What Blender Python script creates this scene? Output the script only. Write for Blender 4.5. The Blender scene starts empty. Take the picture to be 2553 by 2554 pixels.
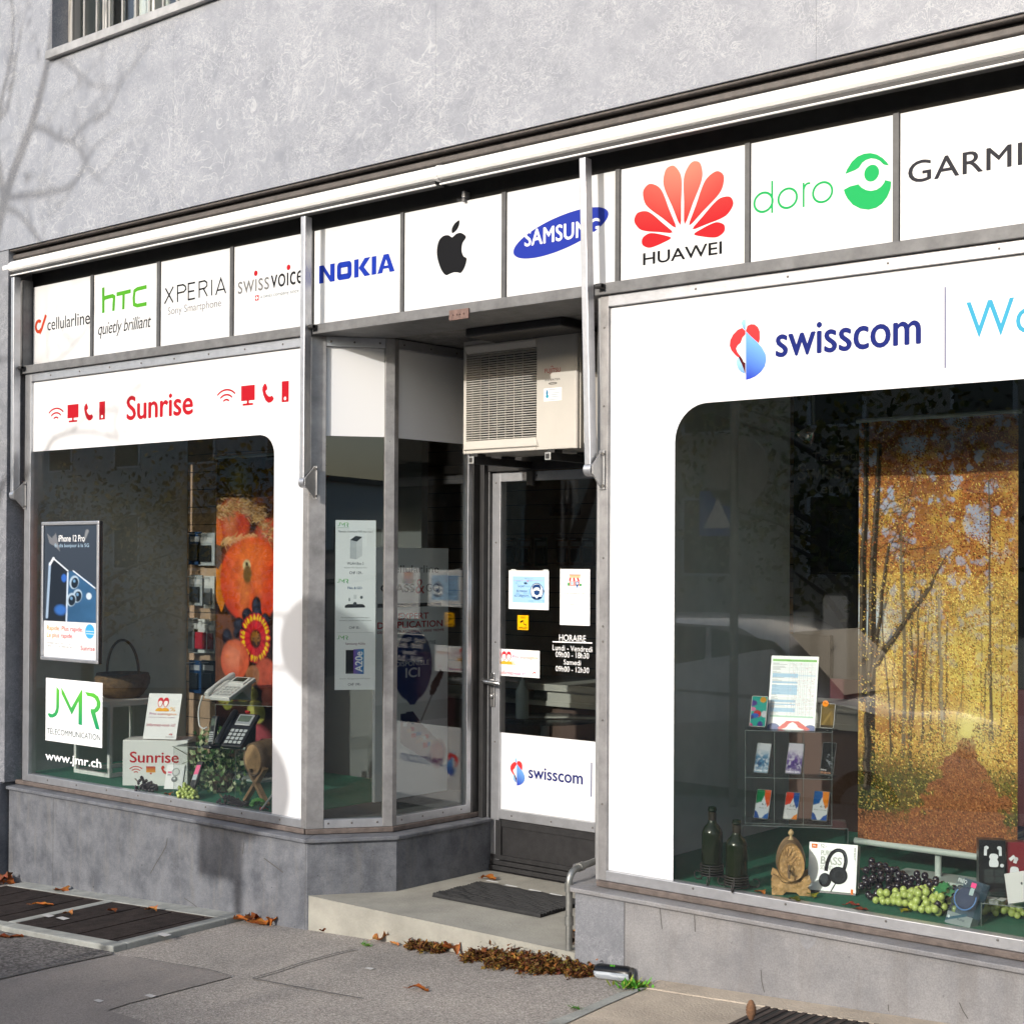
import bpy, math, random
import numpy as np
from mathutils import Vector, Matrix
random.seed(7); RNG=np.random.default_rng(7)
scene=bpy.context.scene
COLL=scene.collection
R_=math.radians
# ------------------------------------------------------------------ camera
CAM=np.array([0.0,-4.75,0.0])                      # metres; y=0 is the shopfront plane, z=0 eye height
FPX,CX,CY=3704.08,1276.5,1372.0                    # lens of the photograph (px of the 2553 px original)
YAW,PITCH,ROLL=-0.68969728,0.00841373,0.00523191
def _rot():
    cy,sy=math.cos(YAW),math.sin(YAW)
    fw=np.array([sy*math.cos(PITCH),cy*math.cos(PITCH),math.sin(PITCH)])
    r=np.array([cy,-sy,0.0]); u=np.cross(r,fw); c,s=math.cos(ROLL),math.sin(ROLL)
    return c*r+s*u,-s*r+c*u,fw
CR,CU,CF=_rot()
cam=bpy.data.cameras.new("camera"); camo=bpy.data.objects.new("camera",cam); COLL.objects.link(camo)
camo.matrix_world=Matrix(((CR[0],CU[0],-CF[0],CAM[0]),(CR[1],CU[1],-CF[1],CAM[1]),(CR[2],CU[2],-CF[2],CAM[2]),(0,0,0,1)))
cam.sensor_width=36; cam.sensor_fit='HORIZONTAL'; cam.lens=FPX/2553*36; cam.shift_y=(CY-1277)/2553
cam.clip_start=.05; cam.clip_end=800; scene.camera=camo
# ------------------------------------------------------------------ light
SUN_EL=20.6; SUNV=Vector((-.03,-1,.376)).normalized()
world=bpy.data.worlds.new("World"); scene.world=world; world.use_nodes=True
nt=world.node_tree; bg=nt.nodes['Background']; sky=nt.nodes.new('ShaderNodeTexSky')
sky.sky_type='NISHITA'; sky.sun_disc=False; sky.sun_elevation=R_(SUN_EL); sky.sun_rotation=R_(182.9)
sky.air_density=1.0; sky.dust_density=3.0; sky.ozone_density=1.0
nt.links.new(sky.outputs[0],bg.inputs[0]); bg.inputs[1].default_value=.15
sl=bpy.data.lights.new("sun","SUN"); sl.energy=2.0; sl.angle=R_(.55); sl.color=(1,.965,.915)
so=bpy.data.objects.new("sun",sl); COLL.objects.link(so); so.rotation_euler=SUNV.to_track_quat('Z','Y').to_euler(); so.location=(0,-20,12)
scene.view_settings.view_transform='Standard'; scene.view_settings.look='None'
scene.view_settings.exposure=.82; scene.view_settings.gamma=1
try:
    scene.cycles.max_bounces=10; scene.cycles.transparent_max_bounces=24; scene.cycles.diffuse_bounces=5
    scene.cycles.glossy_bounces=5; scene.cycles.caustics_reflective=False; scene.cycles.caustics_refractive=False
    scene.cycles.use_denoising=True
except Exception: pass
# ------------------------------------------------------------------ measuring
KD=2553/1931
def ray(u,v):
    return CR*((u*KD-CX)/FPX)-CU*((v*KD-CY)/FPX)+CF
def onY(u,v,y=0.0):
    d=ray(u,v); return CAM+d*((y-CAM[1])/d[1])
def onZ(u,v,z):
    d=ray(u,v); return CAM+d*((z-CAM[2])/d[2])
ZR={'A':(0,500,.4661),'B':(0,1250,.4661),'R1':(1653,100,.4661),'N':(750,350,.4661),'Z3':(700,700,.4661),'Z4':(700,1350,.4661),
    'R5':(1653,1500,.4661),'R6':(1653,800,.4661),'G0':(0,2100,.4661),'G1':(700,1950,.49353),'G2':(1500,2100,.5453),
    'D4':(1180,1380,.21739),'AC':(1130,780,.24331),'PH':(1850,1600,.25884),'LP':(460,1700,.18638),'PU':(520,1130,.37267),
    'GR':(2150,2060,.2087),'CH':(800,1270,.40904),'IP':(90,1270,.32626),'GL':(0,2200,.31072),'PI':(1350,2100,.20704)}
def zp(k,x,y):
    o=ZR[k]; return (o[0]+x*o[2])/KD,(o[1]+y*o[2])/KD
class Pl:
    """a vertical (or tilted) plane: a along ex, b along ez, c towards the viewer"""
    def __init__(s,o,ex,ez):
        s.o=np.array(o,float); s.ex=np.array(ex,float)/np.linalg.norm(ex); s.ez=np.array(ez,float)/np.linalg.norm(ez)
        s.n=np.cross(s.ex,s.ez)
        if s.n@(CAM-s.o)<0: s.n=-s.n
    def P(s,a,b,c=0.0): return s.o+s.ex*a+s.ez*b+s.n*c
    def ab(s,u,v):
        d=ray(u,v); t=((s.o-CAM)@s.n)/(d@s.n); q=CAM+d*t-s.o; return float(q@s.ex),float(q@s.ez)
    def z(s,k,x,y): return s.ab(*zp(k,x,y))
def yawpl(o,psi,tilt=0.0):
    c,s=math.cos(R_(psi)),math.sin(R_(psi)); t=R_(tilt)
    return Pl(o,(c,s,0),(-s*math.sin(t),c*math.sin(t),math.cos(t)))
def front(y): return Pl((0,y,0),(1,0,0),(0,0,1))
GX,GZ=.0573,-1.704
def gz(x,y=0): return GZ+GX*(x+5.15)+.012*y
def onG(u,v,dz=0.0):
    d=ray(u,v)
    # n.(p-p0)=0 with z - GX x - .012 y = GZ+GX*5.15+dz
    k=GZ+GX*5.15+dz; n=np.array([-GX,-.012,1.0]); t=(k-n@CAM)/(n@d); return CAM+d*t
# ------------------------------------------------------------------ colour + materials
def lin(c):
    if isinstance(c,str): c=[int(c[i:i+2],16)/255 for i in (0,2,4)]
    return tuple((x/12.92 if x<=.04045 else ((x+.055)/1.055)**2.4) for x in c)
MATS={}
def pri(m): return m.node_tree.nodes['Principled BSDF']
def mat(name,col,rough=.5,metal=0,var=0.0,scale=8.0,bump=0.0,bscale=None,coat=0.0,spec=.5,col2=None,detail=6):
    """plain principled material whose colour wanders a little (procedural noise) and with fine bump"""
    if name in MATS: return MATS[name]
    m=bpy.data.materials.new(name); m.use_nodes=True; MATS[name]=m; N=m.node_tree.nodes; L=m.node_tree.links; b=pri(m)
    b.inputs['Base Color'].default_value=(*col,1); b.inputs['Roughness'].default_value=rough; b.inputs['Metallic'].default_value=metal
    b.inputs['Specular IOR Level'].default_value=spec
    if coat: b.inputs['Coat Weight'].default_value=coat; b.inputs['Coat Roughness'].default_value=.08
    tc=N.new('ShaderNodeTexCoord')
    if var or col2:
        n=N.new('ShaderNodeTexNoise'); n.inputs['Scale'].default_value=scale; n.inputs['Detail'].default_value=detail; n.inputs['Roughness'].default_value=.65
        r=N.new('ShaderNodeValToRGB'); r.color_ramp.elements[0].position=.3; r.color_ramp.elements[1].position=.7
        c2=col2 or tuple(x*(1-var) for x in col); c1=col if col2 else tuple(min(1,x*(1+var)) for x in col)
        r.color_ramp.elements[0].color=(*c2,1); r.color_ramp.elements[1].color=(*c1,1)
        L.new(tc.outputs['Object'],n.inputs['Vector']); L.new(n.outputs['Fac'],r.inputs[0]); L.new(r.outputs[0],b.inputs['Base Color'])
    if bump:
        n2=N.new('ShaderNodeTexNoise'); n2.inputs['Scale'].default_value=bscale or scale*6; n2.inputs['Detail'].default_value=4
        bm=N.new('ShaderNodeBump'); bm.inputs['Strength'].default_value=bump; bm.inputs['Distance'].default_value=.01
        L.new(tc.outputs['Object'],n2.inputs['Vector']); L.new(n2.outputs['Fac'],bm.inputs['Height']); L.new(bm.outputs[0],b.inputs['Normal'])
    return m
def inkmat(name,rough=.45,coat=0.0,spec=.5):
    m=bpy.data.materials.new(name); m.use_nodes=True; b=pri(m); b.inputs['Roughness'].default_value=rough; b.inputs['Specular IOR Level'].default_value=spec
    a=m.node_tree.nodes.new('ShaderNodeAttribute'); a.attribute_name='Col'
    m.node_tree.links.new(a.outputs['Color'],b.inputs['Base Color'])
    if coat: b.inputs['Coat Weight'].default_value=coat; b.inputs['Coat Roughness'].default_value=.05
    MATS[name]=m; return m
def glassmat(name,tint,mul=1.0,rough=0.0):
    m=bpy.data.materials.new(name); m.use_nodes=True; N=m.node_tree.nodes; L=m.node_tree.links; N.clear()
    out=N.new('ShaderNodeOutputMaterial'); mix=N.new('ShaderNodeMixShader'); tr=N.new('ShaderNodeBsdfTransparent'); gl=N.new('ShaderNodeBsdfGlossy')
    tr.inputs[0].default_value=(*tint,1); gl.inputs['Roughness'].default_value=rough
    fr=N.new('ShaderNodeFresnel'); ge=N.new('ShaderNodeNewGeometry'); mr=N.new('ShaderNodeMapRange')
    mr.inputs['To Min'].default_value=1.5; mr.inputs['To Max'].default_value=1/1.5
    L.new(ge.outputs['Backfacing'],mr.inputs['Value']); L.new(mr.outputs[0],fr.inputs['IOR'])
    mm=N.new('ShaderNodeMath'); mm.operation='MULTIPLY'; mm.inputs[1].default_value=mul; mm.use_clamp=True
    L.new(fr.outputs[0],mm.inputs[0]); L.new(mm.outputs[0],mix.inputs[0]); L.new(tr.outputs[0],mix.inputs[1]); L.new(gl.outputs[0],mix.inputs[2])
    L.new(mix.outputs[0],out.inputs[0]); MATS[name]=m; return m
INK=inkmat('printed_ink',.6,0.0,.12); INKG=inkmat('glossy_print',.3,.4)
GLASS=glassmat('window_glass',(.93,.95,.94),1.6); ACRYL=glassmat('clear_acrylic',(.965,.98,.975),1.0)
def marble(name,base,dark,vein,scale,veinw=.5):
    """mottled marble: clouds at two sizes, dense hair-fine curls, sparse broad white flecks"""
    m=bpy.data.materials.new(name); m.use_nodes=True; MATS[name]=m; N=m.node_tree.nodes; L=m.node_tree.links; b=pri(m)
    b.inputs['Roughness'].default_value=.45; tc=N.new('ShaderNodeTexCoord')
    def nz(sc,det,dist=0.0,rough=.6,seed=0.0):
        mp=N.new('ShaderNodeMapping'); mp.inputs['Location'].default_value=(seed,seed*.37,seed*.71); L.new(tc.outputs['Object'],mp.inputs['Vector'])
        n=N.new('ShaderNodeTexNoise'); n.inputs['Scale'].default_value=sc; n.inputs['Detail'].default_value=det; n.inputs['Roughness'].default_value=rough; n.inputs['Distortion'].default_value=dist
        L.new(mp.outputs[0],n.inputs['Vector']); return n.outputs['Fac']
    def mth(op,a,bv=None,clamp=False):
        x=N.new('ShaderNodeMath'); x.operation=op; x.use_clamp=clamp
        for i,q in enumerate((a,bv)):
            if q is None: continue
            if isinstance(q,(int,float)): x.inputs[i].default_value=q
            else: L.new(q,x.inputs[i])
        return x.outputs[0]
    def rng(a,lo,hi,t0=0.0,t1=1.0):
        r=N.new('ShaderNodeMapRange'); L.new(a,r.inputs['Value'])
        for k,v in (('From Min',lo),('From Max',hi),('To Min',t0),('To Max',t1)): r.inputs[k].default_value=v
        return r.outputs[0]
    def curl(sc,w,dist,seed,mlo,mhi):          # thin bright lines where a warped noise crosses its middle value
        d=mth('ABSOLUTE',mth('SUBTRACT',nz(sc,2.5,dist,.55,seed),.5)); return mth('MULTIPLY',rng(d,0,w,1,0),rng(nz(sc*.22,4,.4,.6,seed+9),mlo,mhi))
    cl=mth('ADD',mth('MULTIPLY',nz(scale*.42,9,1.0,.72,1.0),.62),mth('MULTIPLY',nz(scale*4.2,6,1.4,.7,4.0),.38))
    r1=N.new('ShaderNodeValToRGB'); r1.color_ramp.elements[0].position=.38; r1.color_ramp.elements[1].position=.62; r1.color_ramp.elements[0].color=(*dark,1); r1.color_ramp.elements[1].color=(*base,1); L.new(cl,r1.inputs[0])
    v=mth('MAXIMUM',curl(scale*4.6,.040,2.4,2.0,.40,.58),mth('MULTIPLY',curl(scale*10,.060,2.6,6.0,.38,.58),.8)); v=mth('MAXIMUM',v,mth('MULTIPLY',curl(scale*1.3,.018,1.8,11.0,.47,.58),1.0))
    bl=mth('MULTIPLY',rng(nz(scale*1.1,7,1.2,.72,15.0),.63,.68),rng(nz(scale*.3,2,0,.5,19.0),.50,.60)); v=mth('MULTIPLY',mth('MAXIMUM',v,bl,True),veinw)
    mx=N.new('ShaderNodeMix'); mx.data_type='RGBA'; L.new(v,mx.inputs[0]); L.new(r1.outputs[0],mx.inputs[6]); mx.inputs[7].default_value=(*vein,1)
    L.new(mx.outputs[2],b.inputs['Base Color']); return m
def stone(name,base,dark,stain,scale=3.0):
    """honed grey stone slab: clouds, vertical drip streaks, fine grain and scattered pits"""
    m=bpy.data.materials.new(name); m.use_nodes=True; MATS[name]=m; N=m.node_tree.nodes; L=m.node_tree.links; b=pri(m)
    b.inputs['Roughness'].default_value=.6; tc=N.new('ShaderNodeTexCoord')
    def noise(sc,det,vec=None,rough=.6):
        n=N.new('ShaderNodeTexNoise'); n.inputs['Scale'].default_value=sc; n.inputs['Detail'].default_value=det; n.inputs['Roughness'].default_value=rough
        L.new(vec or tc.outputs['Object'],n.inputs['Vector']); return n
    def ramp(fac,p0,p1,c0,c1):
        r=N.new('ShaderNodeValToRGB'); r.color_ramp.elements[0].position=p0; r.color_ramp.elements[1].position=p1
        r.color_ramp.elements[0].color=(*c0,1); r.color_ramp.elements[1].color=(*c1,1); L.new(fac,r.inputs[0]); return r
    def mixc(fac,a,bcol,mode='MIX'):
        x=N.new('ShaderNodeMix'); x.data_type='RGBA'; x.blend_type=mode; L.new(fac,x.inputs[0]) if not isinstance(fac,float) else setattr(x.inputs[0],'default_value',fac)
        L.new(a,x.inputs[6]); L.new(bcol,x.inputs[7]) if not isinstance(bcol,tuple) else setattr(x.inputs[7],'default_value',(*bcol,1)); return x.outputs[2]
    c=ramp(noise(scale,10,None,.72).outputs['Fac'],.38,.62,dark,base).outputs[0]
    mp=N.new('ShaderNodeMapping'); mp.inputs['Scale'].default_value=(1,1,.12); L.new(tc.outputs['Object'],mp.inputs['Vector'])
    st=ramp(noise(scale*4,5,mp.outputs[0]).outputs['Fac'],.52,.72,(0,0,0),(1,1,1)).outputs[0]
    f=N.new('ShaderNodeMath'); f.operation='MULTIPLY'; f.inputs[1].default_value=.55; L.new(st,f.inputs[0]); c=mixc(f.outputs[0],c,stain)
    pl=ramp(noise(scale*1.7,6).outputs['Fac'],.58,.75,(0,0,0),(1,1,1)).outputs[0]
    f2=N.new('ShaderNodeMath'); f2.operation='MULTIPLY'; f2.inputs[1].default_value=.35; L.new(pl,f2.inputs[0]); c=mixc(f2.outputs[0],c,tuple(min(1,x*1.45) for x in base))
    g=ramp(noise(170,3).outputs['Fac'],.35,.65,(.85,.85,.85),(1.12,1.12,1.12)).outputs[0]; c=mixc(1.0,c,g,'MULTIPLY')
    pt=ramp(noise(38,2).outputs['Fac'],.70,.76,(0,0,0),(1,1,1)).outputs[0]; c=mixc(pt,c,tuple(x*.45 for x in dark))
    L.new(c,b.inputs['Base Color'])
    bm=N.new('ShaderNodeBump'); bm.inputs['Strength'].default_value=.25; bm.inputs['Distance'].default_value=.004
    L.new(noise(90,4).outputs['Fac'],bm.inputs['Height']); L.new(bm.outputs[0],b.inputs['Normal']); return m
def asphalt(name,base,dark,light,agg=150.,bump=.5):
    m=bpy.data.materials.new(name); m.use_nodes=True; MATS[name]=m; N=m.node_tree.nodes; L=m.node_tree.links; b=pri(m)
    b.inputs['Roughness'].default_value=.85; tc=N.new('ShaderNodeTexCoord')
    vo=N.new('ShaderNodeTexVoronoi'); vo.inputs['Scale'].default_value=agg; L.new(tc.outputs['Object'],vo.inputs['Vector'])
    sx=N.new('ShaderNodeSeparateColor'); L.new(vo.outputs['Color'],sx.inputs[0])
    r=N.new('ShaderNodeValToRGB'); e=r.color_ramp.elements; e[0].position=0; e[0].color=(*dark,1); e[1].position=1; e[1].color=(*light,1)
    k=e.new(.45); k.color=(*base,1); L.new(sx.outputs[0],r.inputs[0])
    n=N.new('ShaderNodeTexNoise'); n.inputs['Scale'].default_value=2.2; n.inputs['Detail'].default_value=7; L.new(tc.outputs['Object'],n.inputs['Vector'])
    r2=N.new('ShaderNodeValToRGB'); r2.color_ramp.elements[0].position=.3; r2.color_ramp.elements[1].position=.7
    r2.color_ramp.elements[0].color=(.8,.8,.8,1); r2.color_ramp.elements[1].color=(1.12,1.1,1.08,1); L.new(n.outputs['Fac'],r2.inputs[0])
    mx=N.new('ShaderNodeMix'); mx.data_type='RGBA'; mx.blend_type='MULTIPLY'; mx.inputs[0].default_value=1; L.new(r.outputs[0],mx.inputs[6]); L.new(r2.outputs[0],mx.inputs[7])
    L.new(mx.outputs[2],b.inputs['Base Color'])
    v2=N.new('ShaderNodeTexVoronoi'); v2.inputs['Scale'].default_value=3.2; L.new(tc.outputs['Object'],v2.inputs['Vector']); m2=N.new('ShaderNodeMapRange'); m2.inputs['From Min'].default_value=.035; m2.inputs['From Max'].default_value=.055; m2.inputs['To Min'].default_value=.45; m2.inputs['To Max'].default_value=0; L.new(v2.outputs['Distance'],m2.inputs['Value']); x2=N.new('ShaderNodeMix'); x2.data_type='RGBA'; L.new(m2.outputs[0],x2.inputs[0]); L.new(mx.outputs[2],x2.inputs[6]); x2.inputs[7].default_value=(*[q*.45 for q in base],1); L.new(x2.outputs[2],b.inputs['Base Color'])
    bm=N.new('ShaderNodeBump'); bm.inputs['Strength'].default_value=bump; bm.inputs['Distance'].default_value=.004; L.new(vo.outputs['Distance'],bm.inputs['Height']); L.new(bm.outputs[0],b.inputs['Normal'])
    return m
# ------------------------------------------------------------------ mesh builder
ROOTLOC={}
class MB:
    def __init__(s): s.v=[]; s.f=[]; s.c=[]; s.m=[]; s.s=[]
    def add(s,vs,fs,col=None,mi=0,smooth=False):
        k=len(s.v); s.v.extend([tuple(map(float,p)) for p in vs])
        if col is None: s.c.extend([(1,1,1)]*len(vs))
        elif isinstance(col,tuple): s.c.extend([col]*len(vs))
        else: s.c.extend(list(col))
        for f in fs: s.f.append(tuple(i+k for i in f)); s.m.append(mi); s.s.append(smooth)
        return s
    def hexa(s,p,col=None,mi=0):
        return s.add(p,[(0,3,2,1),(4,5,6,7),(0,1,5,4),(1,2,6,5),(2,3,7,6),(3,0,4,7)],col,mi)
    def box(s,x0,x1,y0,y1,z0,z1,col=None,mi=0):
        return s.hexa([(x0,y0,z0),(x1,y0,z0),(x1,y1,z0),(x0,y1,z0),(x0,y0,z1),(x1,y0,z1),(x1,y1,z1),(x0,y1,z1)],col,mi)
    def pbox(s,pl,a0,a1,b0,b1,c0,c1,col=None,mi=0):
        P=pl.P
        return s.hexa([P(a0,b0,c1),P(a1,b0,c1),P(a1,b0,c0),P(a0,b0,c0),P(a0,b1,c1),P(a1,b1,c1),P(a1,b1,c0),P(a0,b1,c0)],col,mi)
    def bar(s,p,q,w,h,up=(0,0,1),col=None,mi=0):
        p=np.array(p,float); q=np.array(q,float); d=(q-p)/np.linalg.norm(q-p); up=np.array(up,float)
        a=np.cross(d,up); 
        if np.linalg.norm(a)<1e-6: a=np.cross(d,(1,0,0))
        a/=np.linalg.norm(a); b=np.cross(a,d); a=a*w/2; b=b*h/2
        return s.hexa([p-a-b,p+a-b,q+a-b,q-a-b,p-a+b,p+a+b,q+a+b,q-a+b],col,mi)
    def tube(s,pts,r,n=10,col=None,mi=0,caps=True,smooth=True):
        pts=[np.array(p,float) for p in pts]; rs=r if isinstance(r,(list,tuple)) else [r]*len(pts); vs=[];fs=[]
        prev=None
        for i,p in enumerate(pts):
            d=pts[min(i+1,len(pts)-1)]-pts[max(i-1,0)]; d=d/(np.linalg.norm(d)+1e-12)
            if prev is None:
                a=np.cross(d,(0,0,1)); 
                if np.linalg.norm(a)<.1: a=np.cross(d,(1,0,0))
            else: a=prev-d*(prev@d)
            a/=np.linalg.norm(a)+1e-12; prev=a; b=np.cross(d,a)
            for k in range(n):
                t=2*math.pi*k/n; vs.append(p+(a*math.cos(t)+b*math.sin(t))*rs[i])
        for i in range(len(pts)-1):
            for k in range(n):
                k2=(k+1)%n; fs.append((i*n+k,i*n+k2,(i+1)*n+k2,(i+1)*n+k))
        s.add(vs,fs,col,mi,smooth)
        if caps:
            s.add(vs[:n],[tuple(range(n))[::-1]],col,mi); s.add(vs[-n:],[tuple(range(n))],col,mi)
        return s
    def cyl(s,p,q,r,n=16,col=None,mi=0,r2=None): return s.tube([p,q],[r,r if r2 is None else r2],n,col,mi)
    def lathe(s,o,prof,n=24,axis=(0,0,1),col=None,mi=0,smooth=True,colf=None):
        o=np.array(o,float); ax=np.array(axis,float); ax/=np.linalg.norm(ax)
        a=np.cross(ax,(0,1,0)); 
        if np.linalg.norm(a)<.1: a=np.cross(ax,(1,0,0))
        a/=np.linalg.norm(a); b=np.cross(ax,a); vs=[];fs=[];cs=[]
        for r,h in prof:
            for k in range(n):
                t=2*math.pi*k/n; vs.append(o+ax*h+(a*math.cos(t)+b*math.sin(t))*r); cs.append(colf(r,h,k/n) if colf else (col or (1,1,1)))
        for i in range(len(prof)-1):
            for k in range(n):
                k2=(k+1)%n; fs.append((i*n+k,i*n+k2,(i+1)*n+k2,(i+1)*n+k))
        return s.add(vs,fs,cs,mi,smooth)
    def ball(s,c,r,n=10,m=7,sc=(1,1,1),col=None,mi=0):
        vs=[];fs=[]
        for i in range(m+1):
            t=math.pi*i/m
            for k in range(n):
                p=2*math.pi*k/n; vs.append((c[0]+r*sc[0]*math.sin(t)*math.cos(p),c[1]+r*sc[1]*math.sin(t)*math.sin(p),c[2]+r*sc[2]*math.cos(t)))
        for i in range(m):
            for k in range(n):
                k2=(k+1)%n; fs.append((i*n+k,(i+1)*n+k,(i+1)*n+k2,i*n+k2))
        return s.add(vs,fs,col,mi,True)
    def poly(s,pl,pts,c,col=None,mi=0):
        vs=[pl.P(a,b,c) for a,b in pts]; area=sum(pts[i][0]*pts[(i+1)%len(pts)][1]-pts[(i+1)%len(pts)][0]*pts[i][1] for i in range(len(pts)))
        f=tuple(range(len(pts))); n=np.cross(pl.ex,pl.ez)@pl.n
        if area*n<0: f=f[::-1]
        return s.add(vs,[f],col,mi)
    def prism(s,pl,pts,c0,c1,col=None,mi=0):
        n=len(pts); s.poly(pl,pts,c1,col,mi); vs=[pl.P(a,b,c0) for a,b in pts]+[pl.P(a,b,c1) for a,b in pts]
        s.add(vs,[(i,(i+1)%n,(i+1)%n+n,i+n) for i in range(n)],col,mi)
        s.add(vs[:n],[tuple(range(n))],col,mi); return s
    def stroke(s,pl,pts,w,c,col=None,closed=False):
        """flat ribbon of width w along pts with mitred joints"""
        pts=[np.array(p,float) for p in pts]; n=len(pts); L=[];Rr=[]
        for i in range(n):
            p0=pts[(i-1)%n] if (closed or i>0) else None; p1=pts[(i+1)%n] if (closed or i<n-1) else None
            d0=(pts[i]-p0) if p0 is not None else (p1-pts[i]); d1=(p1-pts[i]) if p1 is not None else d0
            d0=d0/(np.linalg.norm(d0)+1e-12); d1=d1/(np.linalg.norm(d1)+1e-12)
            n0=np.array([-d0[1],d0[0]]); n1=np.array([-d1[1],d1[0]]); m=n0+n1; m/=np.linalg.norm(m)+1e-12; k=w/2/max(.35,m@n0)
            L.append(pts[i]+m*k); Rr.append(pts[i]-m*k)
        vs=[pl.P(*p,c) for p in L]+[pl.P(*p,c) for p in Rr]; fs=[]
        for i in range(n if closed else n-1): j=(i+1)%n; fs.append((i,j,j+n,i+n))
        cc=col
        return s.add(vs,fs,cc)
    def rrect(s,a0,a1,b0,b1,r,k=5):
        out=[]
        for cx_,cy_,t0 in ((a1-r,b1-r,0),(a0+r,b1-r,90),(a0+r,b0+r,180),(a1-r,b0+r,270)):
            for i in range(k+1):
                t=R_(t0+90*i/k); out.append((cx_+r*math.cos(t),cy_+r*math.sin(t)))
        return out
    def grid(s,pl,a0,a1,b0,b1,img,c=0.0,bend=None):
        """a printed sheet: colour array (rows from the top) laid on a rectangle, one vertex per sample"""
        h,w=img.shape[:2]; A=np.linspace(a0,a1,w); B=np.linspace(b1,b0,h)
        ca=np.array(bend(np.linspace(0,1,w))) if bend else np.zeros(w)
        V=(pl.o[None,None]+A[None,:,None]*pl.ex+B[:,None,None]*pl.ez+(c+ca)[None,:,None]*pl.n).reshape(-1,3) if bend is not None else (pl.o[None,None]+A[None,:,None]*pl.ex+B[:,None,None]*pl.ez+c*pl.n).reshape(-1,3)
        k=len(s.v); s.v.extend(map(tuple,V)); s.c.extend(map(tuple,img.reshape(-1,3)))
        flip=(np.cross(pl.ex,pl.ez)@pl.n)<0
        for j in range(h-1):
            o=k+j*w
            for i in range(w-1):
                q=(o+i,o+w+i,o+w+i+1,o+i+1); s.f.append(q[::-1] if flip else q)
        nf=(h-1)*(w-1); s.m.extend([0]*nf); s.s.extend([False]*nf); return s
    def build(s,name,mats,parent=None,at=None,bevel=0.0,seg=2):
        if not isinstance(mats,(list,tuple)): mats=[mats]
        off=ROOTLOC.get(parent.name,(0,0,0)) if parent is not None else (at if at is not None else (0,0,0))
        V=np.array(s.v,float)-np.array(off,float)
        me=bpy.data.meshes.new(name); me.from_pydata(V.tolist(),[],s.f); me.update()
        for m in mats: me.materials.append(m)
        me.polygons.foreach_set('material_index',s.m); me.polygons.foreach_set('use_smooth',s.s)
        at_=me.color_attributes.new('Col','FLOAT_COLOR','POINT'); C4=np.ones((len(s.v),4)); C4[:,:3]=np.array(s.c,float); at_.data.foreach_set('color',C4.ravel())
        o=bpy.data.objects.new(name,me); COLL.objects.link(o)
        if parent is not None: o.parent=parent; ROOTLOC[o.name]=off
        elif at is not None: o.location=at; ROOTLOC[o.name]=tuple(at)
        if bevel:
            b=o.modifiers.new('bevel','BEVEL'); b.width=bevel; b.segments=seg; b.limit_method='ANGLE'; b.angle_limit=R_(40); b.harden_normals=False
        return o
def thing(name,label,cat,loc,group=None):
    o=bpy.data.objects.new(name,None); COLL.objects.link(o); o.location=tuple(float(x) for x in loc); o.empty_display_size=.05
    o['label']=label; o['category']=cat
    if group: o['group']=group
    ROOTLOC[o.name]=tuple(float(x) for x in loc); return o
def tag(o,label=None,cat=None,group=None,kind=None):
    if label: o['label']=label
    if cat: o['category']=cat
    if group: o['group']=group
    if kind: o['kind']=kind
    return o
def copy_tree(o,parent=None):
    c=o.copy(); COLL.objects.link(c)
    if parent is not None: c.parent=parent
    for ch in list(o.children): copy_tree(ch,c)
    return c
# lettering -----------------------------------------------------------------
_TC={}
def textgeo(s,bold=0.0,shear=0.0,spacing=1.0):
    k=(s,bold,shear,spacing)
    if k in _TC: return _TC[k]
    cu=bpy.data.curves.new('lettering','FONT'); cu.body=s; cu.size=1; cu.offset=bold; cu.shear=shear; cu.space_character=spacing; cu.fill_mode='FRONT'; cu.resolution_u=4
    o=bpy.data.objects.new('lettering',cu); COLL.objects.link(o)
    dg=bpy.context.evaluated_depsgraph_get(); dg.update(); me=bpy.data.meshes.new_from_object(o.evaluated_get(dg))
    V=np.array([v.co[:2] for v in me.vertices]); F=[tuple(p.vertices) for p in me.polygons]
    bpy.data.objects.remove(o); bpy.data.curves.remove(cu); bpy.data.meshes.remove(me)
    V=(V-V.min(0))/np.maximum(V.max(0)-V.min(0),1e-9); _TC[k]=(V,F); return V,F
def lettering(mb,pl,s,a0,a1,b0,b1,c,col,bold=0.0,shear=0.0,spacing=1.0,colf=None):
    V,F=textgeo(s,0.0,shear,spacing); f=max(0,bold)*(b1-b0)*.85      # bold: the glyphs laid down again a hair to each side
    flip=(np.cross(pl.ex,pl.ez)@pl.n)<0; FF=[q[::-1] if flip else q for q in F]; cs=[colf(x,y) for x,y in V] if colf else col
    for i,(dx,dz) in enumerate(((0,0),(f,0),(-f,0),(0,f*.7),(0,-f*.7)) if f>0 else ((0,0),)):
        mb.add([pl.P(a0+f+dx+x*(a1-a0-2*f),b0+f*.7+dz+y*(b1-b0-1.4*f),c+i*1.6e-5) for x,y in V],FF,cs)
    return mb
def zlet(mb,pl,k,s,x0,yb,yt,x1,c,col,y1=None,**kw):
    """lettering whose box was measured on the photograph: lower-left (x0,yb), upper-left (x0,yt), right end x1"""
    a0,b0=pl.z(k,x0,yb); _,b1=pl.z(k,x0,yt); a1,_=pl.z(k,x1,yb); return lettering(mb,pl,s,a0,a1,b0,b1,c,col,**kw)
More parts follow.
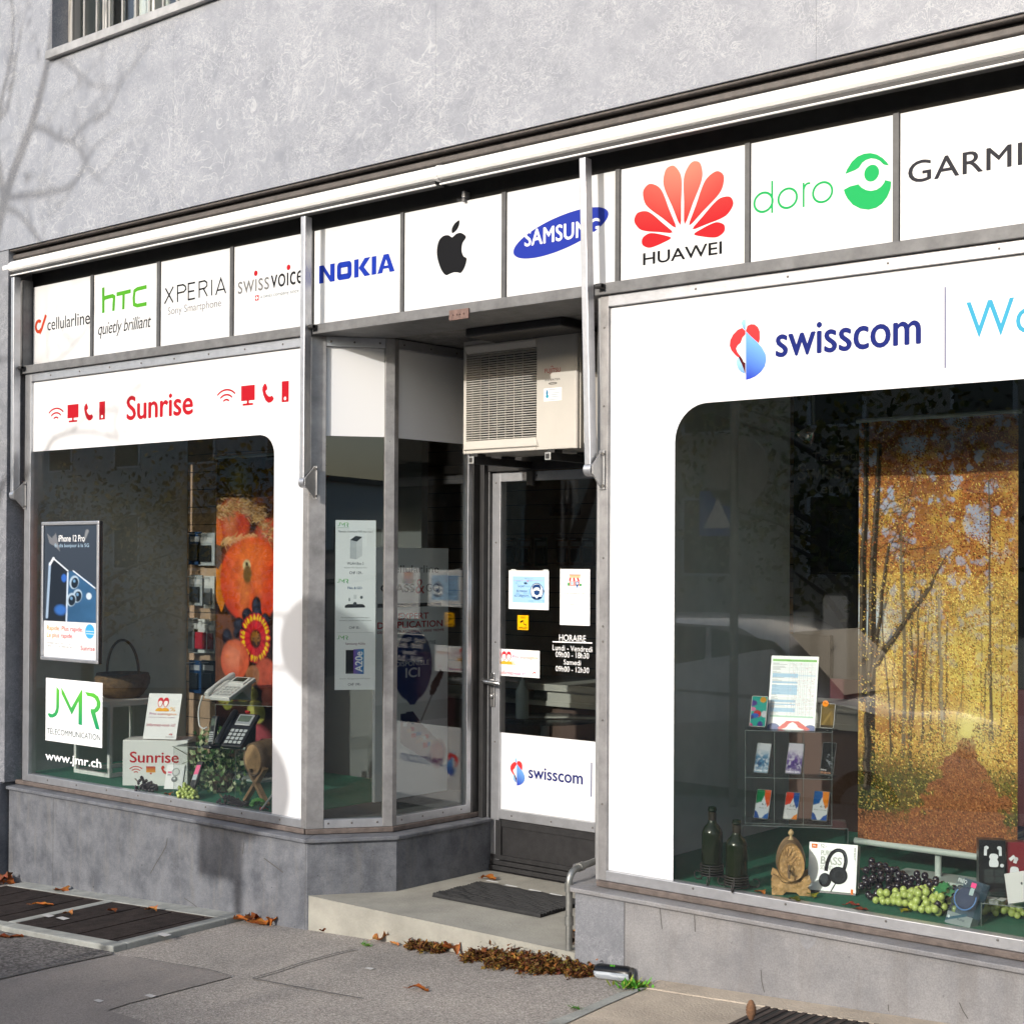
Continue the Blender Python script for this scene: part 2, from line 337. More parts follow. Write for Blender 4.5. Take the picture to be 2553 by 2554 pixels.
# painting of printed pictures ------------------------------------------------
class Canvas:
    def __init__(s,w,h,col): s.w,s.h=w,h; s.a=np.ones((h,w,3))*np.array(col); s.Y,s.X=np.mgrid[0:h,0:w]; s.X=(s.X+.5)/w; s.Y=(s.Y+.5)/h; s.asp=h/w
    def put(s,mask,col,al=1.0): m=(np.clip(mask,0,1)*al)[...,None]; s.a=s.a*(1-m)+np.array(col)*m; return s
    def ell(s,cx,cy,rx,ry,col,rot=0.0,soft=.02,al=1.0):
        dx=(s.X-cx); dy=(s.Y-cy)*s.asp; t=R_(rot); x=dx*math.cos(t)+dy*math.sin(t); y=-dx*math.sin(t)+dy*math.cos(t)
        d=np.sqrt((x/rx)**2+(y/ry)**2); return s.put((1-d)/max(soft,1e-3)*1.0+.5,col,al)
    def rect(s,x0,y0,x1,y1,col,al=1.0): return s.put(((s.X>=x0)&(s.X<x1)&(s.Y>=y0)&(s.Y<y1))*1.0,col,al)
    def line(s,p,q,w,col,w2=None,al=1.0):
        px,py=p[0],p[1]*s.asp; qx,qy=q[0],q[1]*s.asp; dx,dy=qx-px,qy-py; L=dx*dx+dy*dy+1e-12
        t=np.clip(((s.X-px)*dx+(s.Y*s.asp-py)*dy)/L,0,1); d=np.hypot(s.X-px-t*dx,s.Y*s.asp-py-t*dy); ww=w+((w2 if w2 is not None else w)-w)*t
        return s.put((ww-d)*s.w+.5,col,al)
    def polym(s,pts):
        m=np.zeros((s.h,s.w),bool); n=len(pts)
        for i in range(n):
            x0,y0=pts[i]; x1,y1=pts[(i+1)%n]
            if y0==y1: continue
            c=((y0>s.Y)!=(y1>s.Y))&(s.X<(x1-x0)*(s.Y-y0)/(y1-y0)+x0); m^=c
        return m
    def poly(s,pts,col,al=1.0): return s.put(s.polym(pts)*1.0,col,al)
    def noise(s,sc,oct_=4,seed=0):
        g=np.random.default_rng(seed); out=np.zeros((s.h,s.w)); amp=1;tot=0
        for o in range(oct_):
            k=sc*2**o; nw=max(2,int(k)+2); nh=max(2,int(k*s.asp)+2); G=g.random((nh,nw)); x=s.X*(nw-1.001); y=s.Y*(nh-1.001); xi=x.astype(int); yi=y.astype(int); fx=x-xi; fy=y-yi
            fx=fx*fx*(3-2*fx); fy=fy*fy*(3-2*fy)
            out+=amp*((G[yi,xi]*(1-fx)+G[yi,xi+1]*fx)*(1-fy)+(G[yi+1,xi]*(1-fx)+G[yi+1,xi+1]*fx)*fy); tot+=amp; amp*=.55
        return out/tot
    def dabs(s,pts,cols,r):
        for (x,y),c in zip(pts,cols):
            X=int(x*s.w); Y=int(y*s.h); k=max(1,int(r)); 
            if random.random()<.5: s.a[max(0,Y):Y+k,max(0,X):X+k+1]=c
            else: s.a[max(0,Y):Y+k+1,max(0,X):X+k]=c
        return s
WHITE=(.64,.645,.65)
# ------------------------------------------------------------------ materials of the setting
M_MARB=marble('grey_marble',(.262,.276,.312),(.192,.205,.238),(.56,.57,.585),4.2,.46)
M_MARBSHADE=marble('shaded_marble',(.225,.23,.25),(.135,.14,.155),(.42,.42,.44),3.2,.6)  # same marble as the cladding, the tree's shade put into its colour
M_STONE=stone('honed_stone',(.168,.174,.190),(.085,.090,.104),(.175,.168,.158),6.5)
M_STONE2=stone('weathered_stone',(.25,.243,.243),(.165,.163,.17),(.15,.135,.125),2.2)
M_CONC=mat('step_concrete',(.315,.302,.258),.85,var=.2,scale=5,bump=.3,bscale=90)
M_CONC2=mat('frame_concrete',(.29,.295,.27),.9,var=.25,scale=7,bump=.4,bscale=80)
M_SOFF=mat('rough_plaster',(.17,.165,.16),.9,var=.35,scale=22,bump=.8,bscale=60)
M_ALU=mat('anodised_aluminium',(.50,.505,.525),.38,.75,var=.12,scale=14,bump=.05)
M_ALUD=mat('dull_aluminium',(.40,.395,.39),.45,.6,var=.2,scale=12,bump=.05)
M_BEAM=mat('grey_painted_steel',(.135,.135,.137),.55,var=.25,scale=16,bump=.1)
M_DARK=mat('black_painted_metal',(.022,.021,.021),.5,var=.3,scale=12)
M_BROWN=mat('brown_flashing',(.085,.074,.068),.6,var=.3,scale=20,bump=.1)
M_WOODS=mat('weathered_wood',(.12,.095,.083),.8,var=.35,scale=25,bump=.3)
M_SCREW=mat('screw_steel',(.16,.15,.14),.5,.6)
M_WHITE=mat('white_acrylic_panel',WHITE,.3,coat=.25,var=.01,scale=3)
M_FILM=mat('white_vinyl',(.74,.745,.755),.32,coat=.3)
M_AWN=mat('white_painted_aluminium',(.80,.80,.79),.4,var=.03,scale=9)
M_ASPH=asphalt('pavement_asphalt',(.265,.240,.216),(.17,.154,.139),(.43,.40,.365),195)
M_ASPH2=asphalt('smooth_asphalt',(.205,.184,.168),(.16,.143,.132),(.265,.245,.23),230,.3)
M_ASPH3=asphalt('shaded_coarse_asphalt',(.11,.10,.095),(.05,.045,.04),(.22,.205,.195),90,.9)  # coarse asphalt, its colour darkened to carry the shadow lying there
M_ROAD=asphalt('road_asphalt',(.075,.075,.078),(.045,.045,.045),(.13,.13,.13),120,.5)
M_PAD=mat('beige_concrete',(.39,.33,.26),.9,var=.22,scale=4,bump=.5,bscale=110)
M_SEAM=mat('tar_seam',(.085,.08,.075),.8)
M_WALLG=mat('grey_interior_wall',(.55,.56,.53),.8,var=.1,scale=6)
M_WALLD=mat('dark_interior_wall',(.022,.02,.02),.7)
M_MAROON=mat('maroon_panel',(.075,.014,.018),.6)
M_SLAT=mat('brown_slat_wall',(.36,.245,.16),.6,var=.25,scale=6)
M_FLOORI=mat('grey_shop_floor',(.10,.095,.09),.4,var=.2,scale=5)
M_CARPET=mat('green_felt',(.012,.15,.085),.95,var=.25,scale=60,bump=.5,bscale=300)
# ------------------------------------------------------------------ ground
def gpt(u,v,dz=0.0): return onG(u,v,dz)
def gsheet(name,mat_,pts,dz):
    mb=MB(); mb.add([(x,y,gz(x,y)+dz) for x,y in pts],[tuple(range(len(pts)))]); o=mb.build(name,mat_); tag(o,kind='structure')
    me=o.data
    if me.polygons[0].normal.z<0: me.flip_normals()
    return o
gsheet('pavement',M_ASPH,[(-60,-5.0),(60,-5.0),(60,8),(-60,8)],0.0)
kb=MB(); n=60
for i in range(n):
    x0=-60+i*2.0; x1=x0+1.99
    kb.hexa([(x0,-5.16,gz(x0)-.4),(x1,-5.16,gz(x1)-.4),(x1,-5.003,gz(x1)-.4),(x0,-5.003,gz(x0)-.4),(x0,-5.16,gz(x0)-.058),(x1,-5.16,gz(x1)-.058),(x1,-5.003,gz(x1)-.057),(x0,-5.003,gz(x0)-.057)])
tag(kb.build('kerb',M_CONC2,bevel=.01),kind='structure')
rd=MB(); S=400
rd.add([(-S,-S,gz(-S,0)-.20),(S,-S,gz(S,0)-.20),(S,S,gz(S,0)-.20),(-S,S,gz(-S,0)-.20)],[(0,1,2,3)]); tag(rd.build('road',M_ROAD),kind='structure')
fp=MB(); fp.hexa([(-60,-18.5,gz(-60)-.4),(60,-18.5,gz(60)-.4),(60,-15,gz(60)-.4),(-60,-15,gz(-60)-.4),(-60,-18.5,gz(-60)-.07),(60,-18.5,gz(60)-.07),(60,-15,gz(60)-.07),(-60,-15,gz(-60)-.07)])
tag(fp.build('far_pavement',M_ASPH2),kind='structure')
def gp(k,x,y): p=gpt(*zp(k,x,y)); return float(p[0]),float(p[1])
gsheet('pavement_patch',M_ASPH2,[gp('G0',-420,840),gp('G0',0,742),gp('G0',600,610),gp('G0',700,622),gp('G0',870,652),gp('G0',1110,690),gp('G0',1240,728),gp('G0',1000,790),gp('G0',840,832),gp('G0',690,870),gp('G0',575,908),gp('G0',690,940),gp('G0',860,1010),gp('G0',700,1200),gp('G0',-500,1200)],.004)
gsheet('shaded_coarse_patch',M_ASPH3,[gp('G0',-420,838),gp('G0',0,740),gp('G0',300,668),gp('G0',600,606),gp('G0',600,585),gp('G0',0,480),(-9.2,-.9),(-9.6,-1.8)],.005)  # outline of the shadowed area, painted as a darker coarse sheet
gsheet('concrete_pad',M_PAD,[gp('G1',1440,1224),gp('G1',1640,1140),gp('G1',1870,1040),gp('G1',1900,1012),(-3.2,0.02),(-.3,.02),(-.3,-1.6),(-2.5,-1.6)],.005)
gsheet('pad_edge',M_CONC2,[gp('G1',1330,1235),gp('G1',1480,1178),gp('G1',1700,1082),gp('G1',1790,1062),gp('G1',1885,1035),gp('G1',1870,1044),gp('G1',1640,1143),gp('G1',1430,1240)],.009)
sm=MB()
def seam(pts,w,dz=.008):
    P=[np.array(gp(*p)) for p in pts]
    for p,q in zip(P[:-1],P[1:]):
        d=(q-p)/np.linalg.norm(q-p); m=np.array([-d[1],d[0]])*w/2
        V=[p-m,q-m,q+m,p+m]; sm.add([(x,y,gz(x,y)+dz) for x,y in V],[(0,1,2,3)] if np.cross(V[1]-V[0],V[2]-V[1])>0 else [(3,2,1,0)])
seam([('G0',1355,738),('G0',1480,702),('G0',1590,664),('G0',1640,648),('G0',1780,610),('G0',1900,582)],.010)
seam([('G0',600,608),('G0',300,672),('G0',0,742),('G0',-400,836)],.02)
seam([('G0',1350,738),('G0',1560,778),('G0',1931,845)],.008,.006)
seam([('G0',700,622),('G0',870,652),('G0',1110,692),('G0',1240,728)],.005)
tag(sm.build('pavement_seams',M_SEAM),kind='structure')
# ------------------------------------------------------------------ the building
BLD=thing('shop_building','grey marble clad building with glazed shopfront and recessed corner entrance','building',(-4.4,0.4,-1.6))
WY=-.08; ZT=1.765
XL=-7.57
def fx(u,v,y=0.0): return float(onY(u,v,y)[0])
joints=[fx(327,200,WY),fx(822,100,WY),fx(1539,40,WY)]
XS=[-12.0,-9.4]+joints+[-.2,1.4,3.2,5.0]
cl=MB(); G=.0004
WX0,WX1,WZ0,WZ1=fx(98,80,WY),-5.35,2.79,4.35
for i in range(len(XS)-1):
    a,b=XS[i]+G,XS[i+1]-G
    if b<XL or a>XL: pass
    for z0,z1,segs in (((ZT,6.5,[(a,b)]),) if (b<WX0 or a>WX1) else ((ZT,WZ0,[(a,b)]),(WZ0,WZ1,[(a,min(b,WX0)),(max(a,WX1),b)]),(WZ1,6.5,[(a,b)]))):
        for p,q in segs:
            if q-p>.02: cl.box(p,q,WY,.10,z0,z1)
cl.build('wall_cladding',M_MARB,BLD)
bk=MB(); bk.box(-12,5,.12,.3,ZT,WZ0); bk.box(-12,WX0-.02,.12,.3,WZ0,WZ1); bk.box(WX1+.02,5,.12,.3,WZ0,WZ1); bk.box(-12,5,.12,.3,WZ1,6.5)
bk.box(-12,5,7,7.2,-2.4,6.5); bk.box(-12,-11.8,.3,7,-2.4,6.5); bk.box(4.8,5,.3,7,-2.4,6.5); bk.box(-12,5,WY,7.2,6.51,6.75)
bk.build('masonry',M_WALLG,BLD)
pr=MB(); 
for a,b in ((-12,-9.9),(-9.895,XL)):
    pr.box(a,b,WY,.35,-1.262,ZT-.004)
pr.build('pier',M_MARBSHADE,BLD,bevel=.002,seg=1)
pb=MB(); pb.box(-12,XL-.02,WY-.015,.35,-2.6,-1.266); pb.build('pier_base',M_STONE,BLD,bevel=.003)
# upper window behind bars
wn=MB(); wd=MB(); FRY=.02
for b in (WX0,WX1-.04): wn.box(b,b+.04,FRY,FRY+.06,WZ0,WZ1)
wn.box(WX0+.04,WX1-.04,FRY,FRY+.06,WZ0+.02,WZ0+.06); wn.box(WX0+.04,WX1-.04,FRY,FRY+.06,WZ1-.05,WZ1)
k=0; x=WX0+.32
while x<WX1-.1:
    wn.box(x,x+.035,FRY+.002,FRY+.05,WZ0+.06,WZ1-.05); x+=.42; k+=1
UW=wn.build('upper_window',mat('pale_window_frame',(.55,.54,.52),.5),BLD,bevel=.003)
g=MB(); g.box(WX0+.04,WX1-.04,FRY+.05,FRY+.056,WZ0+.06,WZ1-.05); g.build('pane',GLASS,UW)
sb=MB(); sb.box(WX0-.02,WX1+.02,WY-.03,.02,WZ0-.035,WZ0+.012); sb.build('sill',M_ALUD,UW,bevel=.003)
rl=MB(); x=WX0+.10
while x<WX1-.03: rl.box(x,x+.014,-.028,-.014,WZ0+.012,WZ0+1.0); x+=.115
rl.box(WX0,WX1,-.03,-.012,WZ0+1.0,WZ0+1.04); rl.build('guard_rail',mat('rail_metal',(.36,.35,.33),.45,.5),UW)
cu=MB()
for i in range(44):
    x0=WX0+.45+i*.034; y=.13+.012*math.sin(i*1.9); 
    if 8<i<12: continue
    cu.box(x0,x0+.034,y,y+.003,WZ0+.05,WZ1-.05,col=lin((.83,.84,.83)) if i<10 or i>15 else lin((.62,.72,.64)))
cu.build('curtain',INK,UW)
dk=MB(); dk.box(WX0-.3,WX1+.3,1.4,1.42,WZ0-.3,WZ1); dk.box(WX0-.3,WX1+.3,.3,1.4,WZ1,WZ1+.05); dk.box(WX0-.3,WX1+.3,.3,1.4,WZ0-.32,WZ0-.27); dk.build('room_behind',M_WALLG,BLD)
# header, sign rail, beam over the entrance
hd=MB(); hd.box(XL,5,.075,.3,1.50,ZT-.003); hd.box(XL,5,-.02,.075,1.722,ZT-.0035); hd.build('awning_recess',M_DARK,BLD)  # header coloured black to stand for the shade under the awning
fl=MB(); fl.box(XL+.002,5,-.070,.03,1.752,ZT-.002); fl.box(XL+.002,5,-.030,.03,1.730,1.752); fl.box(XL+.002,5,-.052,.03,1.711,1.735); fl.build('flashing',M_BROWN,BLD,bevel=.004)
bm=MB(); bm.box(XL,5,-.018,.3,1.058,1.104); bm.box(XL,5,.062,.3,1.104,1.5,mi=1); bm.build('beam',[M_BEAM,M_DARK],BLD,bevel=.003)
pb2=MB(); p=front(-.018); a,b=p.z('N',852,932); pb2.pbox(p,a-.055,a+.055,b-.022,b+.022,0,.010)
for s_ in (-.03,-.008,.008,.03): pb2.ball((a+s_,-.03,b),.004,6,4)
pb2.build('rusty_plate',mat('rusty_plate',(.16,.10,.085),.8,var=.3,scale=40),BLD,bevel=.002)
# plan points of the recessed entrance
A0=np.array((-5.15,0.0)); _d=np.array((.261,.334)); _d/=np.linalg.norm(_d); B0=A0+_d*.402; D0=np.array((-4.877,.96))
PC=Pl((*A0,0),(*_d,0),(0,0,1)); _r=D0-B0; PR=Pl((*B0,0),(*_r,0),(0,0,1)); LR=float(np.linalg.norm(_r))
PF=front(0.0); PD=front(.955)
def plan(z=0): return Pl((0,0,z),(1,0,0),(0,1,0))
XR=-3.47; RC=np.array((XR,0.)); RB=np.array((-3.73,.334)); RD=np.array((-3.76,.96))
sf=MB(); sf.prism(plan(),[(-5.3,.0),(-3.3,.0),(-3.3,1.1),(-5.3,1.1)],1.064,1.10); sf.build('soffit',M_SOFF,BLD)
lt=MB(); lt.box(-4.45,-3.9,.30,.52,1.02,1.063); lt.build('soffit_lamp',M_DARK,BLD,bevel=.01)
# plinth, sills
def off(p,d): return (p[0]+d[0],p[1]+d[1])
PY=-.048
footL=[(XL,PY),(-5.095,PY),(-4.845,.286),(-4.832,.93),(-4.85,1.15),(XL,1.15)]
pm=MB(); pm.prism(plan(),footL,-2.6,-1.3005); 
for u in (100,):
    x=fx(u,1600,PY); pm.box(x-.002,x+.002,PY-.0012,PY+.01,-2.2,-1.301,mi=1)
pm.box(-5.107,-5.103,PY-.0012,PY+.01,-2.2,-1.301,mi=1)
pm.build('plinth',[M_STONE,M_SEAM],BLD,bevel=.003,seg=1)
def sill(out,inn,name,mt):
    m=MB()
    for i in range(len(out)-1):
        (a,b),(c,d)=(out[i],out[i+1]),(inn[i],inn[i+1])
        m.hexa([(*a,-1.2995),(*b,-1.2995),(*d,-1.2995),(*c,-1.2995),(*a,-1.281),(*b,-1.281),(*d,-1.2755),(*c,-1.2755)])
    m.build(name,mt,BLD,bevel=.004)
sill([(XL,PY-.022),(-5.085,PY-.022),(-4.825,.277),(-4.812,.935)],[(XL,.05),(-5.14,.05),(-4.925,.335),(-4.91,.955)],'stone_sill',M_STONE)
footR=[(-3.541,PY),(4.9,PY),(4.9,1.3),(-3.78,1.3),(-3.78,.96),(-3.80,.30)]
pm=MB(); pm.prism(plan(),footR,-2.4,-1.3005)
for u,v in ((1178,1790),): 
    x=fx(u,v,PY); pm.box(x-.002,x+.002,PY-.0012,PY+.01,-2.2,-1.301,mi=1)
pm.build('plinth',[M_STONE2,M_SEAM],BLD,bevel=.003,seg=1)
ss=MB(); x=fx(1178,1790,PY); ss.box(-3.544,x-.002,PY-.003,PY+.05,-1.75,-1.301); ss.build('plinth_slab',marble('speckled_stone',(.195,.20,.216),(.135,.14,.156),(.38,.38,.39),7.0,.55),BLD,bevel=.002)
sill([(-3.82,.955),(-3.82,.30),(-3.555,PY-.022),(4.9,PY-.022)],[(-3.72,.955),(-3.72,.36),(-3.44,.05),(4.9,.05)],'stone_sill',M_STONE2)
# bevelled wooden strips under the window frames
ws=MB(); ws.box(XL,-5.16,-.010,.06,-1.2745,-1.2505); ws.pbox(PC,-.005,.405,-1.2745,-1.2505,-.03,.010); ws.pbox(PR,-.008,LR-.02,-1.2745,-1.2505,-.03,.009); ws.box(-3.472,4.9,-.010,.06,-1.2745,-1.2505)
ws.build('wooden_strip',M_WOODS,BLD,bevel=.004)
# entrance step
ZS=-1.543
st=MB(); st.prism(plan(),[(-5.094,-.045),(-3.543,-.045),(-3.80,.305),(-3.785,.93),(-3.785,1.9),(-4.84,1.9),(-4.833,.93),(-4.844,.29)],-2.3,ZS)
st.build('entrance_step',M_CONC,BLD,bevel=.012,seg=3)
# ------------------------------------------------------------------ windows of the shopfront
def screws(mb,pl,pts,r=.0055):
    for a,b in pts:
        q=pl.P(a,b,.0); mb.lathe(q+pl.n*.0,[(r,0),(r,.0018),(r*.6,.003),(0,.003)],8,pl.n,mi=1)
FR=[M_ALU,M_SCREW,mat('weathered_aluminium',(.30,.292,.29),.48,.55,var=.3,scale=10,bump=.05)]
def spread(a0,a1,n): return [a0+(a1-a0)*(i+.5)/n for i in range(n)]
# left display window
f=MB(); f.box(-7.515,-7.456,0,.05,-1.2495,1.0575); f.box(-7.456,-5.188,0,.045,1.012,1.0575); f.box(-7.456,-5.188,0,.045,-1.2495,-1.2095)
screws(f,PF,[(a,1.034) for a in spread(-7.4,-5.2,8)]+[(a,-1.227) for a in spread(-7.4,-5.2,8)])
LW=f.build('display_window',FR,BLD,bevel=.002); tag(LW,'left display window framed in aluminium')
g=MB(); g.box(-7.456,-5.188,.020,.026,-1.2095,1.012); g.build('pane',GLASS,LW)
# chamfer window
f=MB(); f.box(-5.188,-5.150,-.003,.05,-1.2495,1.0575,mi=2); f.pbox(PC,0,.078,-1.2495,1.0575,-.04,.003,mi=2); f.pbox(PC,.356,.402,-1.2495,1.0575,-.04,.003,mi=2); f.pbox(PR,-.003,.026,-1.2495,1.0575,-.04,.0,mi=2)
f.pbox(PC,.078,.356,1.012,1.0575,-.035,0); f.pbox(PC,.078,.356,-1.2495,-1.2095,-.035,0)
screws(f,PC,[(.1,1.034),(.21,1.034),(.33,1.034),(.1,-1.227),(.21,-1.227),(.33,-1.227)]); screws(f,PC,[(.379,z+.02) for z in (.95,.55,.05,-.45,-.95)],.004); screws(f,PF,[(-5.169,z) for z in (.9,.3,-.3,-.9)],.004)
CW=f.build('side_window',FR,BLD,bevel=.002)
g=MB(); g.pbox(PC,.078,.356,-1.2095,1.012,-.026,-.020); g.build('pane',GLASS,CW)
# return window
f=MB(); f.pbox(PR,.028,LR-.105,1.012,1.0575,-.035,0); f.pbox(PR,.028,LR-.105,-1.2495,-1.2075,-.035,0); f.pbox(PR,LR-.135,LR-.105,-1.2075,1.012,-.035,0)
screws(f,PR,[(a,-1.226) for a in (.06,.2,.34,.47)]+[(a,1.034) for a in (.06,.24,.42)],.005)
RW=f.build('side_window',FR,BLD,bevel=.002)
g=MB(); g.pbox(PR,.028,LR-.135,-1.2075,1.012,-.026,-.020); g.build('pane',GLASS,RW)
dj=MB(); dj.pbox(PR,LR-.103,LR+.02,-1.551,1.062,-.06,.005); dj.box(-4.872,-4.845,.90,1.0,-1.551,1.062); dj.box(-4.845,-3.70,.955,1.02,.470,1.062); dj.box(-4.862,-4.838,.935,.955,-1.551,.49,mi=1)
dj.box(-4.845,-3.70,.93,.955,.455,.50); dj.build('door_frame',[M_DARK,M_BEAM],BLD,bevel=.003)
# right display window
f=MB(); f.box(XR,-3.432,0,.05,-1.2495,1.0575,mi=2); f.box(-3.432,3.0,0,.045,1.012,1.0575); f.box(-3.432,3.0,0,.045,-1.2495,-1.2095); f.box(3.0,3.06,0,.05,-1.2495,1.0575)
scx=[fx(*zp('R5',x,y)) for x,y in ((160,1560),(655,1642),(1192,1738),(1790,1842))]
screws(f,PF,[(a,-1.222) for a in scx]+[(fx(*zp('R1',x,y)),1.036) for x,y in ((175,1343),(667,1278),(1203,1210),(1798,1130))]+[(-3.451,z) for z in (.93,.62,.3,.02,-.25,-.31,-.62,-.95)],.005)
RDW=f.build('display_window',FR,BLD,bevel=.002); tag(RDW,'right display window framed in aluminium')
g=MB(); g.box(-3.432,3.0,.020,.026,-1.2095,1.012); g.build('pane',GLASS,RDW)
PRR=Pl((*RC,0),(*(RB-RC),0),(0,0,1)); lc=float(np.linalg.norm(RB-RC))
f=MB(); f.box(-3.484,-3.4705,.004,.03,-1.2495,1.0575); 
for a,b in ((RC,RB),(RB,RD)):
    d=(b-a)/np.linalg.norm(b-a); m=np.array([d[1],-d[0]])*.03
    q=[a,b,b+m,a+m]; f.add([(x,y,z) for z in (-1.29,1.06) for x,y in q],[(0,3,2,1),(4,5,6,7),(0,1,5,4),(1,2,6,5),(2,3,7,6),(3,0,4,7)])
f.build('side_panel',[M_ALUD],BLD)
# door -----------------------------------------------------------------------
DX0,DX1=-4.836,-3.905; ZB=-1.536
f=MB(); f.box(DX0,-4.782,.955,1.0,ZB,.452); f.box(-3.965,DX1,.955,1.0,ZB,.452); f.box(-4.782,-3.965,.955,1.0,.405,.452); f.box(-4.782,-3.965,.955,1.0,-1.282,-1.235)
screws(f,PD,[(-4.81,z) for z in (.40,.1,-.4,-.9)]+[(a,.43) for a in (-4.55,-4.25)]+[(a,-1.26) for a in (-4.7,-4.45,-4.2)],.005)
DOOR=f.build('door',FR,BLD,bevel=.002)
g=MB(); g.box(-4.782,-3.965,.972,.978,-1.235,.405); g.build('pane',GLASS,DOOR)
kp=MB(); kp.box(-4.836,-3.905,.962,.995,-1.536,-1.284); kp.box(-4.775,-3.97,.955,.962,-1.32,-1.29); kp.box(-4.80,-4.765,.950,.962,-1.48,-1.29)
for i in range(4): kp.box(-4.83,-3.91,.948-.006*i,.962,-1.536+.026*(2-i) if i<3 else -1.542,-1.536+.026*(3-i)-.004)
kp.build('kick_panel',mat('dark_anodised',(.035,.034,.035),.45,.4,var=.25,scale=18),DOOR,bevel=.002)
h=MB(); a,b=PD.z('D4',228,1440); a2,_=PD.z('D4',355,1490); y=.955
h.box(a-.014,a+.014,y-.010,y,b-.035,b+.03); h.cyl((a,y,b-.012),(a,y-.05,b-.012),.011,12); h.tube([(a-.03,y-.05,b-.006),(a,y-.055,b-.012),(a+.06,y-.055,b-.016),(a2+.012,y-.05,b-.018)],[.011,.013,.012,.009],10)
h.build('handle',mat('polished_steel',(.62,.62,.62),.22,.95),DOOR,bevel=.003)
h=MB(); _,b3=PD.z('D4',240,1640); h.box(a-.016,a+.016,y-.008,y,b3-.055,b3+.055); h.lathe((a,y-.008,b3),[(.012,0),(.012,.012),(.004,.013),(0,.013)],14,(0,-1,0)); h.build('lock',mat('steel_escutcheon',(.42,.41,.40),.35,.9),DOOR,bevel=.004)
# ------------------------------------------------------------------ interior shell
for q in ((-7.60,-7.56,.05,4.2),(-3.45,-3.41,.03,1.42),(4.6,4.65,.05,4.2)): iw=MB(); iw.box(*q,-1.6,1.06); iw.build('partition',M_WALLG,BLD)
iw=MB(); iw.box(-7.56,-5.55,1.2,1.25,-1.6,1.06); iw.build('display_back',mat('dark_grey_panel',(.10,.108,.105),.7),BLD)
iw=MB(); 
z=-1.6
while z<1.05: iw.box(-7.56,-4.0,3.20,3.25,z,z+.095); z+=.10
iw.box(-7.56,-4.0,3.21,3.26,-1.6,1.06,mi=1); iw.build('slat_wall',[M_SLAT,M_DARK],BLD); iw=MB()
z=-1.2
while z<1.0: iw.box(-7.555,-6.3,1.185,1.199,z,z+.105); z+=.11
iw.box(-7.56,-6.3,1.19,1.1995,-1.2,1.0,mi=1)
iw.build('slat_wall',[M_SLAT,M_DARK],BLD)
iw=MB(); iw.box(-4.0,4.6,2.6,2.65,-1.6,1.06); iw.box(-4.0,4.6,2.56,2.60,-1.6,-.62,mi=1); iw.box(-4.04,-4.0,2.6,3.2,-1.6,1.06); iw.build('back_wall',[M_WALLD,M_MAROON],BLD)
ic=MB(); ic.box(-7.6,4.65,.06,4.2,1.066,1.1); ic.build('ceiling',mat('interior_ceiling',(.16,.155,.15),.8),BLD)
if_=MB(); if_.box(-7.6,4.65,.4,4.2,-1.62,-1.556); if_.build('shop_floor',M_FLOORI,BLD)
ZC=-1.2145
dkL=MB(); dkL.prism(plan(),[(-7.558,.03),(-5.345,.03),(-5.345,1.18),(-7.558,1.18)],-1.272,ZC); dkL.build('display_floor',M_CARPET,BLD); dkL=MB(); dkL.prism(plan(),[(-5.344,.03),(-5.16,.03),(-4.925,.33),(-4.91,.80),(-4.91,1.18),(-5.344,1.18)],-1.272,ZC-.004); dkL.build('display_floor',mat('dark_grey_felt',(.075,.08,.08),.9,var=.2,scale=30),BLD)
dkR=MB(); dkR.box(-3.408,3.0,.03,1.45,-1.272,ZC); dkR.build('display_floor',M_CARPET,BLD)
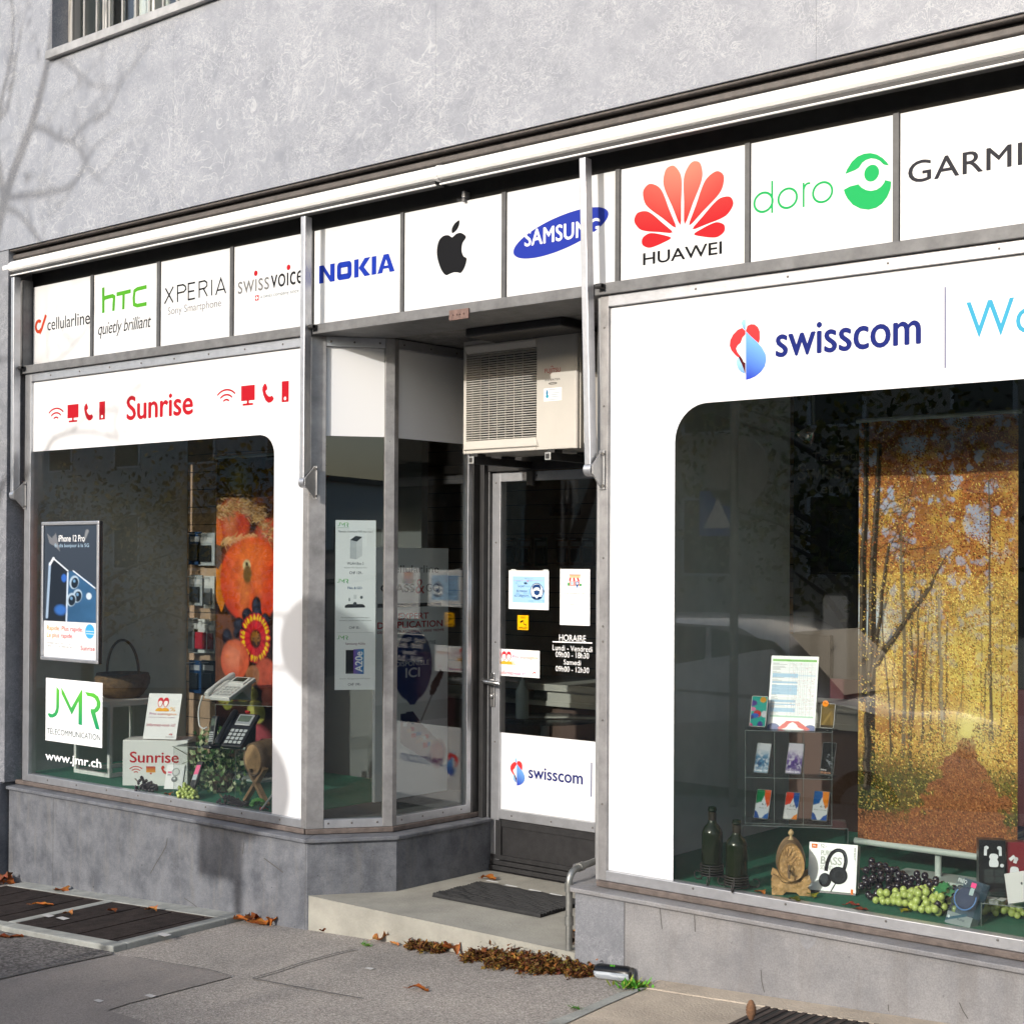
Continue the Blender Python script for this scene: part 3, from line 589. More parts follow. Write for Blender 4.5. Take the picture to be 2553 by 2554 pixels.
# ------------------------------------------------------------------ awnings
def smooth(pts,closed=True,n=6):
    P=[np.array(p,float) for p in pts]; k=len(P); out=[]
    for i in range(k if closed else k-1):
        p0=P[(i-1)%k] if closed or i>0 else P[i]; p1=P[i]; p2=P[(i+1)%k]; p3=P[(i+2)%k] if closed or i+2<k else P[(i+1)%k]
        for j in range(n):
            t=j/n; out.append(.5*((2*p1)+(-p0+p2)*t+(2*p0-5*p1+4*p2-p3)*t*t+(-p0+3*p1-3*p2+p3)*t**3))
    if not closed: out.append(P[-1])
    return [tuple(p) for p in out]
def awning(x0,x1,arms,label,rightcap):
    t=thing('awning',label,'awning',(x0,-.1,1.6),'rolled up awnings above the shop signs')
    prof=[]                                           # rounded front bar seen end-on: (y,z)
    for i in range(9):
        a=R_(100-i*27); prof.append((-.088+.042*math.cos(a+math.pi/2+.2)*1.0,1.632+.045*math.sin(a+math.pi/2+.2)))
    prof=[(y+.045,z+.014) for y,z in prof]; prof=[(.0,1.700),(-.042,1.702),(-.062,1.697),(-.077,1.685),(-.083,1.668),(-.081,1.653),(-.073,1.642),(-.060,1.636),(.0,1.636)]; _old=[(-.030,1.667),(-.085,1.679),(-.112,1.672),(-.128,1.655),(-.132,1.634),(-.126,1.618),(-.112,1.611),(-.060,1.611),(-.030,1.622)]
    m=MB(); k=len(prof); V=[(x0,y,z) for y,z in prof]+[(x1,y,z) for y,z in prof]
    m.add(V,[(i,i+k,(i+1)%k+k,(i+1)%k) for i in range(k)],smooth=False); m.add(V[:k],[tuple(range(k))]); m.add(V[k:],[tuple(range(k))[::-1]])
    m.build('front_bar',M_AWN,t,bevel=.004)
    m=MB(); m.box(x0+.005,x1-.005,-.062,.0,1.621,1.6365); m.build('groove_shade',M_DARK,t)  # dark strip painted in place of the shade below the bar
    m=MB(); m.box(x0,x1,-.066,-.056,1.6135,1.621); m.build('valance_rail',M_AWN,t,bevel=.003)
    m=MB(); e=x1 if rightcap else x0; s=1 if rightcap else -1
    V=[(e+s*.001,y*1.02,1.668+(z-1.668)*1.1) for y,z in prof]+[(e+s*.012,y*1.02,1.668+(z-1.668)*1.1) for y,z in prof]; F=[(i,i+k,(i+1)%k+k,(i+1)%k) for i in range(k)]+[tuple(range(k)),tuple(range(k,2*k))[::-1]]
    m.add(V,F); m.build('end_cap',M_AWN,t,bevel=.002)
    m=MB(); m.cyl((x0+.08,.04,1.69),(x1-.08,.04,1.69),.028,14); m.build('fabric_roll',mat('beige_canvas',(.42,.38,.31),.9,var=.15,scale=30),t)
    for X,dX,yt,yb,side in arms:
        a=MB(); ya,yb_=yt,yb
        a.hexa([(X-.015,yb-.022,.385),(X+.015,yb-.022,.385),(X+.015,yb+.022,.385),(X-.015,yb+.022,.385),(X+dX-.015,ya-.022,1.602),(X+dX+.015,ya-.022,1.602),(X+dX+.015,ya+.022,1.602),(X+dX-.015,ya+.022,1.602)])
        ao=a.build('arm',M_ALU,t,bevel=.003)
        b=MB(); sgn=side
        b.cyl((X-.018,yb,.368),(X+.018,yb,.368),.027,18); b.cyl((X+.018,yb,.368),(X+.023,yb,.368),.011,10,mi=1); b.box(X-.012,X+.012,yb-.018,yb+.018,.372,.392)
        b.build('pivot',[M_ALU,M_SCREW],ao,bevel=.002)
        c=MB(); px_=X+sgn*.026; q=Pl((px_,0,0),(0,1,0),(0,0,1))
        c.prism(q,[(.0,.445),(-.012,.44),(yb-.024,.385),(yb-.024,.35),(-.012,.295),(.0,.29)],-.003,.003)
        c.box(px_-.014,px_+.014,-.008,-.0035,.29,.445); 
        for z in (.43,.305): c.cyl((px_+.009,-.013,z),(px_+.009,-.006,z),.006,8,mi=1)
        c.build('bracket',[M_ALUD,M_SCREW],t,bevel=.0015)
        h=MB(); h.cyl((X+.018,-.042,1.088),(X+.05,-.042,1.088),.010,10); h.box(X+.02,X+.05,-.05,-.018,1.080,1.098); h.build('catch_hook',M_DARK,t,bevel=.002)
    return t
xj=fx(818,338,-.08)
awning(XL-.055,xj-.004,[(-7.530,0,-.055,-.050,1),(-5.128,0,-.047,-.046,1)],'white rolled awning over the left window and entrance with two folded arms',True)
awning(xj+.018,5.0,[(-3.482,-.034,-.044,-.044,1),(2.9,0,-.05,-.05,1)],'white rolled awning over the big right window with one folded arm in view',False)
hk=MB(); x=fx(857,378,-.02); hk.box(x-.007,x+.007,.035,.074,1.572,1.60); hk.box(x-.007,x+.007,.035,.074,1.555,1.569,mi=1); tag(hk.build('wall_bracket',[M_ALU,M_BEAM],at=(x,-.03,1.5),bevel=.002),'small pale metal bracket hanging above the apple sign','bracket')
# ------------------------------------------------------------------ brand signs
PS=front(.055); SZ0,SZ1=1.092,1.562
C_={k:tuple(q*.58 for q in lin(v)) for k,v in dict(black='17181c',dark='26282c',grey='8d8d8d',red='d8232a',orange='e2502f',green='5fbf2d',blue='1a3fc0',sblue='20339f',dgreen='27c86d',navy='1c2c86',cyan='4cc0e8',swred='d5192b').items()}
def zx(k,x,y): return PS.z(k,x,y)[0]
def sign(x0,x1,label,draw,group='brand sign panels along the rail'):
    t=thing('sign_panel',label,'sign',((x0+x1)/2,.055,SZ0),group)
    m=MB(); m.box(x0,x1,.055,.0605,SZ0,SZ1); m.build('panel',M_WHITE,t,bevel=.001,seg=1)
    draw(t); return t
def put(mb,name,t): return mb.build(name,INK,t)
E_=.0006
def ring(mb,pl,a0,a1,b0,b1,w,c,col,t0=0,t1=360,n=36):
    ca,cb,ra,rb=(a0+a1)/2,(b0+b1)/2,(a1-a0-w)/2,(b1-b0-w)/2; full=abs(t1-t0)>=360
    pts=[(ca+ra*math.cos(R_(t0+(t1-t0)*i/n)),cb+rb*math.sin(R_(t0+(t1-t0)*i/n))) for i in range(n if full else n+1)]
    mb.stroke(pl,pts,w,c,col,closed=full)
def disc(mb,pl,ca,cb,ra,rb,c,col,n=32): mb.poly(pl,[(ca+ra*math.cos(2*math.pi*i/n),cb+rb*math.sin(2*math.pi*i/n)) for i in range(n)],c,col)
_CC=[0]
def bump_c(c): _CC[0]=(_CC[0]+1)%40; return c+_CC[0]*1.2e-5
def zring(mb,pl,k,x0,x1,y0,y1,w,c,col,**kw):
    c=bump_c(c)
    a0,b0=pl.z(k,x0,y1); a1,b1=pl.z(k,x1,y0); dw=pl.z(k,x0+w,y1)[0]-a0; ring(mb,pl,a0,a1,b0,b1,dw,c,col,**kw)
def zstroke(mb,pl,k,pts,w,c,col,sm_=False):
    c=bump_c(c)
    P=[pl.z(k,*p) for p in pts]; dw=pl.z(k,pts[0][0]+w,pts[0][1])[0]-P[0][0]
    mb.stroke(pl,smooth(P,False) if sm_ else P,dw,c,col)
def d_cell(t):
    m=MB(); c=C_['orange']; zring(m,PS,'A',187,228,632,714,10,E_,c,t0=45,t1=330); zstroke(m,PS,'A',[(246,612),(236,645),(222,690),(212,712)],11,E_,c); put(m,'emblem',t)
    m=MB(); zlet(m,PS,'A','cellular',254,697,632,398,E_,C_['dark'],bold=0.0); zlet(m,PS,'A','line',402,673,603,481,E_,C_['black'],bold=.004); put(m,'lettering',t)
sign(zx('A',178,700),zx('A',487,650),'narrow white sign with an orange loop emblem, at the left end of the sign row',d_cell)
def d_htc(t):
    m=MB(); c=C_['green']; w=13
    zstroke(m,PS,'A',[(553,465),(553,601)],w,E_,c); zstroke(m,PS,'A',[(553,532),(561,521),(585,514),(603,510),(611,516),(609,545),(607,590)],w,E_,c)
    zstroke(m,PS,'A',[(624,502),(700,484)],w,E_,c); zstroke(m,PS,'A',[(662,494),(660,582)],w,E_,c)
    zstroke(m,PS,'A',[(785,461),(735,473),(720,484),(716,520),(718,556),(735,562),(785,552)],w,E_,c); put(m,'emblem',t)
    m=MB(); zlet(m,PS,'A','quietly brilliant',525,742,655,808,E_,C_['dark'],shear=.25,bold=0.0,spacing=.95); put(m,'lettering',t)
sign(zx('A',502,700),zx('A',842,650),'white sign with three light green letters above a black handwritten slogan',d_htc)
def d_xp(t):
    m=MB(); c=C_['dark']; w=6
    for s in ([(886,470),(926,545)],[(928,460),(881,552)],[(950,544),(950,456),(980,450),(993,460),(995,474),(984,488),(950,496)],[(1044,438),(1008,445),(1008,530),(1044,523)],[(1008,488),(1040,482)],
      [(1066,520),(1066,436),(1095,429),(1107,438),(1108,455),(1097,468),(1066,476)],[(1088,470),(1110,512)],[(1133,423),(1133,508)],[(1155,506),(1182,416),(1208,496)],[(1164,480),(1201,473)]): zstroke(m,PS,'A',s,w,E_,c)
    put(m,'emblem',t); m=MB(); zlet(m,PS,'A','Sony Smartphone',898,625,572,1183,E_,lin('77787a'),bold=0.0); put(m,'lettering',t)
sign(zx('A',860,650),zx('A',1233,600),'white sign with thin black capitals over a line of small grey words',d_xp)
def d_sv(t):
    m=MB(); zlet(m,PS,'A','sw\u0131ss',1273,502,436,1440,E_,C_['grey'],bold=0.0); zlet(m,PS,'A','vo\u0131ce',1449,471,400,1622,E_,C_['dark'],bold=.012)
    for x,y in ((1369,389),(1544,357)):
        a,b=PS.z('A',x,y); disc(m,PS,a,b,.0135,.0135,E_,C_['swred'])
    zlet(m,PS,'A','a swiss company since 1896',1394,530,503,1652,E_,lin('55646a'))
    a0,b0=PS.z('A',1365,537); a1,b1=PS.z('A',1385,505); m.poly(PS,[(a0,b0),(a1,b0),(a1,b1),(a0,b1)],E_,C_['swred']); ca,cb=(a0+a1)/2,(b0+b1)/2; r=(a1-a0)/2
    m.stroke(PS,[(ca-r*.65,cb),(ca+r*.65,cb)],r*.42,E_*2,(.85,.85,.85)); m.stroke(PS,[(ca,cb-r*.65),(ca,cb+r*.65)],r*.42,E_*2.2,(.85,.85,.85)); put(m,'lettering',t)
sign(zx('A',1252,600),zx('A',1664,550),'white sign with two red dots on grey and black letters, half behind an awning arm',d_sv)
def d_nok(t):
    m=MB(); a0,b0=PS.z('N',98,767); _,b1=PS.z('N',98,672); a1,_=PS.z('N',503,700); W=a1-a0; H=b1-b0; f=lambda q:[(a0+x*W,b0+y*H) for x,y in q]; c=C_['blue']
    m.poly(PS,f([(0,0),(0,1),(.062,1),(.152,.36),(.152,1),(.215,1),(.215,0),(.152,0),(.062,.64),(.062,0)]),E_,c); w=.056*W
    m.stroke(PS,m.rrect(a0+.244*W+w/2,a0+.442*W-w/2,b0+w/2,b1-w/2,.10*H),w,E_,c,closed=True)
    m.poly(PS,f([(.474,0),(.474,1),(.534,1),(.534,0)]),E_,c); m.poly(PS,f([(.534,.50),(.612,1),(.688,1),(.604,.50),(.690,0),(.612,0)]),E_,c); m.poly(PS,f([(.704,0),(.704,1),(.764,1),(.764,0)]),E_,c)
    m.poly(PS,f([(.778,0),(.858,1),(.922,1),(1,0),(.936,0),(.920,.22),(.856,.22),(.842,0)]),E_,c); m.poly(PS,f([(.866,.38),(.914,.38),(.890,.72)]),E_*1.4,WHITE); put(m,'lettering',t)
sign(zx('N',72,700),zx('N',535,700),'white sign with bold blue capitals and no emblem',d_nok)
def d_app(t):
    m=MB(); f=lambda pts:[PS.z('N',*p) for p in pts]
    b=[(808,518),(790,507),(765,510),(745,527),(733,555),(728,592),(731,628),(740,662),(752,692),(766,713),(780,721),(797,714),(818,706),(838,706),(855,709),(869,694),(881,666),(888,632),(872,620),(862,598),(861,572),(867,546),(884,518),(872,502),(852,494),(832,500),(818,512)]
    m.poly(PS,f(smooth(b,True,4)),E_,C_['black']); m.poly(PS,f(smooth([(810,496),(808,474),(818,452),(831,437),(848,427),(848,449),(839,472),(825,488)],True,4)),E_,C_['black']); put(m,'emblem',t)
sign(zx('N',555,600),zx('N',1077,600),'white sign with a single black bitten apple emblem',d_app)
def d_sam(t):
    m=MB(); c=C_['blue']; a0,b0=PS.z('N',1137,597); a1,b1=PS.z('N',1646,392); at,bt=PS.z('N',1572,354); ab_,bb=PS.z('N',1208,636)
    # tilted ellipse: axes solved from its measured extremes in the plane of the sign
    ca,cb=(a0+a1)/2,(b0+b1)/2; hx=(a1-a0)/2; hz=(bt-bb)/2; sxz=hx*(b1-cb); th=.5*math.atan2(2*sxz,hx*hx-hz*hz)
    S=np.array([[hx*hx,sxz],[sxz,hz*hz]]); ev,U=np.linalg.eigh(S); r=np.sqrt(np.maximum(ev,1e-6))
    pts=[(ca+U[0,0]*r[0]*math.cos(q)+U[0,1]*r[1]*math.sin(q),cb+U[1,0]*r[0]*math.cos(q)+U[1,1]*r[1]*math.sin(q)) for q in np.linspace(0,2*math.pi,56,endpoint=False)]
    m.poly(PS,pts,E_,tuple(q*.6 for q in lin('2a40b8'))); put(m,'emblem',t)
    m=MB(); zlet(m,PS,'N','SAMSUNG',1197,570,483,1600,E_*2,(.86,.86,.86),bold=.03,spacing=1.05); put(m,'lettering',t)
sign(zx('N',1102,600),zx('N',1684,600),'white sign with a tilted blue ellipse around white capitals, crossed by an awning arm',d_sam)
def d_hua(t):
    m=MB(); ca,cb=PS.ab(1287,446); top=PS.ab(1300,303)[1]; H=top-cb
    for ang,ln,hw in ((-12,1,.145),(12,1.0,.145),(-38,.97,.15),(38,.97,.15),(-64,.86,.13),(64,.86,.13),(-88,.66,.10),(88,.66,.10)):
        L=H*ln; W=H*hw*.98; q=[(0,.16*H+.02*H*abs(ang)/90),(W*.50,L*.45),(W*.95,L*.70),(W*.98,L*.84),(W*.55,L*.97),(0,L),(-W*.55,L*.97),(-W*.98,L*.84),(-W*.95,L*.70),(-W*.50,L*.45)]
        s,c=math.sin(R_(ang)),math.cos(R_(ang)); pts=[(ca+x*c+y*s,cb-x*s+y*c) for x,y in smooth(q,True,3)]
        cols=[tuple(.62*np.array(lin('d8242c'))*(1-k)+np.array(lin('f7b296'))*.62*k) for k in [max(0,min(1,((y-cb)/H-.15)*.95*(1-abs(ang)/120)*math.exp(-((x-ca)/H)**2*1.2))) for x,y in pts]]
        m.poly(PS,pts,E_*(1+.2*(ang>0)),cols)
    put(m,'emblem',t); m=MB(); zlet(m,PS,'R1','HUAWEI',-107,1206,1140,315,E_,C_['black'],bold=.03); put(m,'lettering',t)
def zxd(u,v): return PS.ab(u,v)[0]
sign(zx('N',1712,500),zx('R1',440,800),'white sign with a red fan of eight petals above black capitals',d_hua)
def d_dor(t):
    m=MB(); c=C_['dgreen']; 
    zring(m,PS,'R1',483,592,800,933,11,E_,c); zstroke(m,PS,'R1',[(584,752),(584,924)],10,E_,c); zring(m,PS,'R1',612,722,778,912,11,E_,c)
    zstroke(m,PS,'R1',[(752,762),(752,893)],10,E_,c); zstroke(m,PS,'R1',[(752,800),(760,778),(774,766),(788,765)],10,E_,c,True); zring(m,PS,'R1',797,911,744,881,11,E_,c); zring(m,PS,'R1',911,931,733,757,2.5,E_,lin('8fdcb0')); put(m,'lettering',t)
    m=MB(); f=lambda p:[PS.z('R1',*q) for q in p]
    m.poly(PS,f([(975,716),(985,690),(1010,650),(1040,622),(1075,607),(1110,603),(1145,611),(1175,630),(1197,652),(1210,671),(1180,665),(1160,645),(1138,635),(1112,632),(1085,641),(1066,655),(1048,682),(1030,694)]),E_,c)
    m.poly(PS,f([(967,800),(1000,782),(1045,770),(1062,788),(1085,801),(1112,806),(1140,800),(1165,785),(1183,762),(1188,748),(1221,756),(1217,795),(1200,838),(1172,875),(1140,897),(1100,907),(1055,901),(1015,880),(987,848),(973,820)]),E_,c)
    a,b=PS.z('R1',1116,711); a2,_=PS.z('R1',1156,711); _,b2=PS.z('R1',1116,666); disc(m,PS,a,b,a2-a,b2-b,E_,c); put(m,'emblem',t)
sign(zx('R1',470,900),zx('R1',1235,900),'white sign with thin green letters and a round green emblem',d_dor)
def d_gar(t):
    m=MB(); zlet(m,PS,'R1','GARMIN',1311,770,652,2095,E_,lin('2a2a30'),bold=.018,spacing=1.05); put(m,'lettering',t)
gx0=zx('R1',1268,800); sign(gx0,gx0+.70,'white sign with dark grey capitals, cut by the right edge of the photo',d_gar)
for x0,x1 in ((gx0+.705,5),(gx0-.024,gx0-.002),(zx('R1',440,800)+.002,zx('R1',470,900)-.002),(zx('N',1684,600)+.002,zx('N',1712,500)-.002),(zx('N',1077,600)+.002,zx('N',1102,600)-.002),(zx('N',535,700)+.002,zx('N',555,600)-.002),(zx('A',1664,550)+.004,zx('N',72,700)-.004),(zx('A',1233,600)+.002,zx('A',1252,600)-.002),(zx('A',842,650)+.002,zx('A',860,650)-.002),(zx('A',487,650)+.002,zx('A',502,700)-.002)): mu=MB(); mu.box(x0,x1,.047,.0615,1.1045,1.564); mu.build('mullion',mat('dark_grey_mullion',(.075,.075,.077),.5,var=.2,scale=20),BLD)
mu=MB(); mu.box(-7.568,-7.534,-.005,.06,1.1045,1.60); mu.build('mullion',M_BEAM,BLD,bevel=.002)
# ------------------------------------------------------------------ printed window films
PV=front(.0165)
def arc(cx_,cz_,r,t0,t1,n=10): return [(cx_+r*math.cos(R_(t0+(t1-t0)*i/n)),cz_+r*math.sin(R_(t0+(t1-t0)*i/n))) for i in range(n+1)]
def film(pl,pts,name,label,c=.0,cat='window film',th=.0022):
    a=np.mean([p[0] for p in pts]); t=thing(name,label,cat,pl.P(a,min(p[1] for p in pts)),'white vinyl films on the panes')
    m=MB(); m.prism(pl,pts,-th,0); m.build('vinyl_sheet',M_FILM,t); return t
fl_=film(PV,[(-7.455,1.011),(-7.455,.615)]+[(-5.5,.612)]+arc(-5.510,.512,.098,90,0)+[(-5.412,-1.209),(-5.189,-1.209),(-5.189,1.011)],'window_film','white vinyl film framing the left window, printed with red letters and pictograms')
def icon(mb,pl,kind,k,x0,y0,x1,y1,c,col,yr=None):
    a0,b0=pl.z(k,x0,y1); a1,_=pl.z(k,x1,y1); _,b1=pl.z(k,x0,y0); f=lambda P:[(a0+x*(a1-a0),b0+y*(b1-b0)) for x,y in P]
    W=a1-a0; Hh=b1-b0
    if kind=='wifi':
        ca=a0+W/2; cb=b0+Hh*.02
        for r in (.30,.62,.94):
            R0=r*Hh; h=48; mb.stroke(pl,[(ca+R0*math.sin(R_(-h+2*h*i/12))*W/Hh*.80,cb+R0*math.cos(R_(-h+2*h*i/12))) for i in range(13)],Hh*.12,c,col)
    if kind=='monitor':
        mb.poly(pl,f([(0,.24),(1,.24),(1,1),(0,1)]),c,col); mb.poly(pl,f([(.42,.1),(.58,.1),(.58,.25),(.42,.25)]),c,col); mb.poly(pl,f([(.12,0),(.88,0),(.88,.11),(.12,.11)]),c,col)
    if kind=='phone':
        q=[(1403,1000),(1412,985),(1420,982),(1428,1000),(1430,1014),(1420,1022),(1424,1035),(1436,1050),(1446,1052),(1455,1048),(1465,1062),(1463,1072),(1450,1083),(1435,1084),(1420,1070),(1408,1042),(1402,1015)]
        mb.poly(pl,f([((x-1402)/63,1-(y-982)/102) for x,y in q]),c,col)
    if kind=='mobile':
        mb.poly(pl,f([(0,0),(1,0),(1,1),(0,1)]),c,col); disc(mb,pl,a0+W/2,b0+Hh*.17,W*.17,W*.17,c+E_,(.83,.83,.84),14)
def icons(pl,k,boxes,c,col,t):
    for kind,b in zip(('wifi','monitor','phone','mobile'),boxes): m=MB(); icon(m,pl,kind,k,*b,c,col); put(m,kind+'_pictogram',t)
icons(PV,'A',[(265,1113,335,1187),(361,1094,420,1189),(450,1087,498,1180),(531,1077,562,1174)],E_,C_['swred'],fl_)
icons(PV,'A',[(1168,1014,1253,1096),(1290,993,1363,1100),(1403,980,1465,1086),(1507,968,1545,1080)],E_,C_['swred'],fl_)
m=MB(); zlet(m,PV,'A','Sunrise',677,1178,1048,1033,E_,C_['swred'],bold=.04); put(m,'lettering',fl_)
PCF=Pl(PC.P(0,0,-.0165),PC.ex,PC.ez); PRF=Pl(PR.P(0,0,-.0165),PR.ex,PR.ez)
film(PCF,[(.079,.592),(.355,.592),(.355,1.011),(.079,1.011)],'window_film','plain white vinyl film on top of the narrow angled pane')
film(PRF,[(.029,.590),(LR-.136,.590),(LR-.136,1.011),(.029,1.011)],'window_film','plain white vinyl film on top of the pane beside the air conditioner')
fr_=film(PV,[(-3.431,1.011),(-3.431,-1.209),(-3.128,-1.209)]+arc(-2.985,.462,.143,180,90)+[(2.7,.605),(2.7,-1.209),(2.999,-1.209),(2.999,1.011)],'window_film','white vinyl film framing the right window, printed with navy letters and a blue red drop')
# swisscom mark: shapes measured on the sign, kept as unit coordinates so that the door can carry it too
SW=[('drop',[(443,1556),(470,1584),(500,1611),(530,1645),(549,1680),(553,1710),(545,1745),(525,1775),(495,1799),(467,1812),(444,1818)]),
    ('cap',[(443,1491),(427,1496),(419,1513),(427,1538),(441,1556)]),
    ('redr',[(443,1556),(452,1528),(470,1520),(490,1521),(508,1535),(518,1560),(518,1598),(513,1621),(500,1611),(470,1584)]),
    ('redl',[(441,1556),(424,1540),(400,1550),(375,1576),(360,1605),(357,1635),(366,1660),(386,1684),(404,1700),(412,1688),(398,1670),(391,1650),(400,1632),(415,1620),(426,1590),(441,1574)]),
    ('dark',[(404,1700),(412,1688),(424,1705),(431,1722),(441,1727),(441,1786),(432,1760),(420,1730)]),
    ('bub',[(402,1694),(394,1715),(395,1738),(403,1760),(420,1777),(440,1786),(431,1760),(418,1728),(408,1705)])]
_all=[PV.z('R1',*p) for _,q in SW for p in q]; _a0=min(p[0] for p in _all); _a1=max(p[0] for p in _all); _b0=min(p[1] for p in _all); _b1=max(p[1] for p in _all)
SWU=[(n,[((PV.z('R1',*p)[0]-_a0)/(_a1-_a0),(PV.z('R1',*p)[1]-_b0)/(_b1-_b0)) for p in q]) for n,q in SW]
def swmark(t,pl,a0,a1,b0,b1,c):
    m=MB(); L=lambda u,v,k:tuple(np.array(lin(u))*(1-k)+np.array(lin(v))*k)
    for i,(n,q) in enumerate(SWU):
        def colr(x,y):
            if n=='drop': return L('2a3fb0','7fbdea',max(0,min(1,(y-.05)*1.15+(x-.6)*.5)))
            if n=='cap': return L('5f86d0','9fd0ee',max(0,min(1,(y-.8)*5)))
            if n=='dark': return lin('4a1018')
            if n=='bub': return L('4f6fc8','9fd2f0',max(0,min(1,y*2.6)))
            return L('d8232f','e23a3a',max(0,min(1,y)))
        m.poly(pl,[(a0+x*(a1-a0),b0+y*(b1-b0)) for x,y in q],c+i*.0001,[colr(x,y) for x,y in q])
    return put(m,'emblem',t)
swmark(fr_,PV,_a0,_a1,_b0,_b1,E_)
m=MB(); zlet(m,PV,'R1','swisscom',602,1700,1532,1380,E_,C_['navy'],bold=.03); put(m,'lettering',fr_)
m=MB(); zlet(m,PV,'R1','Wo',1622,1596,1404,2010,E_,C_['cyan'],bold=0.0); put(m,'lettering',fr_)
m=MB(); zstroke(m,PV,'R1',[(1509,1320),(1509,1755)],6,E_,C_['navy']); put(m,'divider_line',fr_)
# door film
PDF=front(.9685); q0=PDF.z('Z4',1168,1022); 
dz1=q0[1]; df=film(PDF,[(-4.781,-1.2345),(-3.966,-1.2345),(-3.966,dz1),(-4.781,dz1)],'window_film','white vinyl film across the lower half of the door, with navy letters')
a0,b0=PDF.z('Z4',1228,1303); a1,_=PDF.z('Z4',1306,1300); _,b1=PDF.z('Z4',1228,1157); swmark(df,PDF,a0,a1,b0,b1,E_)
m=MB(); zlet(m,PDF,'Z4','swisscom',1325,1268,1205,1616,E_,C_['navy'],bold=.03); put(m,'lettering',df)
m=MB(); zstroke(m,PDF,'Z4',[(1663,1185),(1661,1368)],5,E_,C_['navy']); put(m,'divider_line',df)
# ------------------------------------------------------------------ air conditioner
AY=.52; PA=front(AY); ACM=mat('cream_painted_steel',(.50,.475,.43),.4,var=.03,scale=10,coat=.1)
ax0,az1=PA.z('AC',106,298); _,az0=PA.z('AC',104,1450); ax1,_=PA.z('AC',1283,900)
AC=thing('air_conditioner','cream air conditioner with black louvred grille mounted above the door','air conditioner',((ax0+ax1)/2,AY+.15,az0))
gx_0,gz_1=PA.z('AC',135,430); gx_1,gz_1b=PA.z('AC',853,378); _,gz_0=PA.z('AC',140,1318)
m=MB(); YB=AY+.30
m.box(ax0,ax1,AY+.13,YB,az0,az1); m.box(ax0,gx_0,AY,AY+.13,az0,az1); m.box(gx_1,ax1-.022,AY,AY+.13,az0,az1); m.box(gx_0,gx_1,AY,AY+.13,gz_1,az1); m.box(gx_0,gx_1,AY,AY+.13,az0,gz_0)
m.build('casing',ACM,AC,bevel=.004)
m=MB(); xc=ax1-.020; m.tube([(xc,AY+.012,az0),(xc,AY+.012,az1)],.0125,14); m.box(xc-.008,ax1-.002,AY+.02,AY+.131,az0,az1); m.build('corner_post',ACM,AC)
m=MB(); m.box(gx_0+.001,gx_1-.001,AY+.105,AY+.128,gz_0+.001,gz_1-.001); m.build('grille_backing',M_DARK,AC)
m=MB(); cxg,czg=(gx_0+gx_1)/2,(gz_0+gz_1)/2
m.cyl((cxg,AY+.07,czg),(cxg,AY+.1,czg),.045,18)
for i in range(5):
    a=2*math.pi*i/5; d=np.array((math.cos(a),0,math.sin(a))); e=np.array((-math.sin(a),0,math.cos(a)))
    c0=np.array((cxg,AY+.085,czg)); m.add([c0+d*.04-e*.02+(0,.012,0),c0+d*.04+e*.03-(0,.012,0),c0+d*.165+e*.09-(0,.012,0),c0+d*.17-e*.01+(0,.012,0)],[(0,1,2,3)])
m.build('fan',mat('grey_plastic',(.10,.10,.10),.5),AC)
m=MB(); nb=37
for i in range(nb):
    z=gz_0+(gz_1-gz_0)*(i+.5)/nb; m.bar((gx_0,AY+.009,z),(gx_1,AY+.009,z),.018,.0032)
for x in np.linspace(gx_0+.035,gx_1-.085,7): m.cyl((x,AY+.006,gz_0),(x,AY+.006,gz_1),.0016,6)
m.build('grille',ACM,AC)
m=MB(); m.hexa([(gx_0-.004,AY-.010,gz_1+.028),(gx_1+.004,AY-.010,gz_1+.028),(gx_1-.004,AY,gz_1+.006),(gx_0+.004,AY,gz_1+.006),(gx_0-.004,AY-.0105,gz_1+.036),(gx_1+.004,AY-.0105,gz_1+.036),(gx_1+.006,AY,gz_1+.046),(gx_0-.006,AY,gz_1+.046)]); m.build('grille_lip',ACM,AC); m=MB()
m.hexa([(gx_0-.006,AY-.0105,az0+.02),(gx_1+.01,AY-.0105,az0+.02),(gx_1+.02,AY,az0+.014),(gx_0-.01,AY,az0+.014),(gx_0-.004,AY-.010,gz_0-.03),(gx_1,AY-.010,gz_0-.03),(gx_1,AY,gz_0-.004),(gx_0,AY,gz_0-.004)]); m.build('grille_lip',ACM,AC)
m=MB(); m.box(ax1-.002,ax1+.004,AY+.10,YB-.02,az0+.07,az1-.02); V=[(ax1+.002,AY+.035,az0+.02),(ax1+.085,AY+.11,az0+.07),(ax1+.085,YB-.03,az0+.07),(ax1+.002,YB-.03,az0+.02),(ax1+.002,AY+.035,az0+.35),(ax1+.085,AY+.11,az0+.33),(ax1+.085,YB-.03,az0+.33),(ax1+.002,YB-.03,az0+.35)]
m.hexa(V); m.build('valve_cover',ACM,AC,bevel=.006)
m=MB(); zlet(m,PA,'AC','FUJITSU',940,634,575,1100,.0012,lin('a8242c'),bold=0.0); ring(m,PA,*(lambda p,q:(p[0],q[0],p[1],q[1]))(PA.z('AC',1003,566),PA.z('AC',1025,542)),.0025,.0012,lin('a8242c'),t0=-60,t1=200); m.build('maker_lettering',INK,AC); m=MB()
zlet(m,PA,'AC','INVERTER',943,702,682,1098,.0012,lin('4b4a48')); zring(m,PA,'AC',978,1065,708,738,5,.0012,lin('4b4a48')); m.build('type_lettering',INK,AC)
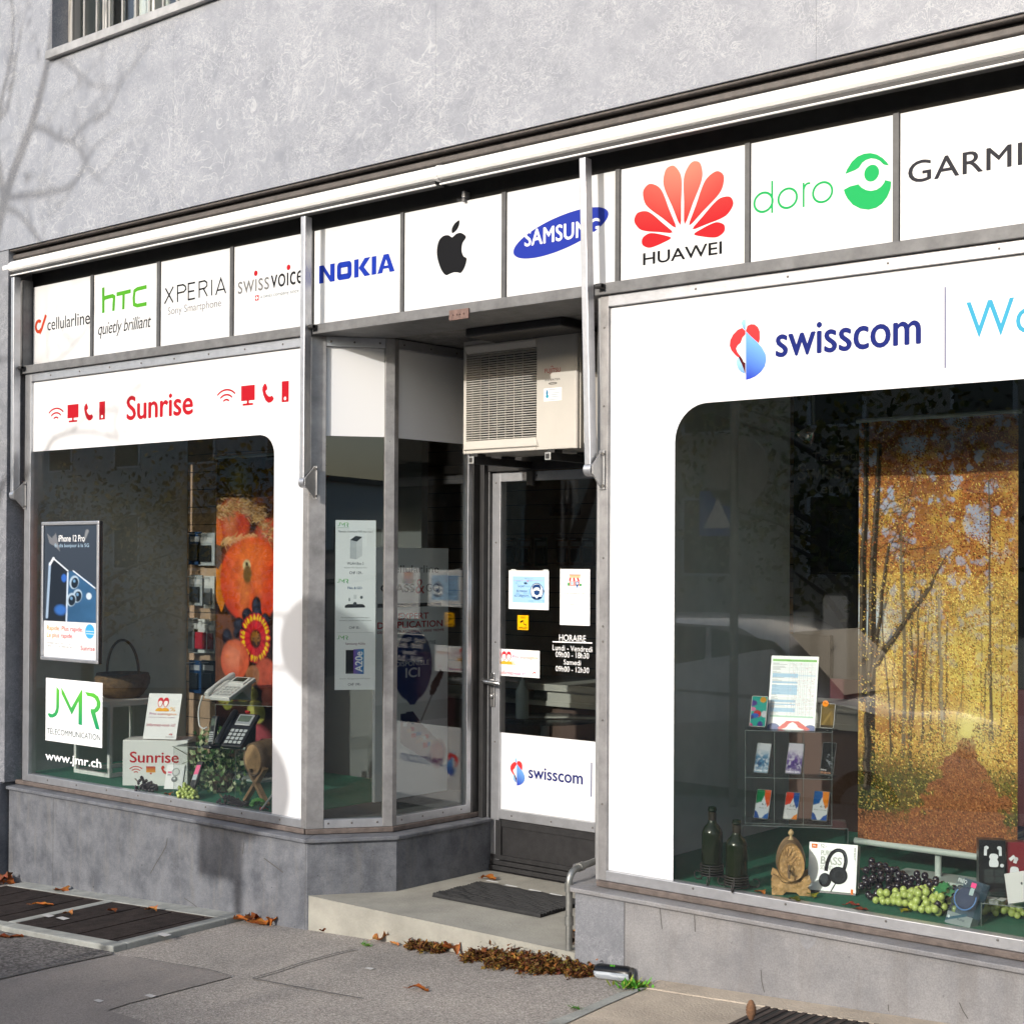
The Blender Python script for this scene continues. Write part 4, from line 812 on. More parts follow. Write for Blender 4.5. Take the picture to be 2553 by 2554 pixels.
m=MB(); p,q=PA.z('AC',930,910),PA.z('AC',1112,762); m.pbox(PA,p[0],q[0],p[1],q[1],0,.0008,col=(.82,.84,.86)); ab=lambda x,y:(p[0]+x*(q[0]-p[0]),p[1]+y*(q[1]-p[1]))
for y,x0,x1 in ((.88,.06,.95),(.62,.35,.9),(.48,.42,.85),(.32,.32,.92),(.1,.1,.95)): 
    s0,s1=ab(x0,y),ab(x1,y); m.stroke(PA,[s0,s1],.0022,.0013,lin('6f7c90'))
s0=ab(.18,.65); disc(m,PA,s0[0],s0[1],.006,.012,.0013,lin('2f7fa8')); s0=ab(.19,.38); disc(m,PA,s0[0],s0[1],.008,.008,.0013,lin('2f9ab8')); m.build('sticker',INK,AC)
for xx in (PA.z('AC',215,1510)[0],PA.z('AC',1000,1490)[0]):
    m=MB(); zb=az0-.032; m.box(xx-.016,xx+.016,AY-.02,.95,zb-.017,zb+.017); m.box(xx-.02,xx+.02,AY+.0,AY+.06,zb+.017,az0-.001); m.box(xx-.02,xx+.02,AY+.22,AY+.28,zb+.017,az0-.001); m.box(xx-.02,xx+.02,.935,.953,zb-.10,zb+.02)
    m.box(xx-.016,xx+.016,AY-.024,AY-.0201,zb-.017,zb+.017,mi=1); m.box(xx-.010,xx+.010,AY-.0262,AY-.0242,zb-.011,zb+.011,mi=0); m.build('support_arm',[M_DARK,mat('galvanised_steel',(.62,.62,.6),.35,.8)],AC,bevel=.002)
# ------------------------------------------------------------------ stickers and notices on the glass
def sheet(pl,k,TL,BR,name,label,cat,img=None,col=(.8,.81,.82),c=0.0,th=.0012,group=None,mt=None):
    a0,b1=pl.z(k,*TL); a1,b0=pl.z(k,*BR)
    t=thing(name,label,cat,pl.P((a0+a1)/2,b0,c),group); m=MB()
    m.pbox(pl,a0,a1,b0,b1,c-th,c,col=col); m.build('paper' if cat!='sticker' else 'backing',mt or INK,t)
    if img is not None:
        g=MB(); e=.004*(a1-a0); g.grid(pl,a0+e,a1-e,b0+e,b1-e,img,c+.0005); g.build('print',INKG,t)
    return t,(a0,a1,b0,b1)
class UV:
    """unit coordinates inside a sheet"""
    def __init__(s,pl,r,c): s.pl,s.r,s.c=pl,r,c
    def p(s,x,y): a0,a1,b0,b1=s.r; return a0+x*(a1-a0),b1-y*(b1-b0)
    def text(s,mb,tx,x0,y0,x1,y1,col,**kw): a,b=s.p(x0,y1); a2,b2=s.p(x1,y0); lettering(mb,s.pl,tx,a,a2,b,b2,s.c,col,**kw)
    def rect(s,mb,x0,y0,x1,y1,col,dc=0): mb.poly(s.pl,[s.p(x0,y0),s.p(x1,y0),s.p(x1,y1),s.p(x0,y1)],s.c+dc,col)
    def poly(s,mb,pts,col,dc=0): mb.poly(s.pl,[s.p(*q) for q in pts],s.c+dc,col)
    def disc(s,mb,x,y,rx,ry,col,dc=0): a0,a1,b0,b1=s.r; q=s.p(x,y); disc(mb,s.pl,q[0],q[1],rx*(a1-a0),ry*(b1-b0),s.c+dc,col,20)
JG=lambda k:tuple(np.array(lin('0b8a5e'))*(1-k)+np.array(lin('5cb531'))*k)
JMR=[[(303,988),(318,1008),(318,1110),(314,1140),(303,1165),(285,1178),(268,1180),(257,1163),(262,1152),(280,1158),(294,1146),(302,1120)],
     [(328,990),(346,1020),(383,1105),(436,992),(440,1000),(440,1202),(421,1200),(421,1062),(386,1148),(331,1028)],
     [(454,1003),(500,1006),(522,1022),(534,1055),(533,1085),(522,1108),(508,1120),(531,1216),(511,1214),(484,1118),(484,1100),(502,1098),(514,1078),(514,1055),(504,1036),(490,1028),(467,1026)]]
def jmr(mb,f,c,pl):
    for q in JMR: mb.poly(pl,[f((x-257)/274,(y-988)/228) for x,y in q],c,[JG(1-(y-988)/228) for x,y in q])
PI_=front(.0275)                                        # inner face of the left panes
PSK=front(.0185)
t,r=sheet(PSK,'B',(246,945),(546,1322),'window_sticker','square white sticker with a green three letter monogram low on the left pane','sticker'); u=UV(PSK,r,.0006)
m=MB(); jmr(m,lambda x,y:u.p(.04+x*.92,.125+y*.60),.0006,PSK); m.build('monogram',INK,t)
m=MB(); u.text(m,'T\u00c9L\u00c9COMMUNICATION',.03,.775,.97,.89,lin('1f3a3a')); m.build('lettering',INK,t)
t=thing('window_lettering','white web address lettering stuck on the left pane under the monogram sticker','lettering',PSK.P(-7.1,-1.08)); m=MB(); zlet(m,PSK,'B','www.jmr.ch',243,1398,1338,543,.0006,(.82,.82,.82),bold=.045); m.build('letters',INK,t)
def cv(w,h,c='ffffff'): return Canvas(w,h,lin(c) if isinstance(c,str) else c)
# framed phone advertisement
c=cv(90,216,'2f3742'); c.put((1-c.Y)*.55,lin('3a4452')); c.rect(0,.725,1,1,(.78,.78,.79))
ph=[(.10,.30),(.16,.245),(.22,.25),(.44,.34),(.44,.72),(.05,.72),(.08,.5)]; c.poly(ph,lin('1d2530')); c.line((.11,.29),(.06,.70),.022,lin('93a8bf')); c.line((.17,.25),(.45,.345),.012,lin('cdd5dd')); c.line((.11,.30),(.18,.25),.018,lin('d8dee5'))
ph=[(.43,.37),(.48,.345),(.56,.345),(.9,.44),(.97,.50),(.97,.725),(.43,.725)]; c.poly(ph,lin('274a6b')); c.put(c.polym(ph)*(c.X*.8)*(c.noise(5,3,2)),lin('3f6f99')); c.line((.45,.36),(.43,.72),.014,lin('b9c8d8')); c.line((.55,.345),(.95,.47),.01,lin('cfd8e2'))
for x,y in ((.57,.43),(.63,.53),(.52,.56)): c.ell(x,y,.085,.12,lin('9fb4c6'),10,.2); c.ell(x+.01,y+.005,.065,.095,lin('16222f'),10,.15); c.ell(x,y-.01,.025,.03,lin('5f86a8'),0,.4)
c.ell(.84,.53,.05,.06,lin('b8c6d2'),0,.3); c.ell(.38,.40,.05,.07,lin('2d5fb0'),0,.5); c.ell(.32,.64,.11,.09,lin('3162a8'),0,.6); c.poly([(.05,.06),(.14,.1),(.22,.06),(.30,.2),(.2,.16),(.1,.14)],lin('8f8f92'),.5); c.line((.80,.05),(.74,.13),.03,lin('97989b'),.01,.6)
c.ell(.86,.79,.085,.13,lin('3f9fd8'),0,.1); a=c.noise(40,1,3)
for y in (.785,.805): c.rect(.79,y,.93,y+.006,(.75,.8,.85))
for y,x1 in ((.895,.5),(.915,.55)): c.put(((c.X>.05)&(c.X<x1)&(abs(c.Y-y)<.005))*(c.noise(60,1,4)>.4)*1.0,lin('a7a7a7'))
PF1=front(.030)
t,r=sheet(PF1,'B',(240,112),(542,872),'poster_frame','aluminium snap frame with a dark blue phone advertisement on the left pane','poster',None,(.05,.05,.05),c=.012,th=.016,mt=M_DARK)
a0,a1,b0,b1=r; w=.020; m=MB()
for q in ((a0,a1,b1-w,b1),(a0,a1,b0,b0+w),(a0,a0+w,b0+w,b1-w),(a1-w,a1,b0+w,b1-w)): m.pbox(PF1,*q,.0125,.024)
m.build('frame',M_ALU,t,bevel=.004); r2=(a0+w,a1-w,b0+w,b1-w); g=MB(); g.grid(PF1,r2[0],r2[1],r2[2],r2[3],c.a,.0135); g.build('print',INKG,t); u=UV(PF1,r2,.0142)
m=MB(); u.text(m,'iPhone 12 Pro',.27,.075,.76,.125,(.75,.75,.75),bold=.02); u.text(m,'Et dis bonjour \u00e0 la 5G',.2,.14,.84,.175,lin('9fb8cc')); m.build('headline',INK,t); m=MB()
gr=lambda x,y:tuple(np.array(lin('f0a23a'))*(1-min(1,x*1.6))+np.array(lin('e0323a'))*min(1,x*1.6))
u.text(m,'Rapide. Plus rapide.',.06,.762,.74,.808,None,colf=gr,bold=.015); u.text(m,'Le plus rapide.',.06,.815,.56,.862,None,colf=gr,bold=.015); m.build('slogan',INK,t); m=MB(); u.text(m,'Sunrise',.70,.90,.96,.935,C_['red'],bold=.02); m.build('lettering',INK,t)
# price list on the angled pane
PCI=Pl(PC.P(0,0,-.0285),PC.ex,PC.ez)
t,r=sheet(PCI,'CH',(90,66),(330,1100),'price_list','tall white price list with three offers on the narrow angled pane','notice',None,(.74,.78,.80),c=.0); u=UV(PCI,r,.0006); m=MB()
for i,(tt,pr_,yo) in enumerate((('WLAN Box 2','CHF 129.-',0),('Film & GO','CHF 35.-',.333),('Samsung A20e','CHF 199.-',.666))):
    jmr(m,lambda x,y:u.p(.05+x*.27,yo+.012+y*.028),.0006,PCI) if i==0 else None; u.rect(m,.05,yo+.044,.33,yo+.0455,lin('6fa58c'))
    if i==0:
        u.text(m,'Mauvaise couverture WiFi chez vous ?',.07,.060,.93,.073,lin('5d686c')); u.text(m,tt,.29,.247,.70,.263,lin('4b5458')); u.text(m,'R\u00e9p\u00e9teur WiFi / Bluetooth Mesh',.22,.276,.78,.286,lin('8b9498')); u.text(m,pr_,.35,.302,.68,.318,lin('3d4a55'),bold=.02)
        u.poly(m,[(.36,.115),(.66,.098),(.66,.21),(.52,.23),(.36,.225)],lin('c6ccd0')); u.poly(m,[(.36,.118),(.52,.126),(.52,.231),(.36,.226)],lin('b3babf'),.0002); u.poly(m,[(.36,.117),(.50,.092),(.66,.098),(.53,.126)],lin('2b3034'),.0003)
    m.build('offer_print',INK,t) if i==0 else None
    if i==1:
        m=MB(); jmr(m,lambda x,y:u.p(.05+x*.27,yo+.012+y*.028),.0006,PCI); u.text(m,tt,.31,.392,.66,.407,lin('2f5f8a'),bold=.02); u.poly(m,[(.24,.503),(.32,.495),(.68,.495),(.74,.505),(.74,.515),(.24,.517)],lin('22272b')); u.disc(m,.49,.493,.045,.011,lin('3a4248'),.0002); u.disc(m,.65,.455,.035,.009,lin('59646a')); u.disc(m,.35,.468,.02,.011,lin('7f888d')); u.rect(m,.46,.44,.53,.465,lin('c3cace'))
        u.text(m,'Film de protection contre dommages !',.15,.570,.85,.580,lin('5d686c')); u.text(m,'smartphone, tablette, montre, appareil photo',.10,.587,.90,.597,lin('5d686c')); u.text(m,pr_,.35,.626,.63,.641,lin('3d4a55'),bold=.02); u.rect(m,.05,.662,.95,.6635,lin('9fb0b5'))
    m.build('offer_print',INK,t) if i==1 else None
    if i==2:
        m=MB(); jmr(m,lambda x,y:u.p(.05+x*.27,yo+.012+y*.028),.0006,PCI); u.text(m,tt,.26,.722,.75,.738,lin('6a3b4a'),bold=.02); u.rect(m,.27,.765,.47,.905,lin('15171c')); q=[(.46,.762),(.72,.758),(.72,.908),(.46,.905)]; m.poly(PCI,[u.p(*z) for z in q],.0008,[lin('6b3f9e'),lin('2f8fc0'),lin('1f6aa5'),lin('6a3f9c')])
        V,F=textgeo('A20e',.02); a_,b_=u.p(.50,.895); a2_,b2_=u.p(.69,.775); m.add([PCI.P(a_+(1-y)*(a2_-a_),b_+x*(b2_-b_),.0011) for x,y in V],F,(.7,.75,.8))
        u.text(m,'Ecran 5.8", 3GB, Appareil photo 8 MP s\u00e9lection',.13,.930,.87,.940,lin('5d686c')); u.text(m,pr_,.33,.960,.66,.976,lin('3d4a55'),bold=.02); m.build('offer_print',INK,t)
# notices on the door
PDS=front(.9700)
t,r=sheet(PDS,'D4',(408,196),(864,652),'mask_notice','square white notice with a blue picture of a masked head, upper left on the door','notice'); u=UV(PDS,r,.0006); m=MB(); u.rect(m,.10,.15,.905,.83,lin('9cc3e6'))
g=np.random.default_rng(4)
for i in range(26): x,y=.12+g.random()*.75,.17+g.random()*.62; u.rect(m,x,y,min(.9,x+.05+.1*g.random()),min(.825,y+.02+.05*g.random()),lin('8ab6de'),.0001)
u.text(m,'OBLIGATOIRE',.40,.195,.60,.215,lin('33507a'),); u.rect(m,.13,.255,.87,.260,lin('c26a80'),.0003); u.poly(m,[(.45,.259),(.51,.259),(.48,.295)],lin('c26a80'),.0003)
for tx,y0,x0,x1 in (('Le port',.365,.24,.42),('du masque',.49,.20,.47),('est obligatoire',.615,.15,.51)): u.text(m,tx,x0,y0,x1,y0+.085,lin('234a86'),bold=.02)
u.disc(m,.71,.53,.16,.215,lin('f4f8fb'),.0003); ring(m,PDS,*(lambda p,q:(p[0],q[0],p[1],q[1]))(u.p(.55,.745),u.p(.87,.315)),.004,.0011,lin('1d3f72'))
u.poly(m,smooth([(.62,.50),(.60,.42),(.66,.36),(.74,.35),(.79,.38),(.81,.44),(.79,.51),(.76,.44),(.66,.44)],True,3),lin('1d3f72'),.0005); u.poly(m,[(.635,.52),(.71,.50),(.785,.52),(.775,.60),(.71,.64),(.645,.60)],lin('1d3f72'),.0006); u.poly(m,smooth([(.58,.68),(.66,.66),(.71,.71),(.76,.66),(.84,.68),(.78,.735),(.71,.745),(.64,.735)],True,3),lin('1d3f72'),.0005); m.build('print',INK,t)
m=MB(); 
for x in (.06,.86): m=MB(); u.rect(m,x,-.03,x+.12,.02,(.6,.63,.62),-.0002); m.build('tape',INK,t)
t,r=sheet(PDS,'D4',(996,180),(1336,834),'entry_notice','tall white notice topped by a little shop drawing, upper right on the door','notice'); u=UV(PDS,r,.0006); m=MB()
u.rect(m,.32,.10,.68,.155,lin('e9b48c')); u.rect(m,.31,.095,.69,.11,lin('d8695a'),.0001)
for i in range(6): u.poly(m,[(.32+i*.06,.155),(.38+i*.06,.155),(.375+i*.075-.015,.21),(.30+i*.075,.21)],lin('c5343c') if i%2==0 else lin('f3ece6'),.0002)
u.rect(m,.32,.21,.66,.30,lin('e58f86')); u.rect(m,.37,.22,.45,.28,lin('9fd0e0'),.0002); u.rect(m,.52,.22,.62,.285,lin('9fd0e0'),.0002); u.disc(m,.29,.27,.035,.035,lin('3f9a55'),.0001); u.disc(m,.69,.28,.04,.025,lin('3f9a55'),.0001)
u.disc(m,.58,.255,.06,.035,lin('1f6fb0'),.0003); u.poly(m,[(.53,.27),(.63,.27),(.58,.345)],lin('1f6fb0'),.0003); u.disc(m,.58,.255,.03,.02,lin('f3f6f8'),.0004)
u.text(m,'ENTR\u00c9E CONTR\u00d4L\u00c9E DES CLIENTS',.14,.415,.86,.440,lin('6f7478')); u.rect(m,.14,.444,.86,.447,lin('8d9195'))
for tx,y,x0,x1 in (('Suite au d\u00e9partement F\u00e9d\u00e9ral, nos mesures en',.475,.12,.88),('vigueur.',.505,.12,.38),('Cette boutique fait 48 m2',.56,.24,.76),('Cela signifie : 5 personnes',.62,.24,.76),('(clients & vendeurs)',.66,.30,.70),('dans la boutique en m\u00eame temps.',.72,.16,.84),('Veuillez patienter devant l\'entr\u00e9e jusqu\'\u00e0',.77,.12,.88),('ce qu\'une place se lib\u00e8re. Merci de votre',.805,.12,.80),('compr\u00e9hension',.845,.12,.36)): u.text(m,tx,x0,y,x1,y+.022,lin('8a4a4e') if 'personnes' in tx else lin('85898d'))
m.build('print',INK,t)
t,r=sheet(PDS,'D4',(508,710),(631,882),'video_sticker','small yellow video surveillance sticker on the door glass','sticker',None,lin('f2b200')); u=UV(PDS,r,.0006); m=MB(); u.text(m,'VIDEO',.28,.09,.74,.22,lin('1a1608')); u.poly(m,[(.22,.44),(.50,.31),(.56,.40),(.28,.54)],lin('1a1608')); u.poly(m,[(.52,.46),(.56,.44),(.62,.58),(.76,.62),(.76,.56),(.80,.56),(.80,.74),(.76,.74),(.76,.67),(.58,.63)],lin('1a1608')); u.text(m,'SURVEILLANCE',.09,.80,.91,.92,lin('1a1608'),bold=.02); m.build('print',INK,t)
def heads(u,m,x,y,w,h):
    P=lambda q:[(x+a*w,y+b*h) for a,b in q]
    for dx,s in ((0,1),(.40,1.08)):
        u.poly(m,smooth(P([(dx+.02,1.0),(dx+.06,.84),(dx+.2,.76),(dx+.36,.76),(dx+.52,.84),(dx+.56,1.0)]),True,3),lin('eeaa33'),.0001+dx*.0004); u.poly(m,smooth(P([(dx+.10,.42),(dx+.12,.12),(dx+.28,.0),(dx+.45,.1),(dx+.48,.42),(dx+.40,.62),(dx+.28,.72),(dx+.17,.62)]),True,4),lin('d93340'),.0002+dx*.0004); u.poly(m,smooth(P([(dx+.15,.40),(dx+.20,.26),(dx+.38,.26),(dx+.43,.40),(dx+.37,.60),(dx+.28,.68),(dx+.20,.58)]),True,4),lin('fbf7f4'),.0003+dx*.0004)
gr2=lambda x,y:tuple(np.array(lin('9a2f86'))*(1-x)+np.array(lin('f09a2a'))*x)
t,r=sheet(PDS,'D4',(303,1096),(760,1434),'price_sticker','white sticker with two red haired heads on the glass beside the door handle','sticker',None,(.82,.82,.83),c=.0005); u=UV(PDS,r,.0012); m=MB(); heads(u,m,.03,.08,.30,.48); u.text(m,'Prix avantageux',.33,.20,.96,.36,None,colf=gr2); u.text(m,'pour les employ\u00e9s de l\'\u00c9tat',.33,.365,.75,.40,lin('b03a8a')); u.text(m,'%',.29,.43,.40,.58,lin('f0b040')); u.text(m,'Informez-vous ici!',.04,.80,.66,.94,None,colf=lambda x,y:tuple(np.array(lin('d8232a'))*(1-x)+np.array(lin('8a2f96'))*x)); u.text(m,'Sunrise',.77,.90,.95,.96,lin('8a8a8a')); m.stroke(PDS,[u.p(.84,.86),u.p(.86,.80),u.p(.90,.80),u.p(.90,.85)],.004,.0013,lin('d8232a')); m.build('print',INK,t)
t=thing('opening_hours','white opening hours lettering headed HORAIRE on the door glass','lettering',PDS.P(-4.2,-.7)); m=MB(); wc=(.82,.82,.82)
for tx,x0,yb,yt,x1,b in (('HORAIRE',985,1004,930,1292,.008),('Lundi - Vendredi',910,1112,1050,1366,.006),('09h00 - 18h30',945,1190,1125,1328,.006),('Samedi',1037,1276,1218,1235,.006),('09h00 - 12h30',945,1353,1290,1328,.006)): zlet(m,PDS,'D4',tx,x0,yb,yt,x1,.0006,wc,bold=b)
zstroke(m,PDS,'D4',[(910,1015),(1366,1030)],11,.0006,wc); m.build('letters',INK,t)
# ------------------------------------------------------------------ boards and banners behind the glass
def banner(name,label,y,u0,u1,v0,v1,img,post=True,zfoot=ZC):
    a0,b1=front(y).ab(u0,v0); a1,_=front(y).ab(u1,v0); _,b0=front(y).ab(u0,v1); pl=front(y)
    t=thing(name,label,'banner',((a0+a1)/2,y,zfoot)); m=MB(); m.grid(pl,a0,a1,b0,b1,img,0.0,bend=lambda x:.006*np.sin(x*9)); m.build('printed_sheet',INK,t)
    m=MB(); m.tube([(a0-.012,y,b0-.006),(a1+.16 if post else a1+.01,y,b0-.006)],.013,12); m.build('rail',mat('pale_grey_rail',(.40,.45,.42),.5),t); m=MB(); m.tube([(a0-.01,y,b1+.006),(a1+.01,y,b1+.006)],.009,10); m.build('rail',mat('pale_grey_rail',(.40,.45,.42),.5),t)
    m=MB(); xm=(a0+a1)/2
    m.tube([(xm,y+.032,zfoot),(xm,y+.034,b1)],.013,12); m.box(xm-.16,xm+.16,y-.05,y+.10,zfoot+.0005,zfoot+.012); m.build('post',MATS['pale_grey_rail'],t); return t
# autumn wood: sky gaps, haze of leaves, trunks, bushes and a path of fallen leaves
W_,H_=210,545; c=Canvas(W_,H_,lin('c07a2a')); n1=c.noise(4,5,11); n2=c.noise(9,4,12); n3=c.noise(26,3,13)
def blend(c,m,col): c.put(np.clip(m,0,1),lin(col))
blend(c,(1-c.Y*1.6),'8a4a1c'); blend(c,np.exp(-((c.X-.72)/.25)**2-((c.Y-.66)/.18)**2),'e8cf4a'); blend(c,np.exp(-((c.Y-.54)/.2)**2)*n1*1.5,'e6cf62'); blend(c,(n1-.45)*3*(c.Y<.75),'b8691f'); blend(c,(n2-.5)*3.2*(c.Y<.8),'e0b23c')
blend(c,np.clip((c.noise(7,4,21)-.60)*9,0,1)*np.clip(1.3-c.Y*2.1,0,1)*.9,'a9bfe2'); blend(c,np.exp(-((c.X-.08)/.1)**2-((c.Y-.47)/.05)**2)*1.3,'d4e6f2')
g=np.random.default_rng(5)
def trunk(x0,x1,w0,w1,y0,y1,col):
    k=7; xs=np.linspace(x0,x1,k)+g.normal(0,.006,k); ys=np.linspace(y0,y1,k); ws=np.linspace(w0,w1,k)
    for i in range(k-1): c.line((xs[i],ys[i]),(xs[i+1],ys[i+1]),ws[i],lin(col),ws[i+1]); c.line((xs[i]-ws[i]*.5,ys[i]),(xs[i+1]-ws[i+1]*.5,ys[i+1]),ws[i]*.3,lin('8a7a62'),ws[i+1]*.3,.5)
for x,w,y0,y1 in ((.30,.007,.25,.78),(.42,.006,.3,.76),(.47,.006,.35,.75),(.56,.007,.45,.74),(.78,.004,.5,.74),(.83,.005,.2,.74),(.24,.005,.5,.8),(.52,.004,.4,.74),(.65,.003,.55,.73),(.90,.004,.4,.74)): trunk(x+.01,x,w*.6,w,y0,y1,'5a4128')
trunk(.13,.06,.012,.022,.10,.87,'3a2c1e'); trunk(.05,.03,.010,.018,.0,.62,'352a20'); trunk(.21,.10,.008,.014,.38,.62,'3c2d1f'); trunk(.40,.13,.007,.014,.42,.56,'40301f'); trunk(.55,.38,.004,.008,.33,.44,'4a3724'); trunk(.36,.34,.008,.012,.35,.82,'5c4a38'); trunk(.50,.55,.004,.011,.4,.75,'6b5640')
for i in range(70):
    x,y=g.random(),g.random()*.6; a=g.normal(-.6,.8); L=.03+.07*g.random(); c.line((x,y),(x+L*math.cos(a),y+L*math.sin(a)*.5),.002,lin('4a3620'),.001,.75)
pal=[lin(k) for k in ('e8c24a','d89a34','b0661f','f4dc74','8a5a1c','d9b040','e6cc5a','a8752a','6a5a20')]; palt=[lin(k) for k in ('a5501c','7d3514','c06a20','5a2a12','94401a','d08a2a')]; palg=[lin(k) for k in ('5c5a1e','3c4a1c','787222','8f8a2a','2c3a18')]
N=30000; P=np.c_[g.random(N),g.random(N)**.9*.80]; cl=c.noise(12,3,31)
cols=[]; keep=[]
for x,y in P:
    d=cl[min(H_-1,int(y*H_)),min(W_-1,int(x*W_))]
    if d<.40 and g.random()<.8: continue
    keep.append((x,y)); cols.append(np.array(palt[g.integers(6)] if y<.36 and g.random()<.75 else pal[g.integers(9)])*(.55+.9*g.random()))
c.dabs(keep,cols,1.3)
blend(c,np.clip((c.noise(16,4,51)-.60)*12,0,1)*np.clip(1.25-c.Y*1.9,0,1)*.85,'a9c0e4'); blend(c,np.exp(-((c.X-.07)/.09)**2-((c.Y-.475)/.04)**2)*1.2,'dcecf6')
for x,w,y0,y1,k in ((.31,.014,.26,.79,'7a6a50'),(.345,.008,.40,.78,'54402a'),(.41,.004,.44,.76,'4a3824'),(.545,.012,.42,.745,'9a8a6e'),(.80,.004,.5,.74,'4a3824'),(.85,.007,.15,.74,'54402a'),(.235,.007,.46,.80,'4a3824'),(.62,.003,.58,.735,'5a4630')): trunk(x+.03*g.normal(),x,w*.55,w,y0,y1,k)
trunk(.135,.065,.016,.040,.06,.88,'33271b'); trunk(.05,.03,.016,.030,.0,.66,'2f251b'); trunk(.20,.10,.010,.017,.30,.62,'3c2d1f'); trunk(.44,.13,.010,.022,.40,.575,'3d2e1f'); trunk(.58,.40,.004,.009,.31,.43,'453320')
for i in range(26):
    x,y=.05+.3*g.random(),.08+.35*g.random(); L=.08+.16*g.random(); a=g.normal(-.5,.5); c.line((x,y),(x+L*math.cos(a),y+L*math.sin(a)*.45),.004,lin('3f2f20'),.001,.85)
c.a*=(.80+.42*np.clip(c.noise(5,3,77),0,1))[...,None]
N=3600; P=np.c_[g.random(N),g.random(N)*.76]; c.dabs(P,[np.array(palt[g.integers(6)] if y<.36 and g.random()<.7 else pal[g.integers(9)])*(.6+.9*g.random()) for x,y in P],1.2)
pn=c.noise(18,3,41); half=.03+np.clip(c.Y-.735,0,1)**1.1*1.75; cxp=.70-.30*np.clip(c.Y-.75,0,1)+.02*np.sin(c.Y*30)
pathm=np.clip(1.15-np.abs(c.X-cxp)/half+(pn-.5)*1.1,0,1)*(c.Y>.735); blend(c,np.clip((c.Y-.775)*14,0,1)*np.clip(.35+n2,0,1)*.95,'5a5520'); blend(c,np.clip((c.Y-.76)*9,0,1)*np.clip(1.1-c.X*2.2,0,1),'26301a'); blend(c,np.clip((c.Y-.80)*9,0,1)*np.clip(c.X*3-2.2,0,1),'3f441c'); blend(c,np.clip(pathm*4,0,1),'95592e'); blend(c,np.clip((c.Y-.925+pn*.05-.02)*22,0,1),'8c4f26')
blend(c,np.exp(-((c.X-.70)/.10)**2-((c.Y-.715)/.035)**2)*.9,'f2e27a')
N=14000; P=[(g.random(),.70+.30*g.random()) for _ in range(N)]; cols=[]; keep=[]
for x,y in P:
    pm_=pathm[min(H_-1,int(y*H_)),min(W_-1,int(x*W_))]; q=n2[min(H_-1,int(y*H_)),min(W_-1,int(x*W_))]
    if pm_>.12 or y>.925: keep.append((x,y)); cols.append(np.array(lin(('a8642e','7a431d','c08446','5e3218','94562a','b5743a')[g.integers(6)]))*(.55+.8*g.random()))
    elif (q>.47 or y>.80) and g.random()<.8: keep.append((x,y)); cols.append(np.array(palg[g.integers(5)] if (g.random()<np.clip((y-.74)*8,.15,.75)) else pal[g.integers(9)])*(.5+.9*g.random()))
c.dabs(keep,cols,1.4)
trunk(.07,.06,.020,.026,.70,.87,'2e2418')
c.a=(c.a*.88+.12*c.a.mean(2,keepdims=True))*.74
banner('forest_banner','tall hanging banner printed with an autumn forest path in the right window',.70,1620,1921,797,1584,c.a)
# harvest still life
W_,H_=120,350; c=Canvas(W_,H_,lin('2a140d')); n=c.noise(8,4,3); blend(c,(n-.4)*2.4*(c.Y<.35),'5a2a18'); blend(c,np.exp(-((c.X-.33)/.17)**2-((c.Y-.065)/.05)**2)*1.4,'8f8a4c'); blend(c,np.exp(-((c.X-.33)/.08)**2-((c.Y-.065)/.02)**2),'b0a860')
e_=lambda x,y,rx,ry,*k: c.ell(x,y,rx,ry,*k)
e_(.26,.22,.24,.22,lin('b03a26'),0,.25); e_(.22,.215,.09,.16,lin('cf7a50'),0,.9,.8); e_(.80,.27,.22,.16,lin('a8382a'),0,.2); e_(.74,.26,.1,.1,lin('c86a50'),0,.9,.6)
for i in range(420):
    t_=g.random(); x=-.02+.85*t_+g.normal(0,.05); y=.205-.075*math.sin(t_*3.1)+.08*t_+g.normal(0,.016); c.line((x,y),(x+.06,y+.012*g.normal()),.007,lin(('b08a5a','8f6a42','c9a878','7a5534')[g.integers(4)]),.002,.85)
for i in range(120): t_=g.random(); x=.08+.5*t_; y=.295-.02*t_+g.normal(0,.006); c.line((x,y),(x+.05,y+.01*g.normal()),.008,lin(('c8a070','b08a58','dcb888')[g.integers(3)]),.002,.85)
c.poly([(0,.20),(.08,.23),(.12,.28),(.06,.31),(0,.32)],lin('c8622c')); c.poly([(0,.33),(.10,.37),(.16,.44),(.20,.48),(.10,.54),(.02,.50),(0,.48)],lin('d07a20')); c.poly([(0,.30),(.09,.31),(.11,.36),(.04,.39),(0,.38)],lin('5a4a44'))
e_(.54,.425,.46,.43,lin('cf3b1a'),0,.08); e_(.46,.40,.30,.32,lin('d96236'),0,.8,.9); e_(.44,.42,.08,.36,lin('e08a4c'),4,.9,.5); e_(.56,.335,.28,.12,lin('e06a2c'),0,.9,.75); e_(.62,.42,.06,.36,lin('e2703a'),-4,.9,.5)
for x in (.2,.34,.62,.78): c.line((.46,.38),(x,.53),.005,lin('a82c14'),.003,.4)
e_(.46,.375,.055,.06,lin('c9b58a'),0,.3); e_(.47,.405,.06,.09,lin('7a5a30'),0,.4); e_(.46,.37,.018,.02,lin('2a2a18'),0,.5)
blend(c,((c.Y>.545)&(c.X<.36+.1*np.sin(c.Y*20))&(c.Y<.83))*(.5+n),'6a3f2a')
for i in range(60): x=.0+.34*g.random(); c.line((x,.56),(x+.02,.8),.003,lin(('4a2a1c','7a4a34')[i%2]),.002,.5)
